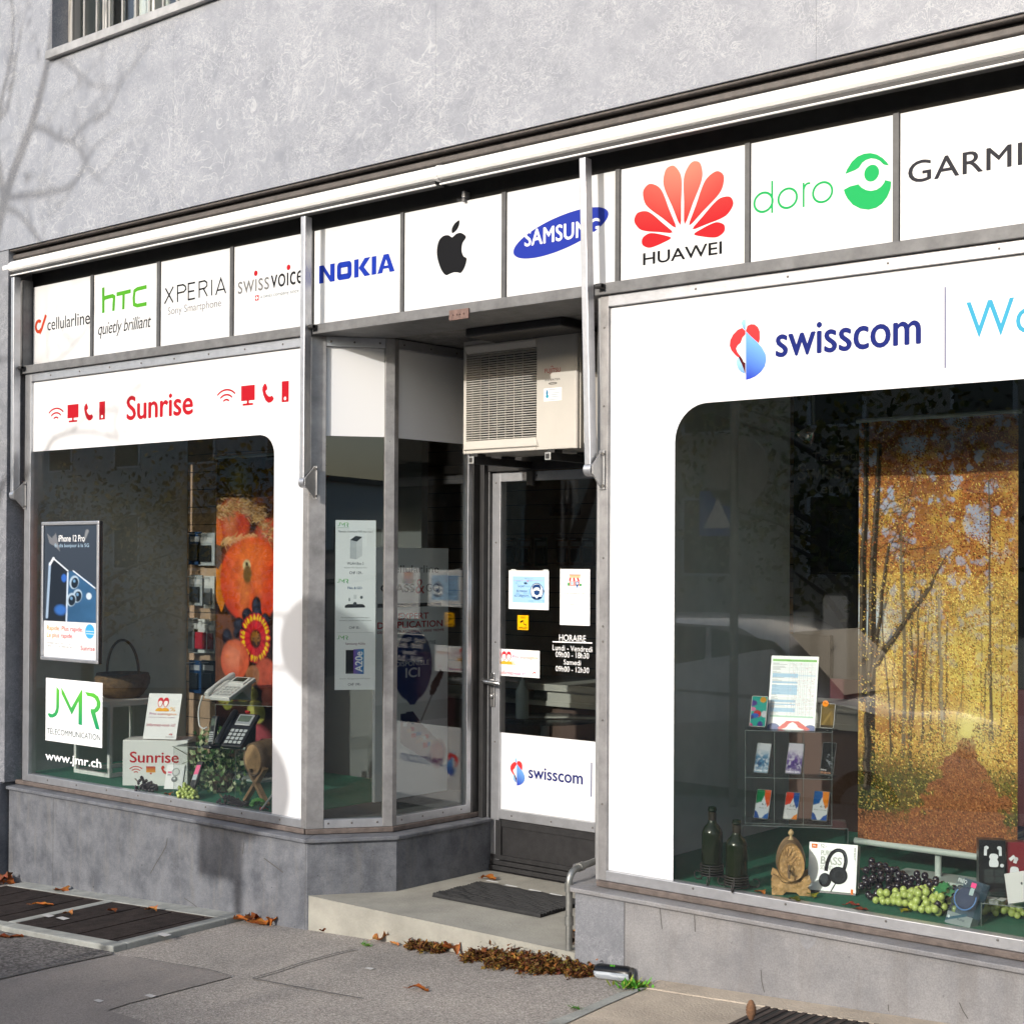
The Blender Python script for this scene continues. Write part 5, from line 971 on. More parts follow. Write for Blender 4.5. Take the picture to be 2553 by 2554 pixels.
for x,y,rx,ry in ((.61,.515,.075,.10),(.62,.54,.08,.08),(.47,.545,.075,.07),(.36,.58,.075,.075),(.19,.625,.075,.085),(.33,.61,.05,.05),(.75,.56,.07,.07),(.45,.58,.06,.05)): e_(x,y,rx,ry,lin('1c1a26'),0,.25); e_(x-.015,y-.008,rx*.45,ry*.4,lin('3c3f55'),0,.9,.6)
fx0,fy0=.60,.623
for k in range(26):
    a=2*math.pi*k/26+.06*g.normal(); x1=fx0+.215*math.cos(a); y1=fy0+.080*math.sin(a); c.line((fx0,fy0),(fx0+.95*(x1-fx0),fy0+.95*(y1-fy0)),.014,lin('b8182a' if k%2 else 'cc2a30'),.032); c.line((fx0+.86*(x1-fx0),fy0+.86*(y1-fy0)),(x1,y1),.022,lin('ecc21e'),.008)
e_(fx0,fy0+.003,.085,.095,lin('3c1a12'),0,.3)
for i in range(70): a=g.random()*6.28; rr=g.random()**.5*.07; e_(fx0+rr*math.cos(a),fy0+rr*math.sin(a)/2.92,.010,.010,lin('8a5a24'),0,.5)
e_(.30,.703,.20,.205,lin('cc5a3c'),8,.1); e_(.27,.69,.12,.13,lin('dd8262'),8,.9,.8); e_(.76,.745,.18,.16,lin('b8503a'),0,.2); e_(.56,.752,.105,.10,lin('a06a4a'),-8,.15)
for i in range(9): c.line((.49+.018*i,.735),(.50+.015*i,.775),.004,lin('7a4a30'),.003,.6)
for x,y,rx,ry,k in ((.10,.825,.085,.085,'8f8a3a'),(.28,.797,.095,.095,'a8a445'),(.43,.82,.07,.12,'5a5528'),(.57,.815,.075,.065,'6a6a34'),(.62,.875,.14,.115,'9c9a4c'),(.20,.85,.08,.08,'7f8236'),(.80,.82,.10,.10,'b8604a')): e_(x,y,rx,ry,lin(k),12,.15); e_(x-.02,y-.012,rx*.5,ry*.5,lin('c8c478') if k!='b8604a' else lin('d8846a'),0,.9,.45)
blend(c,np.clip((c.Y-.93)*12,0,1),'3a2018'); c.ell(.6,.97,.25,.15,lin('a04a52'),0,.4)
c.a*=(.42+.62*c.noise(14,4,9)[...,None])
banner('harvest_banner','tall banner printed with pumpkins, grapes and a red yellow flower, in the left window',.70,409,535,866,1402,c.a,False)
# cardboard shop display seen through the two narrow panes
PB=Pl((-5.30,0,0),(0,1,0),(0,0,1)); a0,b1=PB.z('CH',338,232); a1,_=PB.z('CH',778,232); b0=ZC
c=cv(80,190,'e6eae9'); c.put((c.Y>.62)*1.0,lin('d0d6d4')); c.put(((c.Y>.70)&(c.X>.2))*1.0,lin('eef1f1')); c.ell(.50,.475,.27,.34,lin('0d2f6a'),0,.05); c.poly([(.26,.52),(.74,.52),(.54,.63),(.46,.63)],lin('0d2f6a')); c.line((.62,.70),(.80,.58),.008,lin('2b2b28')); c.poly([(.73,.60),(.76,.55),(.88,.50),(.94,.51),(.88,.555),(.80,.60)],lin('24241f'))
c.poly([(.34,.68),(.48,.665),(.90,.80),(.92,.85),(.78,.88),(.34,.78)],lin('b8a7ab'))
for i in range(16): x=.37+.1*(i%4)+.06*(i//4); y=.70+.024*(i//4)+.02*(i%4); c.rect(x,y,x+.06,y+.016,[lin('c04048'),lin('dfe3e6'),lin('5a7ab0'),lin('c9b0a8')][g.integers(4)])
c.poly([(.34,.665),(.50,.655),(.60,.70),(.5,.71),(.34,.69)],lin('1d2f52')); c.ell(.86,.84,.10,.12,lin('b8343c'),0,.6)
t=thing('shop_display','grey white cardboard display advertising screen protectors behind the entrance panes','display',(-5.3,(a0+a1)/2,ZC)); m=MB(); m.pbox(PB,a0,a1,b0,b1,-.02,-.001,col=(.7,.72,.72)); m.grid(PB,a0,a1,b0+.001,b1,c.a,0); m.build('board',INK,t); u=UV(PB,(a0,a1,b0,b1),.0006); m=MB()
u.text(m,'cellularline',.17,.070,.86,.10,lin('3b4042')); u.text(m,'GLASS',.06,.145,.52,.178,lin('24282a'),bold=.05); u.text(m,'GO',.68,.145,.87,.178,lin('777c7e')); u.text(m,'&',.53,.125,.66,.185,lin('a83a46')); u.rect(m,.02,.222,.90,.238,lin('1d2529')); u.text(m,'EXPERT',.30,.262,.72,.288,lin('b01c2a'),bold=.05); u.text(m,'D\'APPLICATION',.02,.294,.92,.322,lin('b01c2a'),bold=.05); u.text(m,'DES PROTECTEURS D\'\u00c9CRAN VERRE TREMP\u00c9',.02,.328,.94,.341,lin('8f2430'),bold=.03)
u.text(m,'DISPONIBLE',.27,.455,.73,.475,(.5,.55,.6),bold=.03); u.text(m,'ICI',.40,.482,.60,.522,(.55,.6,.65),bold=.05); u.text(m,'FORMATION et EXPERTISE',.22,.378,.82,.392,lin('22304a')); m.build('lettering',INK,t)
# ------------------------------------------------------------------ things in the left window
def Q(k,x,y,Y): p=onY(*zp(k,x,y),Y); return float(p[0]),float(p[2])
M_WHITEP=mat('white_plastic',(.60,.60,.59),.4); M_BLACKP=mat('black_plastic',(.018,.018,.02),.32,coat=.2); M_GLOSSW=mat('white_lacquer',(.70,.71,.69),.5)
M_WICK=mat('wicker',(.15,.085,.035),.75,var=.4,scale=40,bump=.8,bscale=120); M_OAK=mat('oak_staves',(.36,.23,.115),.6,var=.3,scale=22,bump=.3); M_OAKD=mat('dark_oak',(.13,.085,.05),.6,var=.3,scale=20)
M_GG=mat('green_grape',(.42,.50,.13),.22,coat=.5,var=.18,scale=25); M_BG=mat('black_grape',(.016,.010,.018),.2,coat=.6); M_GLEAF=mat('grape_leaf',(.03,.17,.05),.5,var=.3,scale=30)
# white open cube stool with a wicker basket on it
t=thing('display_stool','white open cube stool under the wicker basket in the left window','stool',(-7.17,.42,ZC)); m=MB(); x0,x1,y0,y1,z1=-7.34,-7.0,.22,.62,-.80; e=.022
for x in (x0,x1-e):
    for y in (y0,y1-e): m.box(x,x+e,y,y+e,ZC+.001,z1)
for z in (ZC+.001,z1-e):
    for y in (y0,y1-e): m.box(x0+e,x1-e,y,y+e,z,z+e)
    for x in (x0,x1-e): m.box(x,x+e,y0+e,y1-e,z,z+e)
m.build('frame',M_GLOSSW,t,bevel=.002); m=MB(); m.box(x0-.004,x1+.004,y0-.004,y1+.004,z1,z1+.012); m.build('top',M_GLOSSW,t,bevel=.002)
bz=z1+.013; bx,by=-7.16,.42; t=thing('wicker_basket','brown wicker basket with a tall hoop handle behind the monogram sticker','basket',(bx,by,bz))
prof=[(.0,.0),(.10,.002)]+[(.105+.05*math.sin(i/9*2.2)+.003*(i%2),.01+.13*i/9) for i in range(10)]+[(.14,.142),(.128,.142),(.12,.02),(0,.018)]
m=MB(); m.lathe((bx,by,bz),prof,30); m.build('bowl',M_WICK,t); m=MB(); m.tube([(bx,by,bz+.155)]*0+[(bx+.15*math.cos(a),by,bz+.14+.19*math.sin(a)) for a in np.linspace(0,math.pi,18)],.008,8); m.build('handle',M_WICK,t)
def card(name,label,cat,k,TL,TR,BR,BL,Y,tilt,img=None,draw=None,col=(.8,.8,.8),th=.003,back=True,psi=38):
    """a sheet leaning back by tilt, stood on its measured base line"""
    o=onY(*zp(k,*BL),Y); pl=yawpl(o,psi,tilt); W=pl.z(k,*BR)[0]; L=pl.z(k,*TL)[1]; xa=float(o[0]); za=zb=float(o[2])
    t=thing(name,label,cat,(xa+W/2,Y,min(za,zb))); m=MB(); m.pbox(pl,0,W,0,L,-th,0,col=col); m.build('panel',INK,t)
    if back: m=MB(); m.hexa([pl.P(W*.35,0,-.09),pl.P(W*.65,0,-.09),pl.P(W*.65,L*.7,-th),pl.P(W*.35,L*.7,-th),pl.P(W*.35,.003,-.09),pl.P(W*.65,.003,-.09),pl.P(W*.65,L*.7+.004,-th),pl.P(W*.35,L*.7+.004,-th)]); m.build('strut',ACRYL,t)
    if img is not None: m=MB(); m.grid(pl,.001,W-.001,.001,L-.001,img,.0006); m.build('print',INKG,t)
    if draw: m=MB(); draw(UV(pl,(0,W,0,L),.0012),m); m.build('lettering',INK,t)
    return t,pl,W,L
# box printed with red word and pictograms; leaflet standing on it
o=onY(*zp('B',655,1536),.10); o[2]=ZC; PBX=yawpl(o,38); wb=PBX.z('B',1003,1540)[0]; zt=PBX.z('B',655,1278)[1]; ZBX=ZC+zt
t=thing('display_box','white box printed with a red word and three pictograms, under the leaflet','box',PBX.P(wb/2,0,-.1)); m=MB(); m.pbox(PBX,0,wb,.001,zt,-.19,0); m.build('carton',mat('white_card',(.72,.73,.71),.6),t,bevel=.003)
m=MB(); zlet(m,PBX,'B','Sunrise',694,1400,1340,957,.0006,lin('b8202c'),bold=.03); m.build('lettering',INK,t); m=MB()
gi=lin('c03a2a'); icon(m,PBX,'wifi','B',697,1418,757,1462,.0006,gi); m.build('wifi_pictogram',INK,t); m=MB(); a,b=PBX.z('B',782,1462); a2,b2=PBX.z('B',832,1420); m.poly(PBX,[(a,b+.01),(a2,b+.01),(a2,b2),(a,b2)],.0006,[lin('e0a03a'),lin('e0a03a'),lin('b01c24'),lin('b01c24')]); m.poly(PBX,[(a+.02,b),(a2-.02,b),(a2-.02,b+.008),(a+.02,b+.008)],.0006,gi); m.build('monitor_pictogram',INK,t); m=MB(); icon(m,PBX,'phone','B',862,1415,905,1462,.0006,gi); m.build('phone_pictogram',INK,t)
def dl(u,m): heads(u,m,.26,.09,.42,.30); u.text(m,'%',.70,.30,.86,.39,lin('eeb040')); u.text(m,'Prix avantageux',.10,.42,.92,.49,None,colf=gr2); u.text(m,'pour les employ\u00e9s de l\'\u00c9tat',.10,.51,.88,.54,lin('b07a9a')); u.text(m,'Informez-vous ici!',.06,.655,.92,.725,lin('b02a4a')); u.text(m,'Sunrise',.68,.93,.92,.96,lin('8a7a7a')); m.stroke(u.pl,[u.p(.77,.91),u.p(.80,.885),u.p(.86,.885),u.p(.84,.915)],.004,.0013,lin('b8202c'))
card('price_leaflet','white leaflet with two red haired heads standing on the printed box','leaflet','B',(782,1028),(968,1028),(942,1272),(764,1272),.17,20,None,dl,psi=31)
# acrylic tables and the telephones
def riser(o,psi,W,D,z1,label,th=.004):
    """clear table: top and two sides; o is its front left foot"""
    pl=yawpl(o,psi); H=z1-o[2]; t=thing('acrylic_riser',label,'acrylic stand',pl.P(W/2,0,-D/2),'clear acrylic display risers'); m=MB(); m.pbox(pl,0,W,H-th,H,-D,0); m.build('top',ACRYL,t,bevel=.001)
    for x in (0,W-th): m=MB(); m.pbox(pl,x,x+th,.0005,H-th,-D,0); m.build('leg',ACRYL,t,bevel=.001)
    m=MB()
    for x in (th/2,W-th/2): m.cyl(pl.P(x,.001,.0012),pl.P(x,H-th,.0012),.0008,5)
    m.cyl(pl.P(0,H-th/2,.0012),pl.P(W,H-th/2,.0012),.0010,5); m.build('edge_gleam',mat('edge_gleam_grey',(.22,.26,.25),.3),t); return t,pl  # pale tubes paint the light gleaming along the acrylic edges
xa,_=Q('B',940,1500,.09); xb,_=Q('B',1176,1500,.09); _,zr=Q('B',940,1308,.09); xc,_=Q('B',1330,1330,.09)
riser((xa,.075,ZC),22,.36,.20,zr,'clear acrylic riser under the two black telephones'); riser((xa+.02,.33,ZC),22,.34,.17,zr+.20,'taller clear acrylic riser under the white telephone')
def deskphone(label,cx,cy,z,w,d,yaw,tilt,mt,keys,scr,group=None):
    t=thing('desk_telephone',label,'telephone',(cx,cy,z)); c,s=math.cos(R_(yaw)),math.sin(R_(yaw)); tl=R_(tilt)
    def P(a,b,h): # a right, b back along slope, h above
        x=a; y=b*math.cos(tl)-h*math.sin(tl); zz=b*math.sin(tl)+h*math.cos(tl); return (cx+x*c-y*s,cy+x*s+y*c,z+.012+zz)
    def B(m,a0,a1,b0,b1,h0,h1,mi=0,col=None): m.hexa([P(a0,b0,h0),P(a1,b0,h0),P(a1,b1,h0),P(a0,b1,h0),P(a0,b0,h1),P(a1,b0,h1),P(a1,b1,h1),P(a0,b1,h1)],col,mi)
    m=MB(); B(m,-w/2+.05*w/.2,w/2,0,d,0,.022); B(m,-w/2,-w/2+.05*w/.2,.01,d-.01,0,.012); m.hexa([P(-w/2+.02,d*.55,-.002),P(w/2-.02,d*.55,-.002),(P(w/2-.02,d*.9,0)[0],P(w/2-.02,d*.9,0)[1],z),(P(-w/2+.02,d*.9,0)[0],P(-w/2+.02,d*.9,0)[1],z)]+[P(-w/2+.02,d*.55,.003),P(w/2-.02,d*.55,.003),P(w/2-.02,d*.95,0),P(-w/2+.02,d*.95,0)]); m.build('base',mt,t,bevel=.006)
    m=MB(); h=w/2-.045*w/.2; L=[P(-h-.012,.004+d*i/10,.028+.014*math.sin(math.pi*i/10)) for i in range(11)]; m.tube(L,[.016,.018,.014,.012,.011,.011,.011,.012,.014,.018,.016],10); m.build('handset',mt,t)
    m=MB(); 
    for i in range(4):
        for j in range(4): a=-w*.16+j*w*.155; b=d*.08+i*d*.115; B(m,a,a+w*.115,b,b+d*.08,.022,.026)
    m.build('keypad',keys,t,bevel=.001); m=MB(); B(m,-w*.14,w*.42,d*.62,d*.95,.022,.030); m.build('display_bezel',scr[0],t,bevel=.005); m=MB(); B(m,-w*.08,w*.34,d*.72,d*.90,.030,.0315); m.build('display_glass',scr[1],t); return t,P
M_LCD=mat('grey_lcd',(.10,.125,.10),.25); M_KEY=mat('grey_keys',(.42,.44,.45),.45); M_SILV=mat('silver_plastic',(.45,.46,.47),.3,.4)
xk,zk=Q('B',1240,1300,.14)
tb,P=deskphone('black desk telephone with big grey keys and silver bezel on the acrylic riser',xk-.005,.125,zr,.17,.215,14,44,M_BLACKP,M_KEY,(M_SILV,M_LCD)); m=MB(); m.hexa([P(.005,.212,.024),P(.03,.212,.024),P(.03,.222,.024),P(.005,.222,.024),P(.005,.212,.036),P(.03,.212,.036),P(.03,.222,.036),P(.005,.222,.036)]); m.build('call_lamp',mat('red_plastic',(.35,.02,.02),.3),tb)
xk,_=Q('B',1185,1180,.40)
tw,P=deskphone('white desk telephone with a white handset behind the black one',xk,.365,zr+.201,.19,.23,8,24,M_WHITEP,mat('pale_keys',(.45,.45,.44),.5),(M_WHITEP,mat('dark_lcd',(.035,.045,.035),.2)))
m=MB(); p0=np.array(P(-.10,.01,.02)); pts=[p0+np.array((-.02*math.sin(i/12*math.pi),-.02*i/12,-.16*i/12)) for i in range(13)]; pts+= [pts[-1]+np.array((.015*i,-.004*i,-.012*math.sin(i/6*math.pi))) for i in range(1,7)]; m.tube(pts,.0045,7); m.build('cord',M_WHITEP,tw)
xk,zk=Q('B',1110,1298,.11); t=thing('cordless_phone','black cordless telephone upright in its charger, left of the black desk telephone','telephone',(xk,.12,zr)); m=MB(); m.box(xk-.035,xk+.035,.10,.17,zr+.0005,zr+.018); m.build('charger',M_BLACKP,t,bevel=.008)
pl=Pl((xk-.02,.125,zr+.015),(1,0,.12),(-.12*0,.18,1)); m=MB(); m.pbox(pl,0,.042,0,.15,-.022,0); m.build('handset',M_BLACKP,t,bevel=.006); m=MB()
for i in range(5):
    for j in range(3): m.pbox(pl,.005+j*.011,.013+j*.011,.018+i*.011,.025+i*.011,0,.0015)
m.build('keypad',M_KEY,t); m=MB(); m.pbox(pl,.006,.036,.10,.135,0,.001); m.build('display_glass',M_LCD,t)
# white doorbell panel, remote with pink label
def dk_(u,m): u.disc(m,.55,.30,.22,.17,lin('9a9c9c'),0); u.disc(m,.55,.30,.17,.13,lin('d8d9d8'),.0002); u.disc(m,.52,.60,.18,.12,lin('77797a'),0); u.disc(m,.50,.57,.07,.045,lin('e8eaea'),.0002); u.rect(m,.10,.28,.32,.36,lin('e87a9a')); u.rect(m,.10,.40,.30,.45,lin('9aa0a0'))
card('emergency_base','white panel with two round silver buttons leaning on the printed box','telephone','B',(892,1410),(995,1412),(972,1545),(877,1540),.085,20,None,dk_,th=.02,back=False,psi=31)
xk,zk=Q('B',1022,1530,.12); pl=Pl((xk-.018,.10,ZC+.001),(1,.2,.10),(.14,.30,1)); t=thing('remote_handset','slim black handset with a pink price label leaning among the ivy','telephone',(xk,.12,ZC)); m=MB(); m.pbox(pl,0,.04,0,.185,-.02,0); m.build('body',M_BLACKP,t,bevel=.007); m=MB(); m.pbox(pl,.006,.034,.115,.165,0,.0008,col=lin('e06a90')); m.pbox(pl,.006,.034,.085,.115,.0,.0008,col=lin('a8b0b4')); m.build('price_label',INK,t)
# grapes
def leafshape(n=5,r=1.0):
    return [(x*r,y*r) for x,y in ((0,-1),(.25,-.55),(.75,-.7),(.62,-.2),(1,.15),(.55,.3),(.5,.75),(.15,.55),(0,1),(-.15,.55),(-.5,.75),(-.55,.3),(-1,.15),(-.62,-.2),(-.75,-.7),(-.25,-.55))]
def grapes(label,cx,cy,z,L,W,r,n,mt,seed,yaw=0,leaf=True,H=None):
    rg=random.Random(seed); t=thing('grape_bunch',label,'grapes',(cx,cy,z),'bunches of artificial grapes'); m=MB(); c,s=math.cos(R_(yaw)),math.sin(R_(yaw)); pts=[]; H=H or W*.7; tries=0
    while len(pts)<n and tries<n*60:
        tries+=1; u_=rg.random(); w=W*(1-.65*u_)*.5; a=(u_-.5)*L; b=rg.uniform(-w,w); hmax=max(r*.2,H*(1-.55*u_)*(1-(b/(w+1e-6))**2)); h=r+rg.uniform(0,1)**.6*hmax
        p=(cx+a*c-b*s,cy+a*s+b*c,z+h)
        if all((p[0]-q[0])**2+(p[1]-q[1])**2+(p[2]-q[2])**2>(1.55*r)**2 for q in pts): pts.append(p)
    for p in pts: m.ball(p,r*rg.uniform(.9,1.08),10,7,(1,1,1.05))
    m.build('berries',mt,t); m=MB(); e=(cx-L*.5*c,cy-L*.5*s,z+H*.6); m.tube([e,(e[0]-.03*c,e[1]-.03*s,e[2]+.02)],.003,6); m.build('stalk',M_OAKD,t)
    if leaf:
        for i in range(2):
            m=MB(); hp=sorted(pts,key=lambda q:-q[2])[i*5]; pl=Pl((hp[0],hp[1]-r*.6,hp[2]+r*.7),(1,.2,rg.uniform(-.5,.5)),(.1,rg.uniform(.3,.9),1)); q=leafshape(5,.030); m.prism(pl,q,-.0004,.0004); o=m.build('leaf',M_GLEAF,t)
    return t
xk,_=Q('B',795,1525,.075); grapes('bunch of black grapes in front of the printed box',xk,.07,ZC,.11,.085,.0085,55,M_BG,1,yaw=15,leaf=False,H=.07)
xk,_=Q('B',1020,1570,.07); grapes('small bunch of green grapes near the riser in the left window',xk,.06,ZC,.11,.085,.0105,44,M_GG,2,leaf=False,H=.065)
xk,_=Q('B',1255,1615,.07); grapes('bunch of tiny black grapes under the acrylic riser',xk,.075,ZC,.18,.10,.008,60,M_BG,3,leaf=False,H=.04)
xk,_=Q('B',1365,1620,.06); t=thing('green_cluster','bright green leafy cluster at the corner of the left window by the barrel','ornament',(xk,.07,ZC)); m=MB(); rg=random.Random(9)
for i in range(46): a=rg.uniform(0,6.28); b=rg.uniform(.1,1.4); q=(xk+.04*math.cos(a)*math.sin(b),.08+.03*math.sin(a)*math.sin(b),ZC+.012+.038*math.cos(b)); m.ball(q,.010,7,5,(1.2,1,.7))
m.build('foliage',mat('bright_leaf',(.10,.36,.07),.5,var=.3,scale=40),t)
# ivy, small barrel on crossed legs, stylus
xk,zk=Q('B',1165,1440,.30); t=thing('ivy_plant','variegated ivy plant trailing between the printed box and the barrel','plant',(xk,.32,ZC)); m=MB(); rg=random.Random(4); VI=[lin(k) for k in ('4f6a3c','7d8f66','a8b08c','2f4a28','93a37c','3c5a34')]
for i in range(520):
    u_,w_=rg.gauss(0,.42),rg.random(); q=np.array((xk+u_*.17,.31+rg.gauss(0,.06),ZC+.01+w_*.33*(1-.28*abs(u_)))); r=rg.uniform(.011,.022)
    pl=Pl(q,(rg.gauss(0,1),rg.gauss(0,1)*.4,rg.gauss(0,.5)),(rg.gauss(0,.4),rg.gauss(0,.3),1)); pl.ez=pl.ez-pl.ex*(pl.ez@pl.ex); pl.ez/=np.linalg.norm(pl.ez); pl.n=np.cross(pl.ex,pl.ez); k=VI[rg.randrange(6)]; m.poly(pl,[(0,-r),(r*.5,-r*.5),(r*.95,-.1*r),(r*.4,.15*r),(0,r),(-r*.4,.15*r),(-r*.95,-.1*r),(-r*.5,-r*.5)],0,k)
m.build('leaves',INK,t); m=MB()
for i in range(14): a=rg.gauss(0,.09); m.tube([(xk+a*.3,.31,ZC+.02),(xk+a,.30,ZC+.17),(xk+a*1.6,.29+rg.gauss(0,.03),ZC+.20*rg.random()+.05)],.0018,5)
m.build('stems',mat('ivy_stem',(.10,.09,.05),.7),t); m=MB(); m.lathe((xk,.33,ZC),[(0,.001),(.045,.001),(.06,.09),(.056,.09),(.0,.08)],18); m.build('pot',M_OAKD,t)
def barrel(name,label,c,ax,L,r0,r1,mb_end,mb_st,hoops=(.12,.3,.7,.88)):
    ax=np.array(ax,float); ax/=np.linalg.norm(ax); c=np.array(c,float); t=thing(name,label,'barrel',(c[0],c[1],ZC)); m=MB(); prof=[(r0*.9,.012*L),(r0*.98,.0)]+[(r0+(r1-r0)*math.sin(math.pi*i/12),L*i/12) for i in range(13)]+[(r0*.9,L*.99)]; m.lathe(c-ax*L/2,prof,28,ax); m.build('staves',mb_st,t)
    m=MB(); e=c-ax*(L/2-.012*L); m.lathe(e,[(0,0),(r0*.91,0)],28,ax); m.lathe(c+ax*(L/2-.01*L),[(r0*.91,0),(0,0)],28,ax); m.build('head',mb_end,t); m=MB()
    for h in hoops: rr=r0+(r1-r0)*math.sin(math.pi*h)+.0035; w=.05*L; m.lathe(c-ax*L/2,[(rr,h*L-w/2),(rr+.001,h*L),(rr,h*L+w/2)],28,ax)
    m.build('hoops',M_OAKD,t); return t
xk,zk=Q('LP',905,1045,.16); bl_=.26; bax=np.array((.15,.99,0)); bc=np.array((xk,.16,zk))+bax/np.linalg.norm(bax)*bl_/2; bt=barrel('small_barrel','small dark wine barrel lying on crossed wooden legs in the left window',bc,bax,bl_,.082,.098,M_OAK,M_OAKD); bt.location
m=MB(); ax=bax/np.linalg.norm(bax); e=np.array((xk,.16,zk))-ax*.001; m.cyl(e+np.array((0,0,-.055)),e+np.array((0,0,-.055))-ax*.012,.010,10); m.build('bung',M_OAKD,bt)
sd=np.array((ax[1],-ax[0],0))
for k_ in (.10,.80):
    for sgn in (1,-1): m=MB(); b0_=bc-ax*bl_*(.5-k_); p=b0_-sd*sgn*.10; q=b0_+sd*sgn*.085; m.bar((p[0],p[1],ZC+.004),(q[0],q[1],zk-.035),.018,.03,up=ax); m.build('leg',M_OAK,bt,bevel=.002)
xk,zk=Q('B',1440,1570,.05); x2,z2=Q('B',1392,1628,.05); t=thing('stylus_pen','slim silver pen leaning at the right corner of the left window','pen',(x2,.05,ZC)); m=MB(); m.cyl((x2,.055,ZC+.005),(xk,.075,zk),.005,10); m.build('barrel_tube',M_SILV,t); m=MB(); m.tube([(x2,.055,ZC+.005),(x2-.006,.053,ZC+.0008)],[.005,.001],8); m.build('tip',M_BLACKP,t)
# blister packs on the slat wall
def pack(k,x0,y0,x1,y1,Y,label,card_,tint,kind,group='packaged accessories hanging on the slat wall'):
    xa,z1=Q(k,x0,y0,Y); xb,z0=Q(k,x1,y1,Y); t=thing('hanging_pack',label,'package',((xa+xb)/2,Y,z0),group); pl=front(Y); W=xb-xa; H=z1-z0; m=MB(); m.pbox(pl,xa,xb,z0,z1,-.006,0,col=card_); m.build('backing_card',INK,t)
    m=MB(); m.pbox(pl,xa+W*.18,xb-W*.18,z0+H*.12,z0+H*.62,0.0005,.018,col=tint); m.build('product',INKG,t,bevel=.004); m=MB(); m.cyl((xa+W/2,Y+.02,z1-H*.06),(xa+W/2,Y-.07,z1-H*.06),.003,6); m.build('peg',M_SILV,t); m=MB(); m.pbox(pl,xa+W*.12,xb-W*.12,z0+H*.70,z0+H*.86,0,.0006,col=tuple(.5*a+.3 for a in card_)); m.build('label',INK,t)
YP=1.14
for a in ((1010,165,1075,340,'blue hanging pack in the top row, nearest the wall corner','1f3a5c','10141a',0),(1062,170,1148,345,'white hanging pack holding a dark case, top row beside the banner','9aa0a4','15181c',0),(1012,395,1082,560,'white hanging pack with a small phone, second row','8f9496','23272d',0),(1092,400,1146,575,'pale hanging pack with printed text, second row beside the banner','b4b6b4','777a7c',0),(1008,625,1058,815,'grey hanging pack, third row nearest the corner','9a9c9a','55585a',0),(1040,630,1118,815,'white hanging pack with a red case, third row','b9bbb8','a01c2a',0),(1112,640,1150,815,'narrow hanging pack cut by the banner, third row','8a8c8c','6a2a30',0),(1012,850,1075,1030,'dark blue hanging pack, bottom row nearest the corner','17365a','0c0f14',0),(1078,850,1150,1035,'black hanging pack, bottom row beside the banner','1d232a','0c0f14',0)): pack('B',*a[:4],YP,a[4],lin(a[5]),lin(a[6]),a[7])
# ------------------------------------------------------------------ things in the right window
M_BOT=mat('green_bottle_glass',(.006,.013,.003),.12,coat=.15,spec=.3); M_IRON=mat('wrought_iron',(.020,.017,.016),.5)
def bottle(label,x,y,z,H,r):
    t=thing('wine_bottle',label,'bottle',(x,y,z),'green wine bottles on iron stands'); m=MB(); m.lathe((x,y,z),[(0,.004*H),(r*.9,.0),(r,.012*H),(r,.58*H),(r*.97,.63*H),(r*.78,.70*H),(r*.46,.755*H),(r*.37,.80*H),(r*.36,.94*H),(r*.43,.945*H),(r*.43,.965*H),(r*.38,.97*H),(r*.38,H),(r*.26,H),(r*.25,.95*H)],28); m.build('glass_body',M_BOT,t); m=MB(); m.lathe((x,y,z),[(r*.385,.80*H),(r*.385,.93*H)],20); m.build('capsule',mat('dark_capsule',(.03,.025,.015),.35,.3),t)
    s=thing('bottle_stand',label.replace('wine bottle','scrolled iron stand under the bottle').replace('holding',''),'stand',(x,y,ZC),'wrought iron bottle stands'); return t,s
def stand(s,x,y,z0,z1,r,legs):
    m=MB()
    for z in np.linspace(z0,z1,5): m.tube([(x+r*math.cos(a),y+r*math.sin(a),z) for a in np.linspace(0,2*math.pi,25)],.0022,6,caps=False)
    m.build('rings',M_IRON,s)
    for k_ in range(3):
        a=R_(-90+120*k_+20); c_,s_=math.cos(a),math.sin(a); m=MB(); m.tube([(x+r*c_,y+r*s_,z1),(x+r*c_,y+r*s_,ZC+.02+(z0-ZC)*.3),(x+(r+.012)*c_,y+(r+.012)*s_,ZC+.006)]+[(x+(r+.03+.016*math.cos(q))*c_,y+(r+.03+.016*math.cos(q))*s_,ZC+.020+.016*math.sin(q)) for q in np.linspace(-2.4,2.2,12)],.0025,6); m.build('leg',M_IRON,s)
x,zb=Q('R5',262,1456,.10); _,zt=Q('R5',262,1100,.10)
x2_,_=Q('R5',308,1300,.125); r=.040
b,s=bottle('taller green wine bottle raised on a high stand, left of the two',x,.10,zb,zt-zb,r); s['label']='high scrolled iron stand under the taller green bottle'; stand(s,x,.10,zb-.004,zb+.035,r+.004,1)
m=MB(); m.lathe((x,.10,zb-.004),[(0,0),(r,0)],20); m.build('cradle',M_IRON,s)
x,zb=Q('R5',392,1500,.065); _,zt=Q('R5',390,1170,.065); b,s=bottle('shorter green wine bottle on a low stand, beside the carved cask',x,.065,ZC+.022,zt-ZC-.022,.041); s['label']='low scrolled iron stand under the shorter green bottle'; stand(s,x,.065,ZC+.012,ZC+.05,.0445,1); m=MB(); m.lathe((x,.065,ZC+.018),[(0,0),(.04,0)],20); m.build('cradle',M_IRON,s)
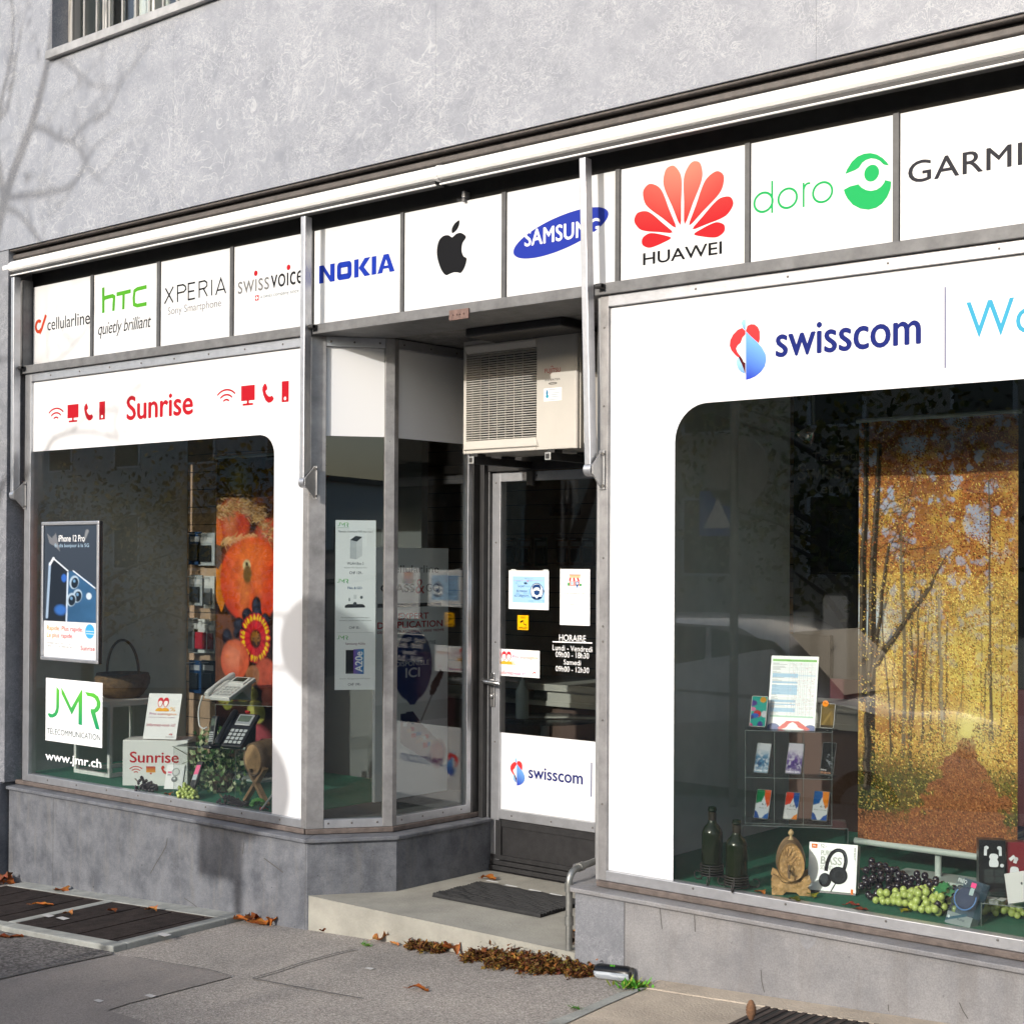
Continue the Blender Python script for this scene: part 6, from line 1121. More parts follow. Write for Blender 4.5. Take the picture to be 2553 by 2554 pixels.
# carved cask on its cradle
x,zc_=Q('R5',648,1395,.10); hh=.075; wd_=.052; ya=.10
M_CARV=mat('carved_wood',(.44,.26,.10),.5,var=.35,scale=35,bump=1.0,bscale=45)
t=thing('carved_cask','carved wooden cask with a tap on a scalloped cradle','cask',(x,ya+.05,ZC)); m=MB(); n=28; D=.16
def egg(k,y): return [(x+wd_*k*math.cos(2*math.pi*i/n)*(1-.16*math.sin(2*math.pi*i/n)),y,zc_+hh*k*math.sin(2*math.pi*i/n)) for i in range(n)]
rows=[egg(.90+.14*math.sin(math.pi*j/8),ya+D*j/8) for j in range(9)]; V=[p for r_ in rows for p in r_]; m.add(V,[(j*n+i,j*n+(i+1)%n,(j+1)*n+(i+1)%n,(j+1)*n+i) for j in range(8) for i in range(n)],smooth=True); m.add(rows[-1],[tuple(range(n))[::-1]]); m.build('staves',M_OAK,t)
m=MB(); 
for j in (1,2,6,7): 
    k=.915+.14*math.sin(math.pi*j/8); V=egg(k,ya+D*j/8-.006)+egg(k,ya+D*j/8+.006); m.add(V,[(i,(i+1)%n,(i+1)%n+n,i+n) for i in range(n)],smooth=True)
m.build('hoops',M_OAKD,t); m=MB(); m.add(egg(.80,ya+.006),[tuple(range(n))]); V=egg(.92,ya-.001)+egg(.80,ya+.006)+egg(.92,ya-.001); m.add(V[:2*n],[(i,i+n,(i+1)%n+n,(i+1)%n) for i in range(n)])
rg=random.Random(3)
for i in range(26): u_=rg.uniform(-.5,.6); w_=rg.uniform(-.65,.75); m.ball((x+.012+u_*wd_*.6,ya+.006,zc_+.012+w_*hh*.5),.0045,6,4,(1,.5,1))
for i in range(7): a=-1.2+i*.6; m.tube([(x-.02,ya+.004,zc_+.01),(x-.02+.02*math.cos(a),ya+.002,zc_+.01+.04*math.sin(a)),(x-.01+.028*math.cos(a+.5),ya+.004,zc_+.02+.035*math.sin(a+.5))],.002,5)
m.build('carved_head',M_CARV,t); m=MB(); m.cyl((x-.008,ya,zc_-.030),(x-.008,ya-.035,zc_-.034),.006,10); m.cyl((x-.008,ya-.022,zc_-.026),(x-.008,ya-.022,zc_-.006),.004,8); m.cyl((x-.008,ya-.033,zc_-.034),(x-.008,ya-.034,zc_-.052),.004,8); m.build('tap',M_OAKD,t)
m=MB(); m.lathe((x,ya+.05,zc_+hh*.98),[(.012,0),(.006,.006),(.005,.018),(.010,.022),(.010,.030),(.004,.038),(0,.040)],14); m.build('finial',mat('pale_wood',(.5,.36,.18),.5),t)
zt_=zc_-hh*.62; q=[(-.070,.0),(-.070,.018),(-.060,.03),(-.072,.052),(-.066,zt_-ZC),(-.048,zt_-ZC-.008),(-.034,zt_-ZC-.026),(0,zt_-ZC-.036),(.034,zt_-ZC-.026),(.048,zt_-ZC-.008),(.066,zt_-ZC),(.072,.052),(.060,.03),(.070,.018),(.070,0),(.030,0),(.018,.012),(-.018,.012),(-.030,0)]
for yy in (ya+.005,ya+.12): m=MB(); m.prism(Pl((x,yy,ZC+.001),(1,0,0),(0,0,1)),q,-.009,.009); m.build('cradle',M_CARV,t,bevel=.002)
t.rotation_euler=(0,0,R_(30))
# headphone box
o=onY(*zp('R5',770,1566),.20); o[2]=ZC+.001; PH=yawpl(o,17,14); W=PH.z('R5',1030,1588)[0]; H=PH.z('R5',788,1286)[1]; xa=float(o[0])
t=thing('headphone_box','white square box with a picture of black headphones','box',(xa+W/2,.22,ZC)); m=MB(); m.pbox(PH,0,W,0,.008,-.06,0,col=(.02,.02,.02)); m.pbox(PH,0,W,.008,H,-.06,0,col=(.80,.81,.80)); m.build('carton',INKG,t,bevel=.001); u=UV(PH,(0,W,0,H),.0006); m=MB(); ok_=lin('e8731f'); u.rect(m,.05,.035,.17,.12,ok_); u.text(m,'JBL',.07,.06,.15,.10,(.85,.85,.85),bold=.03); u.text(m,'52.-',.24,.03,.36,.10,lin('3a3a3a'))
lc=lin('a9aea6'); u.text(m,'PURE',.25,.15,.47,.255,lc,bold=.03); u.text(m,'BASS',.25,.27,.69,.43,lc,bold=.04); u.text(m,'SOUND',.25,.445,.50,.535,lc,bold=.02)
V,F=textgeo('TUNE 500',.02); a_,b_=u.p(.93,.30); a2_,b2_=u.p(.965,.06); m.add([PH.P(a_+y*(a2_-a_),b2_+(1-x_)*(b_-b2_)*1.0,.0007) for x_,y in V],F,lin('4a4a4a')); u.rect(m,.895,.88,.945,.98,ok_)
for y in (.3,.36,.42,.48): u.rect(m,.955,y,.962,y+.05,lin('9a9a9a'))
m.build('lettering',INK,t); m=MB(); kd=lin('15171a'); kk=lin('3a3f44')
hb=[u.p(*q) for q in ((.37,.56),(.40,.36),(.48,.20),(.60,.13),(.72,.17),(.77,.32),(.75,.46),(.71,.55))]; m.stroke(PH,smooth(hb,False,5),.015*W/.2,.0011,kd); m.stroke(PH,smooth([u.p(*q) for q in ((.55,.15),(.66,.13),(.745,.20),(.78,.34),(.76,.46))],False,5),.006,.0013,kk)
u.disc(m,.36,.74,.13,.14,kd,.0006); u.disc(m,.33,.72,.09,.11,kk,.0008); u.disc(m,.63,.63,.19,.175,kd,.0007); u.disc(m,.645,.63,.155,.145,lin('24282c'),.0009); u.disc(m,.65,.63,.11,.10,kk,.0011); u.disc(m,.65,.63,.10,.092,lin('1d2024'),.0012); m.stroke(PH,smooth([u.p(.58,.79),u.p(.54,.86),u.p(.49,.96)],False,4),.004,.0011,kd); m.build('picture',INK,t)
# clear rack with telephones
o=onY(*zp('R5',436,1188),.36); RK=yawpl(o,30); Wr=RK.z('R5',905,1200)[0]; h2=RK.z('R5',436,688)[1]; h1=RK.z('R5',436,938)[1]; th=.004; Dr=.13
t=thing('phone_rack','clear acrylic rack of two shelves and six pigeonholes holding telephones','rack',RK.P(Wr/2,0,-Dr/2))
for h in (h2,h1,th): m=MB(); m.pbox(RK,0,Wr,h-th,h,-Dr,0); m.build('shelf',ACRYL,t,bevel=.0008)
for i in range(4): m=MB(); x=Wr*i/3-(th if i==3 else 0); m.pbox(RK,x,x+th,th,h1-th,-Dr,0); m.pbox(RK,x,x+th,h1,h2-th,-Dr,0); m.build('divider',ACRYL,t,bevel=.0008)
m=MB(); ed=MATS['edge_gleam_grey']
for h in (h2,h1,th): m.cyl(RK.P(0,h-th/2,.0012),RK.P(Wr,h-th/2,.0012),.0008,5)
for i in range(4): x=Wr*i/3-(th/2 if i==3 else -th/2); m.cyl(RK.P(x,0,.0012),RK.P(x,h2,.0012),.0007,5)
m.cyl(RK.P(Wr,h1,0),RK.P(Wr,h1,-Dr),.0007,5); m.cyl(RK.P(Wr,h2,0),RK.P(Wr,h2,-Dr),.0008,5); m.cyl(RK.P(Wr,0,-Dr),RK.P(Wr,h2,-Dr),.0007,5); m.build('edge_gleam',ed,t)  # rack edges get the same painted gleam
oo=RK.P(-.01,0,.03); riser((oo[0],oo[1],ZC),30,Wr+.07,.20,float(o[2])-.001,'wide clear acrylic riser carrying the rack of telephones')
def scr_blob(cols,seed,kind):
    c=cv(26,52,cols[0]); g=np.random.default_rng(seed)
    if kind=='cloud':
        n=c.noise(4,4,seed); c.put(np.clip(1.3-np.abs(c.Y-.62)*3.2,0,1)*np.clip((n-.36)*5,0,1),lin(cols[1])); c.put(np.clip(1.2-np.abs(c.Y-.70)*4,0,1)*np.clip((c.noise(6,3,seed+5)-.45)*6,0,1),lin(cols[2])); c.put(np.clip((c.Y-.85)*6,0,1)*.5,lin(cols[1]))
    if kind=='balls':
        for i in range(9): c.ell(g.random(),g.random(),.14+.16*g.random(),.12+.13*g.random(),lin(cols[1+i%(len(cols)-1)]),0,.15)
    if kind=='swoosh':
        c.poly([(0,0),(1,0),(1,.3),(.8,.42),(.55,.2),(.4,.42),(0,.5)],lin(cols[1])); c.poly([(.55,0),(1,0),(1,.5),(.85,.6),(.6,.3)],lin(cols[2])); c.poly([(0,.72),(.2,.8),(.4,1),(0,1)],lin(cols[3])); c.poly([(1,.78),(.75,.85),(.55,1),(1,1)],lin(cols[4])); 
    if kind=='gold': c.put((1-c.Y)*.5*np.abs(c.X-.3),lin('1a1408')); c.line((.2,.85),(.75,.35),.09,lin('c9b070'),.07); c.line((.75,.35),(.85,.85),.07,lin('b89c58')); c.rect(0,.88,1,1,lin('6a5a34'))
    if kind=='dark':
        for i in range(26): c.ell(.35+.5*g.random(),.38+.42*g.random(),.03+.06*g.random(),.03+.06*g.random(),lin(cols[1] if i%2 else '3a3f45'),0,.8)
    return np.clip(c.a,0.003,1)**1.35*.50
def phone(k,TL,TR,BR,BL,Y,label,img,txt=()):
    tp=label.endswith('rack'); q=RK.ab(*zp(k,*BL)); tl=17 if tp else 24; o=RK.P(q[0],(h2+.010) if tp else (h1+.010 if 'upper' in label else .014),-Dr*.35); pl=yawpl(o,12,tl); q0=pl.z(k,*BL)[0]; o=pl.P(q0,0); pl=yawpl(o,12,tl); W=pl.z(k,*BR)[0]; H=pl.z(k,*TL)[1]; t=thing('display_phone',label,'telephone',pl.P(W/2,0),'dummy mobile telephones on clear holders')
    m=MB(); m.prism(pl,m.rrect(0,W,0,H,W*.10),-.008,0); m.build('body',M_BLACKP,t,bevel=.001); m=MB(); m.grid(pl,W*.04,W*.96,H*.02,H*.98,img,.0006); u=UV(pl,(0,W,0,H),.0011)
    for q in txt: u.text(m,*q)
    m.build('screen',INK,t); hp=yawpl(o,12); m=MB(); m.pbox(hp,-.004,W+.004,-.009,-.005,-.05,.012); m.pbox(hp,-.004,W+.004,-.009,.007,.011,.014); m.build('holder',ACRYL,t)
wt=(.8,.8,.82); bk_=lin('1d2026')
phone('R5',(485,505),(566,508),(548,660),(462,655),.44,'dummy phone with a turquoise screen of coloured balls on top of the rack',scr_blob(('24c4b8','6a3fa8','f2a0c8','f0b820','d81f3a','2f7fd8','e04a9a','e8e8f0','5a2f98'),3,'balls'))
phone('R5',(850,545),(927,545),(913,672),(838,668),.44,'dummy phone with a golden screen on top of the rack',scr_blob(('a88f4a',),4,'gold'))
t=thing('round_price_tag','round orange price tag stuck on the golden dummy phone','price tag',(0,0,0)); tg=yawpl(RK.P(Wr*.9,h2,-Dr*.35+.010),12,17); q=tg.z('R5',869,547); p=tuple(map(float,tg.P(*q))); t.location=p; ROOTLOC[t.name]=p; m=MB(); m.cyl(tg.P(*q),tg.P(*q,-.001),.0125,24,col=lin('f08a10')); lettering(m,tg,'SERIE A',q[0]-.008,q[0]+.008,q[1],q[1]+.004,.0006,lin('5a3208')); m.build('disc',INK,t)
for (a,b,c_,d),lab,img,tx in (
 (((493,755),(578,757),(562,915),(483,910)),'dummy phone with a blue cloud on a white screen, upper left pigeonhole',scr_blob(('dfe4ea','2f8fb8','1f6a98'),5,'cloud'),[('Galaxy S20',.06,.88,.94,.95,wt)]),
 (((662,755),(750,757),(738,926),(651,922)),'dummy phone with a violet cloud on a white screen, upper middle pigeonhole',scr_blob(('e2e0ea','7a5aa8','5a3f90'),6,'cloud'),[('Galaxy S20+',.06,.90,.94,.97,wt)]),
 (((845,752),(922,754),(908,935),(835,932)),'dummy phone with silver bubbles on a black screen, upper right pigeonhole',scr_blob(('07080a','b8bcc2'),7,'dark'),[('Galaxy',.06,.82,.5,.88,wt),('S20 Ultra 5G',.06,.90,.8,.96,lin('d8a080'))]),
 (((498,1003),(578,1006),(562,1165),(483,1160)),'dummy phone with a green and orange swirl, lower left pigeonhole',scr_blob(('dfe6ec','1f9a6a','e8763a','1f6ab0','1f7ac0'),8,'swoosh'),[('6.1"',.45,.46,.86,.54,bk_),('iPhone 11',.28,.61,.78,.65,bk_)]),
 (((655,1018),(728,1021),(716,1176),(639,1172)),'dummy phone with a red and blue swirl, lower middle pigeonhole',scr_blob(('e4e6e8','e05a3a','1f6ab0','f0f0f0','f0a030'),9,'swoosh'),[('5.8"',.38,.46,.80,.54,bk_),('iPhone 11 Pro',.20,.61,.86,.65,bk_)]),
 (((802,1012),(888,1015),(875,1180),(789,1175)),'dummy phone with a blue and amber swirl, lower right pigeonhole',scr_blob(('e6eaec','1f78b8','f0a020','1f6ab0','1f70c0'),10,'swoosh'),[('6.4"',.50,.48,.92,.56,bk_),('iPhone 11 Pro Max',.12,.62,.92,.66,bk_)])): phone('R5',a,b,c_,d,.46,lab,img,tx)
# tariff board
c=cv(84,128,'e9eef0'); c.rect(.04,.045,.96,.075,lin('5fae3a')); g=np.random.default_rng(8)
for i in range(13): c.put((np.abs(c.X-(.40+.042*i))<.004)*((c.Y>.10)&(c.Y<.82)),lin('b9c0c8'))
for i in range(52): y=.10+i*.0138; c.put((np.abs(c.Y-y)<.003)*((c.X>.04)&(c.X<.95)),lin('c8cdd2')); c.put((np.abs(c.Y-y-.006)<.003)*((c.X>.05)&(c.X<.1+.25*g.random())),lin('8b9298'),.7)
for y0,y1,x1 in ((.245,.295,.58),(.355,.375,.58),(.395,.53,.58),(.60,.635,.56),(.655,.675,.56),(.71,.765,.56)): c.rect(.05,y0,x1,y1,lin('6aa6d0'),.75)
c.rect(.05,.255,.95,.27,lin('7fb2d6'),.5); c.rect(.05,.815,.95,.835,lin('7fb89a'),.8)
for i in range(150): x,y=.42+.5*g.random(),.1+.7*g.random(); c.rect(x,y,x+.02,y+.006,lin('c07a86'),.7)
c.rect(0,.868,1,1,lin('f1f3f4')); c.ell(.13,.985,.14,.10,lin('27428a'),0,.1); c.ell(.90,.99,.13,.10,lin('27428a'),0,.1); c.poly([(.22,.985),(.30,.94),(.40,.885),(.66,.885),(.76,.93),(.90,.985),(.82,1),(.66,.97),(.60,.92),(.53,.895),(.46,.92),(.40,.97),(.3,1)],lin('cf3a34'))
card('tariff_board','white board with a blue tariff table standing on the phone rack','board','R5',(590,290),(843,296),(812,690),(555,682),float(RK.P(.12,0,-.05)[1]),19,c.a,psi=19)
# grapes, speaker pack, earphone boxes
x,_=Q('R5',1390,1600,.30); grapes('loose bunch of black grapes spread behind the green ones in the right window',x-.04,.33,ZC,.36,.22,.0125,120,M_BG,21,yaw=4,leaf=False,H=.12)
x,_=Q('R5',1330,1610,.2); grapes('large bunch of green grapes in front of the black ones in the right window',x,.20,ZC,.26,.15,.0135,84,M_GG,22,yaw=176,H=.085)
x,_=Q('R5',1500,1600,.26); grapes('round bunch of black grapes just behind the speaker pack',x,.26,ZC,.15,.16,.0125,60,M_BG,23,yaw=60,leaf=False,H=.11)
x,_=Q('R5',1745,1630,.30); grapes('bunch of green grapes half hidden behind the speaker pack and small riser',x,.30,ZC,.24,.12,.0125,60,M_GG,24,yaw=5,leaf=False,H=.05)
xa,za=Q('R5',1495,1728,.07); pl=Pl((xa,.085,ZC+.002),(1,-.22,-.10),(.26,.34,1)); pl.ez=pl.ez-pl.ex*(pl.ez@pl.ex); pl.ez/=np.linalg.norm(pl.ez); pl.n=np.cross(pl.ex,pl.ez); pl.n*= 1 if pl.n@(CAM-pl.o)>0 else -1
t=thing('speaker_pack','clear pack holding a round dark blue loudspeaker, leaning near the glass','package',(xa+.05,.08,ZC)); W,H=.098,.165; m=MB(); m.pbox(pl,0,W,0,H,-.045,-.043,col=lin('1f3a4a')); m.pbox(pl,.0,W,0,H*.25,-.042,.0,col=lin('7f8a88')); m.poly(pl,[(0,H*.10),(W*.75,H*.30),(W*.75,H*.24),(0,H*.04)],.0006,lin('1d4a5a')); m.build('backing_card',INKG,t); m=MB(); m.lathe(pl.P(W*.42,H*.60,-.038),[(0,.034),(.030,.033),(.037,.026),(.039,.012),(.036,0)],28,pl.n); m.build('loudspeaker',mat('navy_fabric',(.02,.03,.085),.7,bump=.4,bscale=600),t)
m=MB(); m.tube([pl.P(W*.42+.041*math.cos(a),H*.60+.041*math.sin(a),-.012) for a in np.linspace(2.6,6.6,16)],.0025,6); m.build('strap',mat('blue_cord',(.08,.22,.55),.5),t); m=MB(); m.pbox(pl,0,W,H*.25,H,-.0005,0); m.pbox(pl,W-.0006,W,0,H,-.042,0); m.pbox(pl,0,.0006,0,H,-.042,0); m.build('clear_shell',ACRYL,t); m=MB(); u=UV(pl,(0,W,0,H),.0008); u.rect(m,.58,.06,.78,.16,lin('e8508a')); u.rect(m,.60,.17,.76,.32,lin('9fb4b4')); u.text(m,'FREQ',.05,.05,.40,.14,lin('c8d0d0'),bold=.03); u.text(m,'PUNK',.45,.84,.75,.88,lin('33454a')); u.disc(m,.10,.86,.05,.03,lin('c8d4d4')); m.build('price_label',INK,t)
RA,_=riser((Q('GR',1370,1250,.08)[0],.11,ZC),12,.42,.26,Q('GR',1380,920,.10)[1],'small clear acrylic riser at the right edge with a white box on it')
zz=Q('GR',1380,920,.10)[1]
YB_=.42; o=onY(*zp('GR',1395,790),YB_); EP=yawpl(o,32); riser((*EP.P(-.02,0,.03)[:2],ZC),32,.52,.18,float(o[2])-.001,'rear clear acrylic riser carrying the two upright earphone boxes')
def earbox(label,k,TL,BR,dc,col,name='earphone_box'):
    pl=yawpl(EP.P(0,0,dc),32); a0,b1=pl.z(k,*TL); a1,_=pl.z(k,*BR); t=thing(name,label,'box',pl.P((a0+a1)/2,0,-.02),'boxed earphones'); m=MB(); m.pbox(pl,a0,a1,0,b1,-.05,0,col=col); m.build('carton',INKG,t,bevel=.002); return t,pl,UV(pl,(a0,a1,0,b1),.0006)
t,pl,u=earbox('black upright box with a picture of white earphones','GR',(1392,165),(1712,800),0,lin('17191c')); m=MB(); wc=(.75,.77,.80)
for s_ in (-1,1): cx_=.52+s_*.27; u.disc(m,cx_-s_*.03,.15,.085,.035,wc); m.stroke(pl,[u.p(cx_,.15),u.p(cx_+s_*.01,.30)],.010,u.c,wc)
u.poly(m,smooth([(.40,.30),(.45,.265),(.62,.265),(.70,.29),(.72,.33),(.68,.37),(.73,.42),(.72,.49),(.66,.515),(.45,.515),(.39,.49),(.38,.42),(.42,.37),(.38,.33)],True,3),wc); u.disc(m,.86,.485,.07,.035,wc,.0002)
for i in range(2):
    for j in range(2): u.rect(m,.2+.4*i,.56+.14*j,.55+.4*i,.68+.14*j,lin('3a4040'))
m.build('picture',INK,t)
t,pl,u=earbox('dark red upright box with a picture of white earphones','GR',(1720,195),(2050,800),-.02,lin('7a1c26')); m=MB(); m.stroke(pl,[u.p(.12,.36),u.p(.30,.28)],.012,u.c,wc); m.stroke(pl,[u.p(.30,.42),u.p(.36,.32)],.012,u.c,wc); u.disc(m,.36,.34,.07,.04,wc); u.poly(m,smooth([(.13,.60),(.18,.50),(.38,.50),(.45,.56),(.42,.70),(.36,.78),(.18,.76)],True,3),wc); m.build('picture',INK,t)
xa,za=Q('GR',1800,1035,.16); pl=Pl((xa,.16,zz+.002),(1,-.25,.32),(-.20,.25,1)); pl.ez=pl.ez-pl.ex*(pl.ez@pl.ex); pl.ez/=np.linalg.norm(pl.ez); pl.n=np.cross(pl.ex,pl.ez); pl.n*= 1 if pl.n@(CAM-pl.o)>0 else -1
t=thing('charger_box','small white box tipped on its corner on the right riser','box',(xa,.16,zz)); m=MB(); m.pbox(pl,-.02,.14,0,.10,-.05,0); m.build('carton',M_WHITEP,t,bevel=.001); m=MB(); q=pl.P(.045,.075,.0008); 
for s_,w_ in ((0,.006),(.005,.002)): pass
disc(m,pl,.045,.06,.004,.005,.0008,lin('55585c'),12); m.build('emblem',INK,t)
t=thing('price_card','small printed price cards lying on the right riser','card',(xa-.05,.18,zz)); m=MB()
for i,(dx,w_) in enumerate(((-.12,.05),(-.065,.025),(-.035,.03))): m.box(xa+dx,xa+dx+w_,.17+.01*i,.21+.01*i,zz+.0006,zz+.0016,col=(.55,.58,.56) if i!=2 else lin('8a6a5a'))
m.build('cards',INK,t)
# ------------------------------------------------------------------ inside the shop
t=thing('shop_counter','pale counter with a glazed display niche seen through the door','counter',(-6.0,2.3,-1.556)); YK=2.25; m=MB(); x0,z1=Q('D4',300,1500,YK); x1=x0+2.6; _,z0=Q('D4',900,1760,YK); m.box(x0-1.2,x1,YK,YK+.55,z1-.02,z1+.02); m.box(x0-1.2,x1,YK+.02,YK+.5,z0,z0+.03); m.box(Q('D4',812,1600,YK)[0],x1,YK+.03,YK+.5,z0+.03,z1-.02); m.build('top',mat('pale_laminate',(.42,.41,.37),.4),t); m=MB(); m.box(x0-1.2,x1,YK+.08,YK+.5,-1.555,z0); m.build('front_panel',mat('brown_laminate',(.10,.06,.045),.5),t); m=MB(); m.box(x0-1.2,Q('D4',812,1600,YK)[0],YK+.008,YK+.013,z0+.03,z1-.02); m.build('glass_front',GLASS,t)
m=MB(); m.box(x0+.15,x0+.35,YK+.15,YK+.3,z0+.031,z0+.09); m.build('stock_box',M_WHITEP,t); 
YT=1.55; x0,zt=Q('D4',690,1930,YT); t=thing('round_table','round glass topped table inside the door','table',(x0,YT+.1,-1.556)); m=MB(); m.lathe((x0,YT+.1,zt),[(0,0),(.30,0),(.30,.01),(0,.01)],36); m.build('top',glassmat('smoky_table_glass',(.5,.52,.52),1.2),t); m=MB(); m.cyl((x0,YT+.1,-1.55),(x0,YT+.1,zt),.025,12); m.lathe((x0,YT+.1,-1.555),[(.2,0),(.2,.01),(.03,.03)],24); m.build('pedestal',M_SILV,t)
t=thing('sanitiser_bottle','pale pump bottle standing on the round glass table','bottle',(x0-.08,YT,zt+.01)); m=MB(); m.lathe((x0-.08,YT,zt+.0105),[(0,0),(.034,0),(.036,.01),(.036,.15),(.02,.18),(.014,.19),(.014,.21),(0,.21)],18); m.build('body',mat('frosted_plastic',(.38,.44,.42),.4),t); m=MB(); m.cyl((x0-.08,YT,zt+.22),(x0-.08,YT,zt+.255),.006,8); m.box(x0-.09,x0-.04,YT-.008,YT+.008,zt+.255,zt+.268); m.build('pump',M_WHITEP,t)
YS=3.13
for i,(xp,lab,cc,pc) in enumerate(((1200,'leftmost dim pack in the row on the far slat wall','5a3a24','15110c'),(1280,'second dim pack from the left on the far slat wall','6a4428','15110c'),(1365,'third dim pack from the left on the far slat wall','3f4a38','14170f'),(1480,'fourth dim pack from the left on the far slat wall','70482a','15110c'),(1550,'fifth dim pack from the left on the far slat wall','6a4226','15110c'),(1620,'rightmost dim pack in the row on the far slat wall','4a2c1c','120d0a'))): pack('Z3',xp-5,1375,xp+58,1525,YS,lab,lin(cc),lin(pc),0,'dim packs on the far slat wall')
t=thing('wall_sign','brown wall sign with dark lettering high on the far slat wall','sign',(-6,3.17,.2)); m=MB(); pl=front(3.17); a0,b1=pl.z('Z3',1440,1195); a1,b0=pl.z('Z3',1600,1255); m.pbox(pl,a0,a1,b0,b1,-.01,0,col=lin('5a4030')); m.build('board',INK,t); m=MB(); zlet(m,pl,'Z3','Samsung',1458,1248,1212,1560,.001,lin('1a1410'),bold=.02); m.build('lettering',INK,t)
t=thing('wall_lettering','large dim grey lettering on the dark back wall left of the forest banner','lettering',(-4,2.59,.3)); m=MB(); pl=front(2.598); gc=lin('a09a8e'); zlet(m,pl,'R6','Testez ici',800,755,705,1038,.001,gc,bold=.0); zlet(m,pl,'R6','Swisscom TV',722,855,765,1330,.001,gc,bold=.02); zlet(m,pl,'R6','et vivez la',845,925,868,1180,.001,gc); m.build('letters',INK,t)
t=thing('wall_screen','dark flat screen on the back wall under the dim lettering','screen',(-4,2.56,-.3)); pl=front(2.56); a0,b1=pl.z('R6',878,1000); a1,b0=pl.z('R6',1600,1365); m=MB(); m.pbox(pl,a0,a1,b0,b1,-.035,0); m.build('housing',M_BLACKP,t,bevel=.006); m=MB(); m.pbox(pl,a0+.015,a1-.015,b0+.015,b1-.015,.0,.001); m.build('glass',mat('screen_glass',(.006,.012,.011),.08),t)
t=thing('notice_board','pale framed notice on the back wall behind the tariff board','board',(-4,2.56,-.7)); pl=front(2.555); a0,b1=pl.z('R5',560,170); a1,b0=pl.z('R5',890,620); m=MB(); m.pbox(pl,a0,a1,b0,b1,-.03,0,col=lin('2b2723')); m.build('frame',INK,t); m=MB(); m.pbox(pl,a0+.03,a1-.25,b1-.22,b1-.06,0,.002,col=lin('8a857a')); m.build('paper',INK,t)
for i,(xp,yp,lab) in enumerate(((655,600,'left one of two small chrome spotlights under the shop ceiling'),(803,625,'right one of two small chrome spotlights under the shop ceiling'))):
    x,z=Q('R6',xp,yp,1.5); t=thing('ceiling_spotlight',lab,'spotlight',(x,1.5,1.06),'chrome spotlights'); m=MB(); m.cyl((x,1.5,z+.05),(x,1.5,1.065),.008,8); m.build('stem',M_SILV,t); m=MB(); m.lathe((x+.03,1.46,z+.05),[(.015,0),(.03,.02),(.045,.08),(.042,.08),(.0,.02)],18,(-.5,-.4,-.8)); m.build('reflector',mat('chrome',(.7,.68,.62),.15,.95),t)
t=thing('magazine_table','low glass table with magazines behind the forest banner','table',(-2.6,1.25,-1.556)); YG=1.15; xg,zg=Q('GR',200,210,YG); m=MB(); m.box(xg-.1,xg+1.3,YG,YG+.5,zg-.01,zg); m.build('top',MATS['smoky_table_glass'],t)
for dx in (-.06,.5,1.2): m=MB(); m.cyl((xg+dx,YG+.04,-1.2),(xg+dx,YG+.04,zg-.012),.012,10); m.build('leg',M_SILV,t)
for i,(xx,yy,n_,lab) in enumerate(((470,280,3,'thin stack of magazines with blue covers on the low glass table'),(1090,290,9,'thick stack of magazines on the low glass table, left of the black box'))):
    x,z=Q('GR',xx,yy,YG+.1); t=thing('magazine_stack',lab,'magazines',(x,YG+.1,zg),'magazine stacks on the glass table'); m=MB()
    for j in range(n_): o=.006*math.sin(j*2.3); m.box(x-.02+o,x+.22+o,YG+.08,YG+.36,zg+.001+j*.009,zg+.0085+j*.009,col=[(.30,.31,.32),(.5,.5,.47),(.10,.14,.25)][j%3])
    m.build('magazines',INK,t)
# ------------------------------------------------------------------ at the entrance
def onS(k,x,y): p=onZ(*zp(k,x,y),ZS); return float(p[0]),float(p[1])
c0,c1,c2,c3=onS('G1',765,583),onS('G1',1020,522),onS('G1',1500,610),onS('G1',1310,690)   # front-left, back-left, back-right, front-right
c0=np.array(c0);c1=np.array(c1);c3=np.array(c3); ex=c3-c0; W=np.linalg.norm(ex); ex/=W; ey=c1-c0; ey=ey-ex*(ey@ex); D=np.linalg.norm(ey); ey/=D; 
t=thing('doormat','black ribbed rubber doormat with worn white flecks on the entrance step','doormat',(*((c0+c3)/2),ZS)); m=MB(); nr=17
def MP(a,b,h): p=c0+ex*a+ey*b; return (p[0],p[1],ZS+h)
m.hexa([MP(0,0,.001),MP(W,0,.001),MP(W,D,.001),MP(0,D,.001),MP(0,0,.006),MP(W,0,.006),MP(W,D,.006),MP(0,D,.006)])
M_RUB=mat('black_rubber',(.012,.012,.0125),.7,var=.3,scale=40)
for i in range(nr):
    b0=D*(i+.15)/nr; b1=D*(i+.85)/nr; k=26; V=[];g=random.Random(i)
    hs=[.018+.002*math.sin(j*1.1+i)+g.uniform(-.001,.001) for j in range(k+1)]; ws=[.002*math.sin(j*.9+i*2) for j in range(k+1)]
    for j in range(k+1): a=W*j/k; V+= [MP(a,b0+ws[j],.005),MP(a,b0+ws[j]+.002,hs[j]),MP(a,b1+ws[j]-.002,hs[j]),MP(a,b1+ws[j],.005)]
    m.add(V,[(4*j+q,4*j+4+q,4*j+5+q,4*j+1+q) for j in range(k) for q in range(3)]+[(0,1,2,3),(4*k+3,4*k+2,4*k+1,4*k)])
m.build('ribbed_mat',M_RUB,t); m=MB()
for x,y in ((1040,526),(1135,549),(1255,573),(1360,594)):
    p=np.array(onS('G1',x,y)); q=p+ex*.07; n_=ey*.009; m.add([(*(p-n_),ZS+.0262),(*(q-n_*.6),ZS+.0262),(*(q+n_*.6),ZS+.0262),(*(p+n_),ZS+.0262)],[(0,1,2,3)],col=(.7,.71,.7))
m.build('worn_fleck',INK,t)
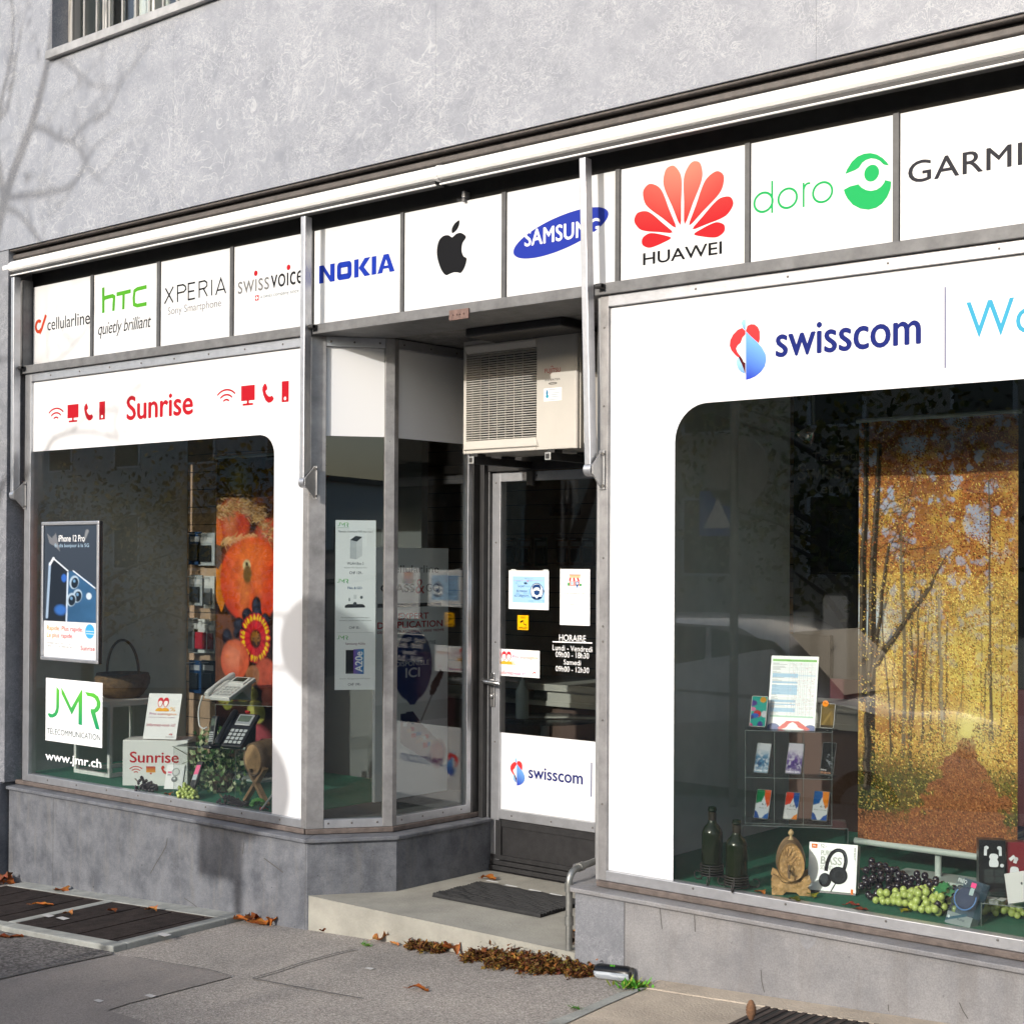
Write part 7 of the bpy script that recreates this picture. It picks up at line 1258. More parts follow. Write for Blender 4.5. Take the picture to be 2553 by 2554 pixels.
# pipe bend beside the step
t=thing('handrail_pipe','short bent galvanised pipe with couplings at the corner of the right plinth','pipe',(-3.6,-.02,ZS)); m=MB(); M_GALV=mat('galvanised_pipe',(.30,.30,.28),.45,.85,var=.25,scale=30)
py_=-.03; pa=onY(*zp('PI',330,1060),py_); X0=float(pa[0]); zt=float(onY(*zp('PI',335,345),py_)[2])
pts=[(X0,py_,ZS+.001),(X0,py_,zt-.05)]+[(X0-.0+.0,py_+.05*(1-math.cos(a)),zt-.05+.05*math.sin(a)) for a in np.linspace(.2,1.5,7)]+[(X0-.015,py_+.16,zt+.002),(X0-.04,py_+.30,zt+.004)]
m.tube(pts,.0135,14); m.build('pipe_run',M_GALV,t); m=MB()
for i,(p,q) in enumerate((((X0,py_,ZS+.10),(X0,py_,ZS+.135)),((X0,py_,zt-.085),(X0,py_,zt-.05)),((X0-.004,py_+.068,zt),(X0-.008,py_+.10,zt+.001)))): m=MB(); m.cyl(p,q,.018,14); m.build('coupling',M_GALV,t,bevel=.002)
t=thing('drain_spout','rusty stub of pipe lying at the foot of the bent pipe','pipe',(X0+.02,-.02,ZS)); p=onZ(*zp('PI',340,1085),ZS+.016); q=onZ(*zp('PI',372,1195),ZS+.016); p[1]+=.0; M_RUST=mat('rusty_steel',(.10,.075,.06),.8,.2,var=.4,scale=40,bump=.3); m=MB(); d=(np.array(q)-np.array(p)); ax_=d/np.linalg.norm(d); m.lathe(p,[(.0155,0),(.0155,np.linalg.norm(d)),(.012,np.linalg.norm(d)),(.012,.02),(0,.02)],16,ax_); m.build('stub',M_RUST,t)
# drinks can
pc=onG(*zp('PI',730,1540),.030); qc=onG(*zp('PI',1085,1600),.030); pc[1]=min(pc[1],-.10); pc=np.array(pc); qc=np.array(qc); ax_=(qc-pc)/np.linalg.norm(qc-pc); L=.155; r=.0295; pc=qc-ax_*L
t=thing('drinks_can','crumpled black and silver drinks can lying by the wall','can',tuple((pc+qc)/2-np.array((0,0,r))))
def colc(rr,h,k): return lin('0e0f11') if (k<.22 or k>.84) else (lin('a9b0b8') if .25<(h*40+k*9)%1<.85 else lin('cdd3d9'))
m=MB(); m.lathe(pc,[(0,.006),(.020,.004),(.024,.0),(.0275,.008),(r,.016),(r*.985,.07),(r,.09),(r,L-.016),(.0255,L-.004),(.0262,L)],48,ax_,colf=colc); mc=inkmat('can_print',.25); pri(mc).inputs['Metallic'].default_value=.25; m.build('body',mc,t); m=MB(); m.lathe(pc,[(.0262,L),(.0245,L),(.0235,L-.005),(.009,L-.005)],28,ax_); m.build('lid',M_GALV,t); m=MB(); m.lathe(pc,[(.009,L-.0048),(0,L-.0048)],20,ax_); m.lathe(pc+np.array((0,0,-.009)),[(.011,L-.0044),(0,L-.0044)],18,ax_); m.build('opening',M_DARK,t)
m=MB()
for i in range(3): a=pc+ax_*(.05+.02*i)+np.array((0,0,r*.9)); q=Pl(a,ax_,np.cross((0,0,1),ax_)); q.n=np.array((0,0,1.)); 
for k in (.02,.028,.036): a0=pc+ax_*(.05+k); m.bar(a0+np.array((.004,-.014,r*.87)),a0+np.array((-.004,-.006,r*1.0)),.003,.001,col=lin('5fbf2d'))
m.build('green_mark',INK,t)
# ------------------------------------------------------------------ gratings in the pavement
M_GRATE=mat('rusty_grating',(.055,.040,.034),.75,.3,var=.5,scale=18,bump=.2); M_PITSHADE=mat('pit_shade',(.010,.009,.008),.9)
def grate(label,x0,x1,y0,y1,nb,fw,hgt,frame_mat,rim,sides):
    zz=lambda x,y,h: (x,y,gz(x,y)+h)
    t=thing('pavement_grating',label,'grating',zz((x0+x1)/2,(y0+y1)/2,0),'gratings set in the pavement'); m=MB(); h=hgt
    def slab(a0,a1,b0,b1,h0,h1): m.hexa([zz(a0,b0,h0),zz(a1,b0,h0),zz(a1,b1,h0),zz(a0,b1,h0),zz(a0,b0,h1),zz(a1,b0,h1),zz(a1,b1,h1),zz(a0,b1,h1)])
    if 'f' in sides: slab(x0-(fw if 'l' in sides else 0),x1+(fw if 'r' in sides else 0),y0-fw,y0,-.1,h)
    if 'r' in sides: slab(x1,x1+fw,y0,y1,-.1,h)
    if 'l' in sides: slab(x0-fw,x0,y0,y1,-.1,h)
    if 'b' in sides: slab(x0-(fw if 'l' in sides else 0),x1+(fw if 'r' in sides else 0),y1,y1+.12,-.1,h)
    if m.v: m.build('surround',frame_mat,t,bevel=.006)
    m=MB(); slab(x0,x1,y0,y1,.0052,.0056); m.build('pit_shade_sheet',M_PITSHADE,t); m=MB()  # thin black sheet painted as the darkness beneath the bars
    def sl2(*a): slab(*a)
    slab(x0,x0+rim,y0,y1,.002,h-.003); slab(x1-rim,x1,y0,y1,.002,h-.003); slab(x0+rim,x1-rim,y0,y0+rim,.002,h-.003); slab(x0+rim,x1-rim,y1-rim,y1,.002,h-.003)
    p=(x1-x0-2*rim)/nb
    for i in range(nb):
        a=x0+rim+p*(i+.32); slab(a,a+p*.46,y0+rim,y1-rim,.006,h-.004-(.004 if i%15==14 else 0))
    for i in range(3): b=y0+(y1-y0)*(i+1)/4; slab(x0+rim,x1-rim,b-.002,b+.002,.0058,h-.006 if h<.02 else h-.012)
    m.build('bars',M_GRATE,t); return t
gp2=lambda k,x,y:gp(k,x,y)
gxr=gp('GL',1740,330)[0]; gyb=float(np.mean([gp('GL',1740,330)[1],gp('GL',830,195)[1]])); gxl,_=gp('GL',80,375); gyf=gp('GL',945,530)[1]; gxd=gp('GL',785,185)[0]
grate('fine rusty grating in a pale concrete rim, nearest to the entrance step',gxl+.03,gxr,gyf,gyb,48,.075,.030,M_CONC2,.006,'frb')
grate('fine rusty grating at the far left edge of the pavement',gxl-.95,gxl-.035,gyf,gyb,54,.064,.030,M_CONC2,.006,'frb')
a=gp('G2',752,755); b=gp('G2',1295,830); grate('coarse brown grating at the lower right edge under the right plinth',a[0]+.01,a[0]+.01+.80,a[1]-.62,a[1],20,.001,.012,MATS['rusty_steel'],.020,'')
# kerb of pale concrete at the wall foot behind the gratings
wf=MB(); x0,x1=gxl-1.0,gxr+.10
wf.hexa([(x0,gyb+.121,gz(x0,0)-.05),(x1,gyb+.121,gz(x1,0)-.05),(x1,-.046,gz(x1,0)-.05),(x0,-.046,gz(x0,0)-.05),(x0,gyb+.121,gz(x0,gyb)+.024),(x1,gyb+.121,gz(x1,gyb)+.024),(x1,-.046,gz(x1,0)+.018),(x0,-.046,gz(x0,0)+.018)])
tag(wf.build('concrete_margin',M_CONC2,bevel=.008),kind='structure')
wf=MB(); x0,x1=-3.15,-.4; wf.hexa([(x0,-.15,gz(x0)-.05),(x1,-.15,gz(x1)-.05),(x1,-.046,gz(x1)-.05),(x0,-.046,gz(x0)-.05),(x0,-.15,gz(x0)+.007),(x1,-.15,gz(x1)+.007),(x1,-.046,gz(x1)+.014),(x0,-.046,gz(x0)+.014)]); tag(wf.build('concrete_margin',M_PAD,bevel=.004),kind='structure')
# ------------------------------------------------------------------ weeds and dry leaves
LEAFC=[lin(k) for k in ('8a4a22','a8622c','6f3a1e','b57a44','94552a','7c4a30')]
def leafmesh(seed,size,curl,col,kind=0):
    rg=random.Random(seed); m=MB(); n=11; rows=[]
    for i in range(n):
        u_=i/(n-1); w=size*.42*math.sin(math.pi*min(1,u_*.94+.04))**.7*(1+.28*math.sin(u_*17+seed)) if kind==0 else size*.16*math.sin(math.pi*u_)**.6
        zc=curl*size*(math.sin(math.pi*u_)*.28+.16*math.sin(7*u_+seed)); e=curl*size*rg.uniform(.1,.4)
        rows.append([((u_-.5)*size,-w,zc+e*rg.uniform(.6,1.3)),((u_-.5)*size,-w*.45,zc+e*.25),((u_-.5)*size,0,zc-.02*size),((u_-.5)*size,w*.45,zc+e*.2),((u_-.5)*size,w,zc+e*rg.uniform(.4,1.2))])
    mn=min(p[2] for r in rows for p in r); V=[(x,y,z-mn+.002) for r in rows for x,y,z in r]; cs=[tuple(c_*rg.uniform(.75,1.2) for c_ in col) for _ in V]
    m.add(V,[(5*i+j,5*i+j+1,5*i+j+6,5*i+j+5) for i in range(n-1) for j in range(4)],cs,smooth=True)
    V2=[(V[2][0]-size*.28,0.004,.003),(V[2][0],0,V[2][2]+.001)]; m.tube(V2,.0009,5,col=tuple(c_*.7 for c_ in col)); return m
def leaf(k,x,y,label,size,seed,yaw=None,curl=.5,surf='g',col=None,kind=0,dz=0.0):
    rg=random.Random(seed*7+1); p=onG(*zp(k,x,y),dz) if surf=='g' else (onZ(*zp(k,x,y),ZS) if surf=='s' else onZ(*zp(k,x,y),ZC+.0006))
    o=leafmesh(seed,size*.8,curl,col or LEAFC[seed%6],kind).build('dry_leaf',INK); o.location=tuple(p); o.rotation_euler=(0,0,yaw if yaw is not None else rg.uniform(0,6.28)); tag(o,label,'leaf','fallen dry leaves'); return o
H_=.031
for k,x,y,lab,size,seed,kw in (
 ('GL',345,190,'rolled brown leaf on the far left grating',.15,1,dict(dz=H_,kind=1,yaw=.5,curl=.25)),
 ('GL',545,265,'small pale brown leaf on the rim between the two left gratings',.07,3,dict(dz=H_,yaw=.2)),
 ('GL',905,240,'dark curled leaf on the middle of the left grating',.075,2,dict(dz=H_)),
 ('GL',1215,235,'pale curled leaf on the concrete rim behind the left grating',.085,9,dict(dz=H_,yaw=.1)),
 ('GL',495,85,'flat brown leaf against the foot of the left wall',.12,4,dict(dz=.02,yaw=.0,curl=.3)),
 ('GL',85,455,'red brown leaf on the coarse asphalt at the left edge',.16,8,dict(kind=1,yaw=.6,curl=.3)),
 ('GL',30,20,'heap leaf at the far left foot of the pier',.14,5,dict(dz=.02,curl=.8)),('GL',70,28,'second heap leaf at the far left foot of the pier, redder',.10,6,dict(dz=.02,curl=.6)),
 ('G0',1290,422,'leftmost leaf of the small heap at the wall foot beside the step',.10,7,dict(dz=.012,curl=.7)),('G0',1345,415,'darker crumpled leaf in the small heap at the wall foot',.09,14,dict(dz=.02,curl=.9)),('G0',1385,445,'long pale brown leaf in front of the small heap at the wall foot',.14,13,dict(yaw=.0,curl=.5)),('G0',1465,445,'cupped orange brown leaf at the right of the small heap',.10,19,dict(curl=1.1,yaw=2.0)),
 ('G1',215,760,'small dark curled leaf at the left foot of the step front',.055,20,dict(curl=1.0)),
 ('G1',515,808,'upright brown leaf at the foot of the step, left of the dry weeds',.11,21,dict(curl=.9,yaw=.7)),('G1',575,825,'straw coloured leaf stalk lying before the dry weeds',.10,15,dict(kind=1,yaw=-.35,curl=.15)),
 ('G1',870,865,'orange leaf between the two patches of dry weeds',.12,22,dict(yaw=-.5,curl=.6)),('G1',1010,900,'rusty leaf at the left end of the large weed patch',.08,23,dict(curl=.8)),('G1',1165,920,'pale brown leaf standing in the large weed patch',.08,27,dict(curl=.9,dz=.02)),('G1',1280,950,'long orange leaf lying in front of the large weed patch',.19,25,dict(yaw=.12,curl=.35)),
 ('G1',695,1058,'single rolled leaf on the open pavement before the step',.12,18,dict(kind=1,yaw=.15,curl=.25)),('G1',1600,955,'orange leaf pressed against the end of the drinks can',.09,29,dict(curl=.9,yaw=1.6,dz=.01)),('G1',1790,985,'brown leaf behind the top of the drinks can',.09,12,dict(curl=1.0,yaw=1.0))): leaf(k,x,y,lab,size,seed,**kw)
leaf('G1',1050,497,'brown leaf on the step behind the doormat',.10,31,yaw=.1,curl=.4,surf='s'); leaf('G1',1470,765,'orange leaf scrap at the foot of the bent pipe',.05,33,surf='s',curl=.8)
for k,x,y,lab,seed,col in (('R5',520,1568,'orange leaf on the green felt under the carved cask',41,'b5662a'),('R5',800,1585,'yellow green leaf before the headphone box',42,'7a7a22'),('R5',705,1607,'dull leaf on the felt left of the headphone box',43,'5a5a20'),('R5',1015,1632,'red leaf on the felt between the headphone box and the grapes',44,'a83a28'),('R5',1060,1655,'red brown leaf just beside the red one on the felt',45,'8a3a22'),('R5',1295,1665,'yellow leaf on the felt before the green grapes',46,'8f8a22'),('B',900,1575,'tiny orange leaf on the felt of the left window',47,'a85a22'),('B',1412,1658,'tiny red leaf at the right corner of the left window',48,'b8323a')): leaf(k,x,y,lab,.06,seed,surf='c',col=lin(col),curl=.4)
rg=random.Random(12); m=MB(); WC=[lin(k) for k in ('4a2a1c','6a4424','7a5a2c','5a3826','8a6a34','3f2418','6f5a30')]
def weed(x,y,h,green=False):
    z=gz(x,y)
    for i in range(10):
        a=rg.uniform(0,6.28); r=rg.uniform(.004,.014); hh=h*rg.random(); dx,dy=math.cos(a)*.014*rg.random(),math.sin(a)*.014*rg.random(); b=rg.uniform(0,6.28); c_,s_=math.cos(b)*r,math.sin(b)*r; t_=rg.uniform(-.6,.9)*r; k=WC[rg.randrange(7)] if not green else lin(('4a7a2a','6a8f3a','8a8a3a')[rg.randrange(3)])
        o=np.array((x+dx,y+dy,z+hh)); m.add([o,o+np.array((c_,s_,t_+r*.4)),o+np.array((c_*1.6-s_*.5,s_*1.6+c_*.5,t_*2)),o+np.array((-s_*.7,c_*.7,t_))],[(0,1,2,3)],tuple(q*rg.uniform(.7,1.2) for q in k))
pa=gp('G1',600,850)[0]; pb_=gp('G1',835,860)[0]; qa=gp('G1',960,880)[0]; qb=gp('G1',1620,990)[0]
for i in range(150): x=rg.uniform(pa,pb_); weed(x,-.05-abs(rg.gauss(0,.028)),.022)
for i in range(950): 
    u_=rg.random(); x=qa+(qb-qa)*u_; w=.03+.075*math.sin(math.pi*min(1,u_*1.05))+.025*math.sin(u_*23); weed(x,-.05-abs(rg.gauss(0,w*.6)),(.018+.03*math.sin(math.pi*u_))*rg.uniform(.4,1.2))
for i in range(10): weed(rg.uniform(qa,qb),-.08,.07)
o=m.build('dry_weeds',INK); tag(o,'brown dry weeds along the foot of the step','weeds',kind='stuff')
m=MB(); p=gp('G1',1780,1045)
for i in range(110):
    a=rg.uniform(0,6.28); r=rg.uniform(.015,.055); x,y=p[0]+rg.gauss(0,.03),p[1]+rg.gauss(0,.02); z=gz(x,y)+.006; k=lin(('3f7a24','5a9a34','86923c','2f5f1c')[rg.randrange(4)]); d=np.array((math.cos(a),math.sin(a)*.7,rg.uniform(.3,1.0)))*r*.8; w=np.array((-math.sin(a),math.cos(a),0))*.004; o_=np.array((x,y,z)); m.add([o_-w,o_+w,o_+d*.6+w*1.3,o_+d,o_+d*.6-w*1.3],[(0,1,2,3,4)],k)
o=m.build('grass_tuft',INK,at=(p[0],p[1],gz(*p))); tag(o,'green tuft of grass at the wall corner below the drinks can','grass tuft')
for i,(x,y,s_,lab) in enumerate(((1500,1155,.5,'tiny weed growing at the edge of the beige concrete pad'),(430,832,.5,'tiny green weed at the seam where it meets the step foot'))):
    p=gp('G1',x,y); m=MB()
    for j in range(34): a=rg.uniform(0,6.28); r=rg.uniform(.01,.045); d=np.array((math.cos(a),math.sin(a)*.6,.35))*r; w=np.array((-math.sin(a),math.cos(a),0))*.003; o_=np.array((p[0]+rg.gauss(0,.02),p[1]+rg.gauss(0,.008),gz(*p)+.004)); m.add([o_-w,o_+w,o_+d],[(0,1,2)],lin(('3f7a24','5a8a34','7a8a3c')[j%3]))
    o=m.build('weed_sprig',INK,at=(p[0],p[1],gz(*p))); tag(o,lab,'weed','green sprigs in the pavement joints')
p=onG(*zp('G2',683,815),.03); m=MB(); m.lathe(tuple(p),[(0,0)]+[(.016*math.sin(.35+2.4*i/14)*(1+.16*(i%2)),.065*i/14) for i in range(15)]+[(0,.068)],14); o=m.build('fir_cone',mat('cone_brown',(.24,.12,.06),.8,var=.4,scale=90,bump=.8),at=tuple(p)); tag(o,'brown fir cone standing on the corner of the coarse grating','fir cone')
for k,x,y,dz,s_,lab in (('GL',385,272,.0315,.04,'flat pale wrapper on the far left grating'),('GL',505,293,.0315,.04,'flat pale wrapper under a small leaf on the left grating'),('GL',1310,423,.0285,.045,'flat pale wrapper at the near corner of the left grating'),('G0',805,825,.006,.028,'small white paper scrap on the smooth asphalt patch, right one'),('G0',528,852,.006,.024,'small white paper scrap on the smooth asphalt patch, left one'),('G1',448,945,.003,.022,'tiny white scrap on the pavement before the step')):
    p=onG(*zp(k,x,y),dz); g_=random.Random(x); m=MB(); m.add([(p[0]-s_,p[1]-s_*.35,p[2]),(p[0]+s_*.8,p[1]-s_*.45,p[2]+.0005),(p[0]+s_,p[1]+s_*.3,p[2]+.004),(p[0]-s_*.7,p[1]+s_*.4,p[2]+.002)],[(0,1,2,3)],(.42,.41,.40)); o=m.build('paper_scrap',INK,at=tuple(map(float,p))); tag(o,lab,'litter','scraps of litter')
# hairline cracks and stains in the stone
ck=MB(); PP=front(PY-.0006)
def crack(k,pts,w): zstroke(ck,PP,k,pts,w,0.0,(1,1,1))
crack('G0',[(895,-20),(890,20),(868,62),(838,110),(806,168)],3); crack('G0',[(1307,0),(1298,66)],3); crack('G0',[(1412,88),(1470,130),(1515,164)],4); crack('G0',[(985,300),(1030,330),(1066,360)],2.5)
ck.build('hairline_cracks',M_SEAM,BLD); ck=MB()
for pts,w in (([(266,300),(270,340),(276,400)],4),([(424,335),(428,412)],4),([(728,585),(732,640),(744,690)],4),([(1310,745),(1312,775)],4),([(1635,735),(1650,770),(1675,810)],5)): crack('G2',pts,w)
ck.build('hairline_cracks',M_SEAM,BLD); m=MB(); f=[PP.z('G2',*q) for q in ((893,418),(920,420),(985,440),(975,470),(955,486),(936,498),(915,470))]; m.poly(PP,f,.0003); m.build('broken_chip',mat('fresh_stone',(.215,.215,.225),.9,var=.2,scale=60),BLD)
# ------------------------------------------------------------------ across the street: what the panes mirror and what throws the shade
ZP=lambda k,x,y,d: (lambda p: (float(p[0])-.05*d,-.08-d,float(p[2])+.376*d))(onY(*zp(k,x,y),-.08))
ZR['UP']=(0,0,.4661)
M_BARK=mat('tree_bark',(.10,.085,.07),.9,var=.35,scale=14,bump=.8)
DT=4.5; LM=[]
def limb(k,pts,r0,r1,d=DT): LM.append(([np.array(ZP(k,x,y,d+.15*math.sin(i*1.3))) for i,(x,y) in enumerate(pts)],r0*1.08,r1*1.05))
limb('UP',[(-160,1900),(-90,1620),(-20,1400),(20,1270),(70,1060),(130,880),(210,680),(258,520),(295,360),(320,200),(330,60),(345,-120),(330,-300)],.055,.016)
limb('UP',[(70,1060),(45,900),(28,720),(45,600),(60,480),(100,330),(120,150),(110,-60)],.030,.010); limb('UP',[(210,672),(280,668),(360,720),(430,735),(480,680),(560,610),(650,580)],.018,.006); limb('UP',[(430,735),(490,800),(540,900),(600,960)],.012,.004); limb('UP',[(300,330),(360,290),(450,350),(540,430),(610,450),(700,440)],.013,.004); limb('UP',[(60,1050),(250,1022),(390,1000),(470,930),(540,800),(590,740)],.018,.005); limb('UP',[(60,1090),(150,1130),(220,1220),(290,1330),(330,1420)],.016,.006); limb('UP',[(40,620),(90,560),(110,450),(140,260),(170,100)],.016,.006); limb('UP',[(560,640),(640,560),(720,400),(800,300),(850,180)],.009,.003); limb('UP',[(470,930),(380,1080),(300,1150)],.008,.003)
limb('A',[(60,1520),(130,1420),(200,1320),(250,1235),(330,1200),(420,1190),(520,1205),(610,1240)],.024,.008); limb('A',[(330,1200),(420,1120),(520,1080),(600,1060),(690,960),(760,820),(720,700),(640,620)],.010,.004); limb('A',[(600,1060),(590,1150),(620,1290)],.010,.004); limb('A',[(690,960),(830,900),(960,760),(1010,640)],.008,.003); limb('A',[(-60,900),(100,830),(220,800),(330,700),(420,560),(440,420)],.012,.004); limb('A',[(330,700),(260,600),(230,470)],.006,.003); limb('A',[(1010,640),(1100,560),(1250,520)],.005,.002); limb('A',[(520,1205),(640,1190),(760,1130)],.008,.003)
g=random.Random(5); tx=-8.95; ty=-4.55; tz=gz(tx,ty)
trunk_top=LM[0][0][0]
tr=MB(); tr.tube([(tx,ty,tz-.1),(tx+.02,ty,tz+.5),(tx+.08,ty+.0,tz+1.4),tuple((np.array((tx+.1,ty,tz+1.8))+trunk_top)/2),tuple(trunk_top)],[.19,.15,.13,.11,.06],14)
for pts,r0,r1 in LM:
    P=[tuple(p) for p in smooth(pts,False,4)]; tr.tube(P,[r0+(r1-r0)*i/(len(P)-1) for i in range(len(P))],7)
    for q in P[4::3]:
        a=g.uniform(0,6.28); L=g.uniform(.12,.45); e=np.array((math.cos(a)*L,g.uniform(-.3,.3)*L,abs(math.sin(a))*L*1.1)); tr.tube([q,tuple(np.array(q)+e*.5+np.array((0,0,.03))),tuple(np.array(q)+e)],[.005,.0035,.0015],5)
tr.tube([tuple(np.array((tx+.08,ty,tz+1.4))),tuple((np.array((tx+.1,ty,tz+1.4))+LM[10][0][0])/2+np.array((0,0,-.05))),tuple(LM[10][0][0])],[.10,.05,.024],10)
t=thing('street_tree','nearly bare street tree whose branch shadows fall on the left of the facade','tree',(tx,ty,tz)); tr.build('trunk',M_BARK,t)
def leafcloud(centres,n,spread,size,cols,seed):
    g=np.random.default_rng(seed); m=MB(); C=np.array(centres)
    for i in range(n):
        c_=C[g.integers(len(C))]+g.normal(0,1,3)*spread; a=g.normal(0,1,3); a/=np.linalg.norm(a); b=np.cross(a,g.normal(0,1,3)); b/=np.linalg.norm(b); s=size*g.uniform(.6,1.3); m.add([c_-a*s,c_+b*s*.6,c_+a*s,c_-b*s*.6],[(0,1,2,3)],tuple(np.array(cols[g.integers(len(cols))])*g.uniform(.7,1.25)))
    return m
YL=[lin(k) for k in ('b08a2a','c79a34','8a6a22','6f5a24','9a7a30')]
cs=[p for q in LM[:2] for p in q[0][-3:]]+[p+np.array((-.6,0,.5)) for p in LM[1][0][-2:]]
leafcloud(cs,110,(.35,.3,.35),.045,YL,3).build('crown',INK,t)
def tree(label,x,y,h,w,seed,cols,n=2600):
    z=gz(x,y)-.07 if y<-14 else gz(x,y); g=np.random.default_rng(seed); t=thing('street_tree',label,'tree',(x,y,z),'trees across the street'); m=MB(); top=np.array((x+g.normal(0,.2),y,z+h*.75)); m.tube([(x,y,z-.1),(x+.05,y,z+h*.25),tuple(top)],[.17,.13,.04],10); cs=[]
    for i in range(11):
        s=np.array((x,y,z+h*(.22+.05*i))); a=g.uniform(0,6.28); e=s+np.array((math.cos(a)*w*.5,math.sin(a)*w*.5,h*.18)); m.tube([tuple(s),tuple((s+e)/2+np.array((0,0,.15))),tuple(e)],[.06,.04,.015],6); cs+= [e,(s+e)/2+np.array((0,0,.3)),e+np.array((0,0,h*.08))]
    m.build('trunk',M_BARK,t); leafcloud(cs+[top],n,(w*.17,w*.17,h*.07),.075,cols,seed).build('crown',INK,t)
tree('yellow leaved tree far left across the street',-30.5,-16.2,5.6,4.2,1,YL); tree('golden tree across the street, opposite the left pier',-24.5,-16.0,5.2,4.0,2,YL); tree('olive green tree across the street, opposite the entrance',-10.5,-16.2,5.4,4.4,3,[lin(k) for k in ('55602a','6f6a2a','3f4a22','8a7a2f')]); tree('dark green tree across the street on the right',-3.5,-16.4,5.2,4.2,4,[lin(k) for k in ('3a4a22','55602a','2f3c1c')])
# row of low buildings across the road
def house(label,x0,x1,y0,y1,z1,wall,nw,base=-1.9):
    t=thing('street_house',label,'building',((x0+x1)/2,(y0+y1)/2,base),'houses across the street'); m=MB(); m.box(x0,x1,y0,y1,base-2.5,z1); m.build('wall',wall,t); m=MB(); m.box(x0-.25,x1+.25,y0-.25,y1+.25,z1,z1+.18); m.build('roof',MATS['brown_flashing'],t)
    for i in range(nw):
        a=x0+(x1-x0)*(i+.5)/nw
        for z in (-.2,2.7): 
            if z+1.5>z1: continue
            m=MB(); m.box(a-.62,a+.62,y1,y1+.05,z-.06,z+1.56); f_=m.build('window',MATS['pale_window_frame'],t); m=MB(); m.box(a-.54,a+.54,y1+.05,y1+.056,z,z+1.5); m.build('pane',mat('dark_house_glass',(.012,.014,.016),.05),f_)
hw=[mat('ochre_render',(.42,.36,.28),.9,var=.15,scale=3),mat('grey_render',(.36,.36,.34),.9,var=.15,scale=3),mat('dark_brick_render',(.26,.19,.15),.9,var=.15,scale=3)]
house('brown house across the street on the far left',-62,-41,-32,-21.5,5.6,hw[2],6); house('grey house across the street, left of the middle',-40.5,-24,-32,-21,5.4,hw[1],5); house('ochre house across the street opposite the entrance',-23.5,-9,-32,-21.2,5.7,hw[0],5); house('grey house across the street on the right',-8.5,8,-32,-21,5.5,hw[1],5); house('brown house across the street on the far right',8.5,27,-34,-24,2.3,hw[2],6)
house('pale block far down the street on the right',33,52,-40,-26,3.0,mat('white_render',(.6,.6,.58),.9),8)
# road signs on a post at the kerb
sx,sy=-5.72,-4.72; sz=gz(sx,sy); t=thing('road_sign_post','grey post at the kerb with a framed round sign and a blue crossing sign','road sign',(sx,sy,sz)); dd=4.72
m=MB(); m.cyl((sx,sy,sz-.1),(sx,sy,-.25+.376*dd),.032,16); m.build('pole',M_GALV,t)
zs=lambda y: float(onY(*zp('B',1475,y),.0165)[2])+.376*dd
zt_,zb_=zs(600),zs(885); m=MB(); m.tube([(sx,sy,zt_),(sx+.64,sy,zt_)],.013,8); m.tube([(sx,sy,zb_),(sx+.64,sy,zb_)],.013,8); m.tube([(sx+.64,sy,zb_),(sx+.64,sy,zt_)],.013,8); m.build('sign_frame',M_GALV,t)
def plate(cx_,cz_,r,cols,name):
    m=MB(); m.cyl((cx_,sy+.004,cz_),(cx_,sy-.004,cz_),r,40,col=lin('9a9a98')); m.lathe((cx_,sy-.0045,cz_),[(r,0),(r*.82,0)],40,(0,-1,0),col=lin(cols[0])); m.lathe((cx_,sy-.0046,cz_),[(r*.82,0),(0,0)],40,(0,-1,0),col=lin(cols[1])); return m.build(name,INK,t)
plate(sx+.43,(zt_+zb_)/2,.215,('b8202c','d8d8d4'),'round_sign'); zd=float(onY(*zp('B',1480,1545),.0165)[2])+.376*dd; plate(sx+.02,zd,.27,('1f4fa8','1f4fa8'),'disc_sign')
m=MB(); zq=-1.40+.376*dd; m.box(sx-.30,sx+.02,sy-.004,sy+.004,zq-.17,zq+.17,col=lin('1f55b0')); p_=Pl((sx-.14,sy+.0045,zq),(1,0,0),(0,0,1)); p_.n=np.array((0,1.,0)); m.poly(p_,[(-.12,-.11),(.12,-.11),(0,.12)],0,(.75,.76,.78)); m.add([(sx-.14+a,sy-.0045,zq+b) for a,b in ((-.12,-.11),(.12,-.11),(0,.12))],[(0,1,2)],(.75,.76,.78)); m.build('crossing_sign',INK,t)
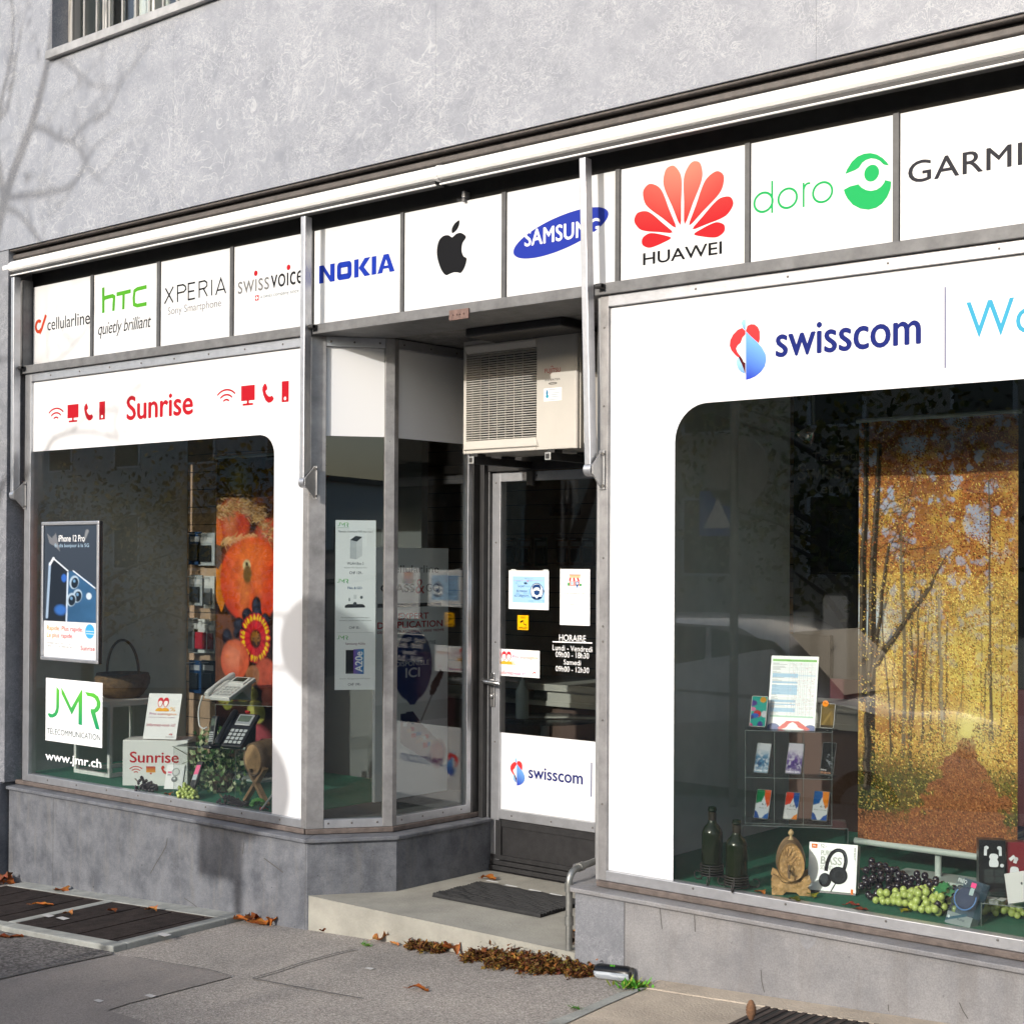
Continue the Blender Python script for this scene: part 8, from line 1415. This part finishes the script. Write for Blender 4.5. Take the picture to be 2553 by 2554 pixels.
# parked estate car at the kerb
def car(label,X0,Y0,L,col):
    zr=gz(X0,-5.5)-.19; prof_lo=[(0,.42),(.02,.30),(.35,.20),(L-.3,.20),(L-.03,.30),(L,.5)]; t=thing('parked_car',label,'car',(X0+L/2,Y0-.87,zr)); Wd=1.74
    side=[(0,.45),(.02,.62),(.10,.80),(.55,.88),(1.05,.93),(1.62,1.32),(1.95,1.43),(3.2,1.45),(3.85,1.36),(4.18,.98),(4.26,.9),(4.30,.55),(4.28,.32),(.06,.30)]
    side=[(x*L/4.3,z) for x,z in side]; side=[(L-x,z*1.20) for x,z in side]; m=MB(); n=len(side); ys=[0,.08,.30,.87,1.44,1.66,1.74]; V=[]
    for y in ys:
        e=abs(y-.87)/.87; 
        for x,z in side: k=1-.16*e**4; zz=.3+(z-.3)*(1 if z<1.14 else (1-.05*e**2)); yy=.87+(y-.87)*(1 if z<1.14 else .84); V.append((X0+L/2+(x-L/2)*k,Y0-yy,zr+zz))
    m.add(V,[(j*n+i,j*n+(i+1)%n,(j+1)*n+(i+1)%n,(j+1)*n+i) for j in range(len(ys)-1) for i in range(n)],smooth=True); lo_=(0,1,2,3,4,9,10,11,12,13); up_=(4,5,6,7,8,9); m.add(V[:n],[lo_,up_]); m.add(V[-n:],[lo_[::-1],up_[::-1]]); m.build('body',mat('silver_car_paint',(.62,.63,.64),.3,.3,coat=1),t)
    gm=mat('car_glass',(.01,.012,.013),.05,spec=.25); s=L/4.3
    for y_ in (Y0-.145,Y0-Wd+.135):
        for q in ([(1.30,.98),(1.72,1.31),(2.35,1.385),(2.35,.98)],[(2.42,.98),(2.42,1.39),(3.15,1.39),(3.15,.98)],[(3.22,.98),(3.22,1.39),(3.72,1.32),(3.98,1.0)]): m=MB(); sg=1 if y_>Y0-.8 else -1; m.prism(Pl((X0,y_+sg*.006,zr),(1,0,0),(0,0,1)),[(L-.25*s-(a-.2)*s*.92,b*1.175) for a,b in q],-.012,.012); m.build('side_window',gm,t)
    m=MB(); m.add([(X0+L-1.08*s,Y0-.2,zr+1.15),(X0+L-1.08*s,Y0-1.54,zr+1.15),(X0+L-1.60*s,Y0-1.46,zr+1.61),(X0+L-1.60*s,Y0-.28,zr+1.61)],[(0,1,2,3)]); m.build('windscreen',gm,t); m=MB(); m.add([(X0+L-4.16*s,Y0-.24,zr+1.26),(X0+L-4.16*s,Y0-1.5,zr+1.26),(X0+L-3.90*s,Y0-1.46,zr+1.60),(X0+L-3.90*s,Y0-.28,zr+1.60)],[(0,1,2,3)]); m.build('rear_window',gm,t)
    for wx in (L-.82*s,L-3.45*s):
        for wy in (Y0-.10,Y0-Wd+.10):
            m=MB(); m.lathe((X0+wx,wy-.1,zr+.315),[(.2,0),(.30,.0),(.315,.03),(.315,.17),(.30,.2),(.2,.2)],30,(0,1,0)); w=m.build('wheel',M_RUB,t); m=MB(); m.lathe((X0+wx,wy-.09,zr+.315),[(0,0),(.2,0),(.2,.18),(.12,.16),(0,.17)],24,(0,1,0)); m.build('rim',M_SILV,w)
    for wy in (Y0-.30,Y0-1.44): m=MB(); m.ball((X0+L-.12,wy,zr+.80),.12,12,8,(.6,1,.6)); m.build('headlight',mat('lamp_glass',(.6,.6,.6),.1),t); m=MB(); m.box(X0+.005,X0+.06,wy-.1,wy+.1,zr+.90,zr+1.12); m.build('tail_light',MATS['red_plastic'],t)
car('pale silver people carrier parked along the kerb behind the photographer',-8.5,-5.42,4.3,0)
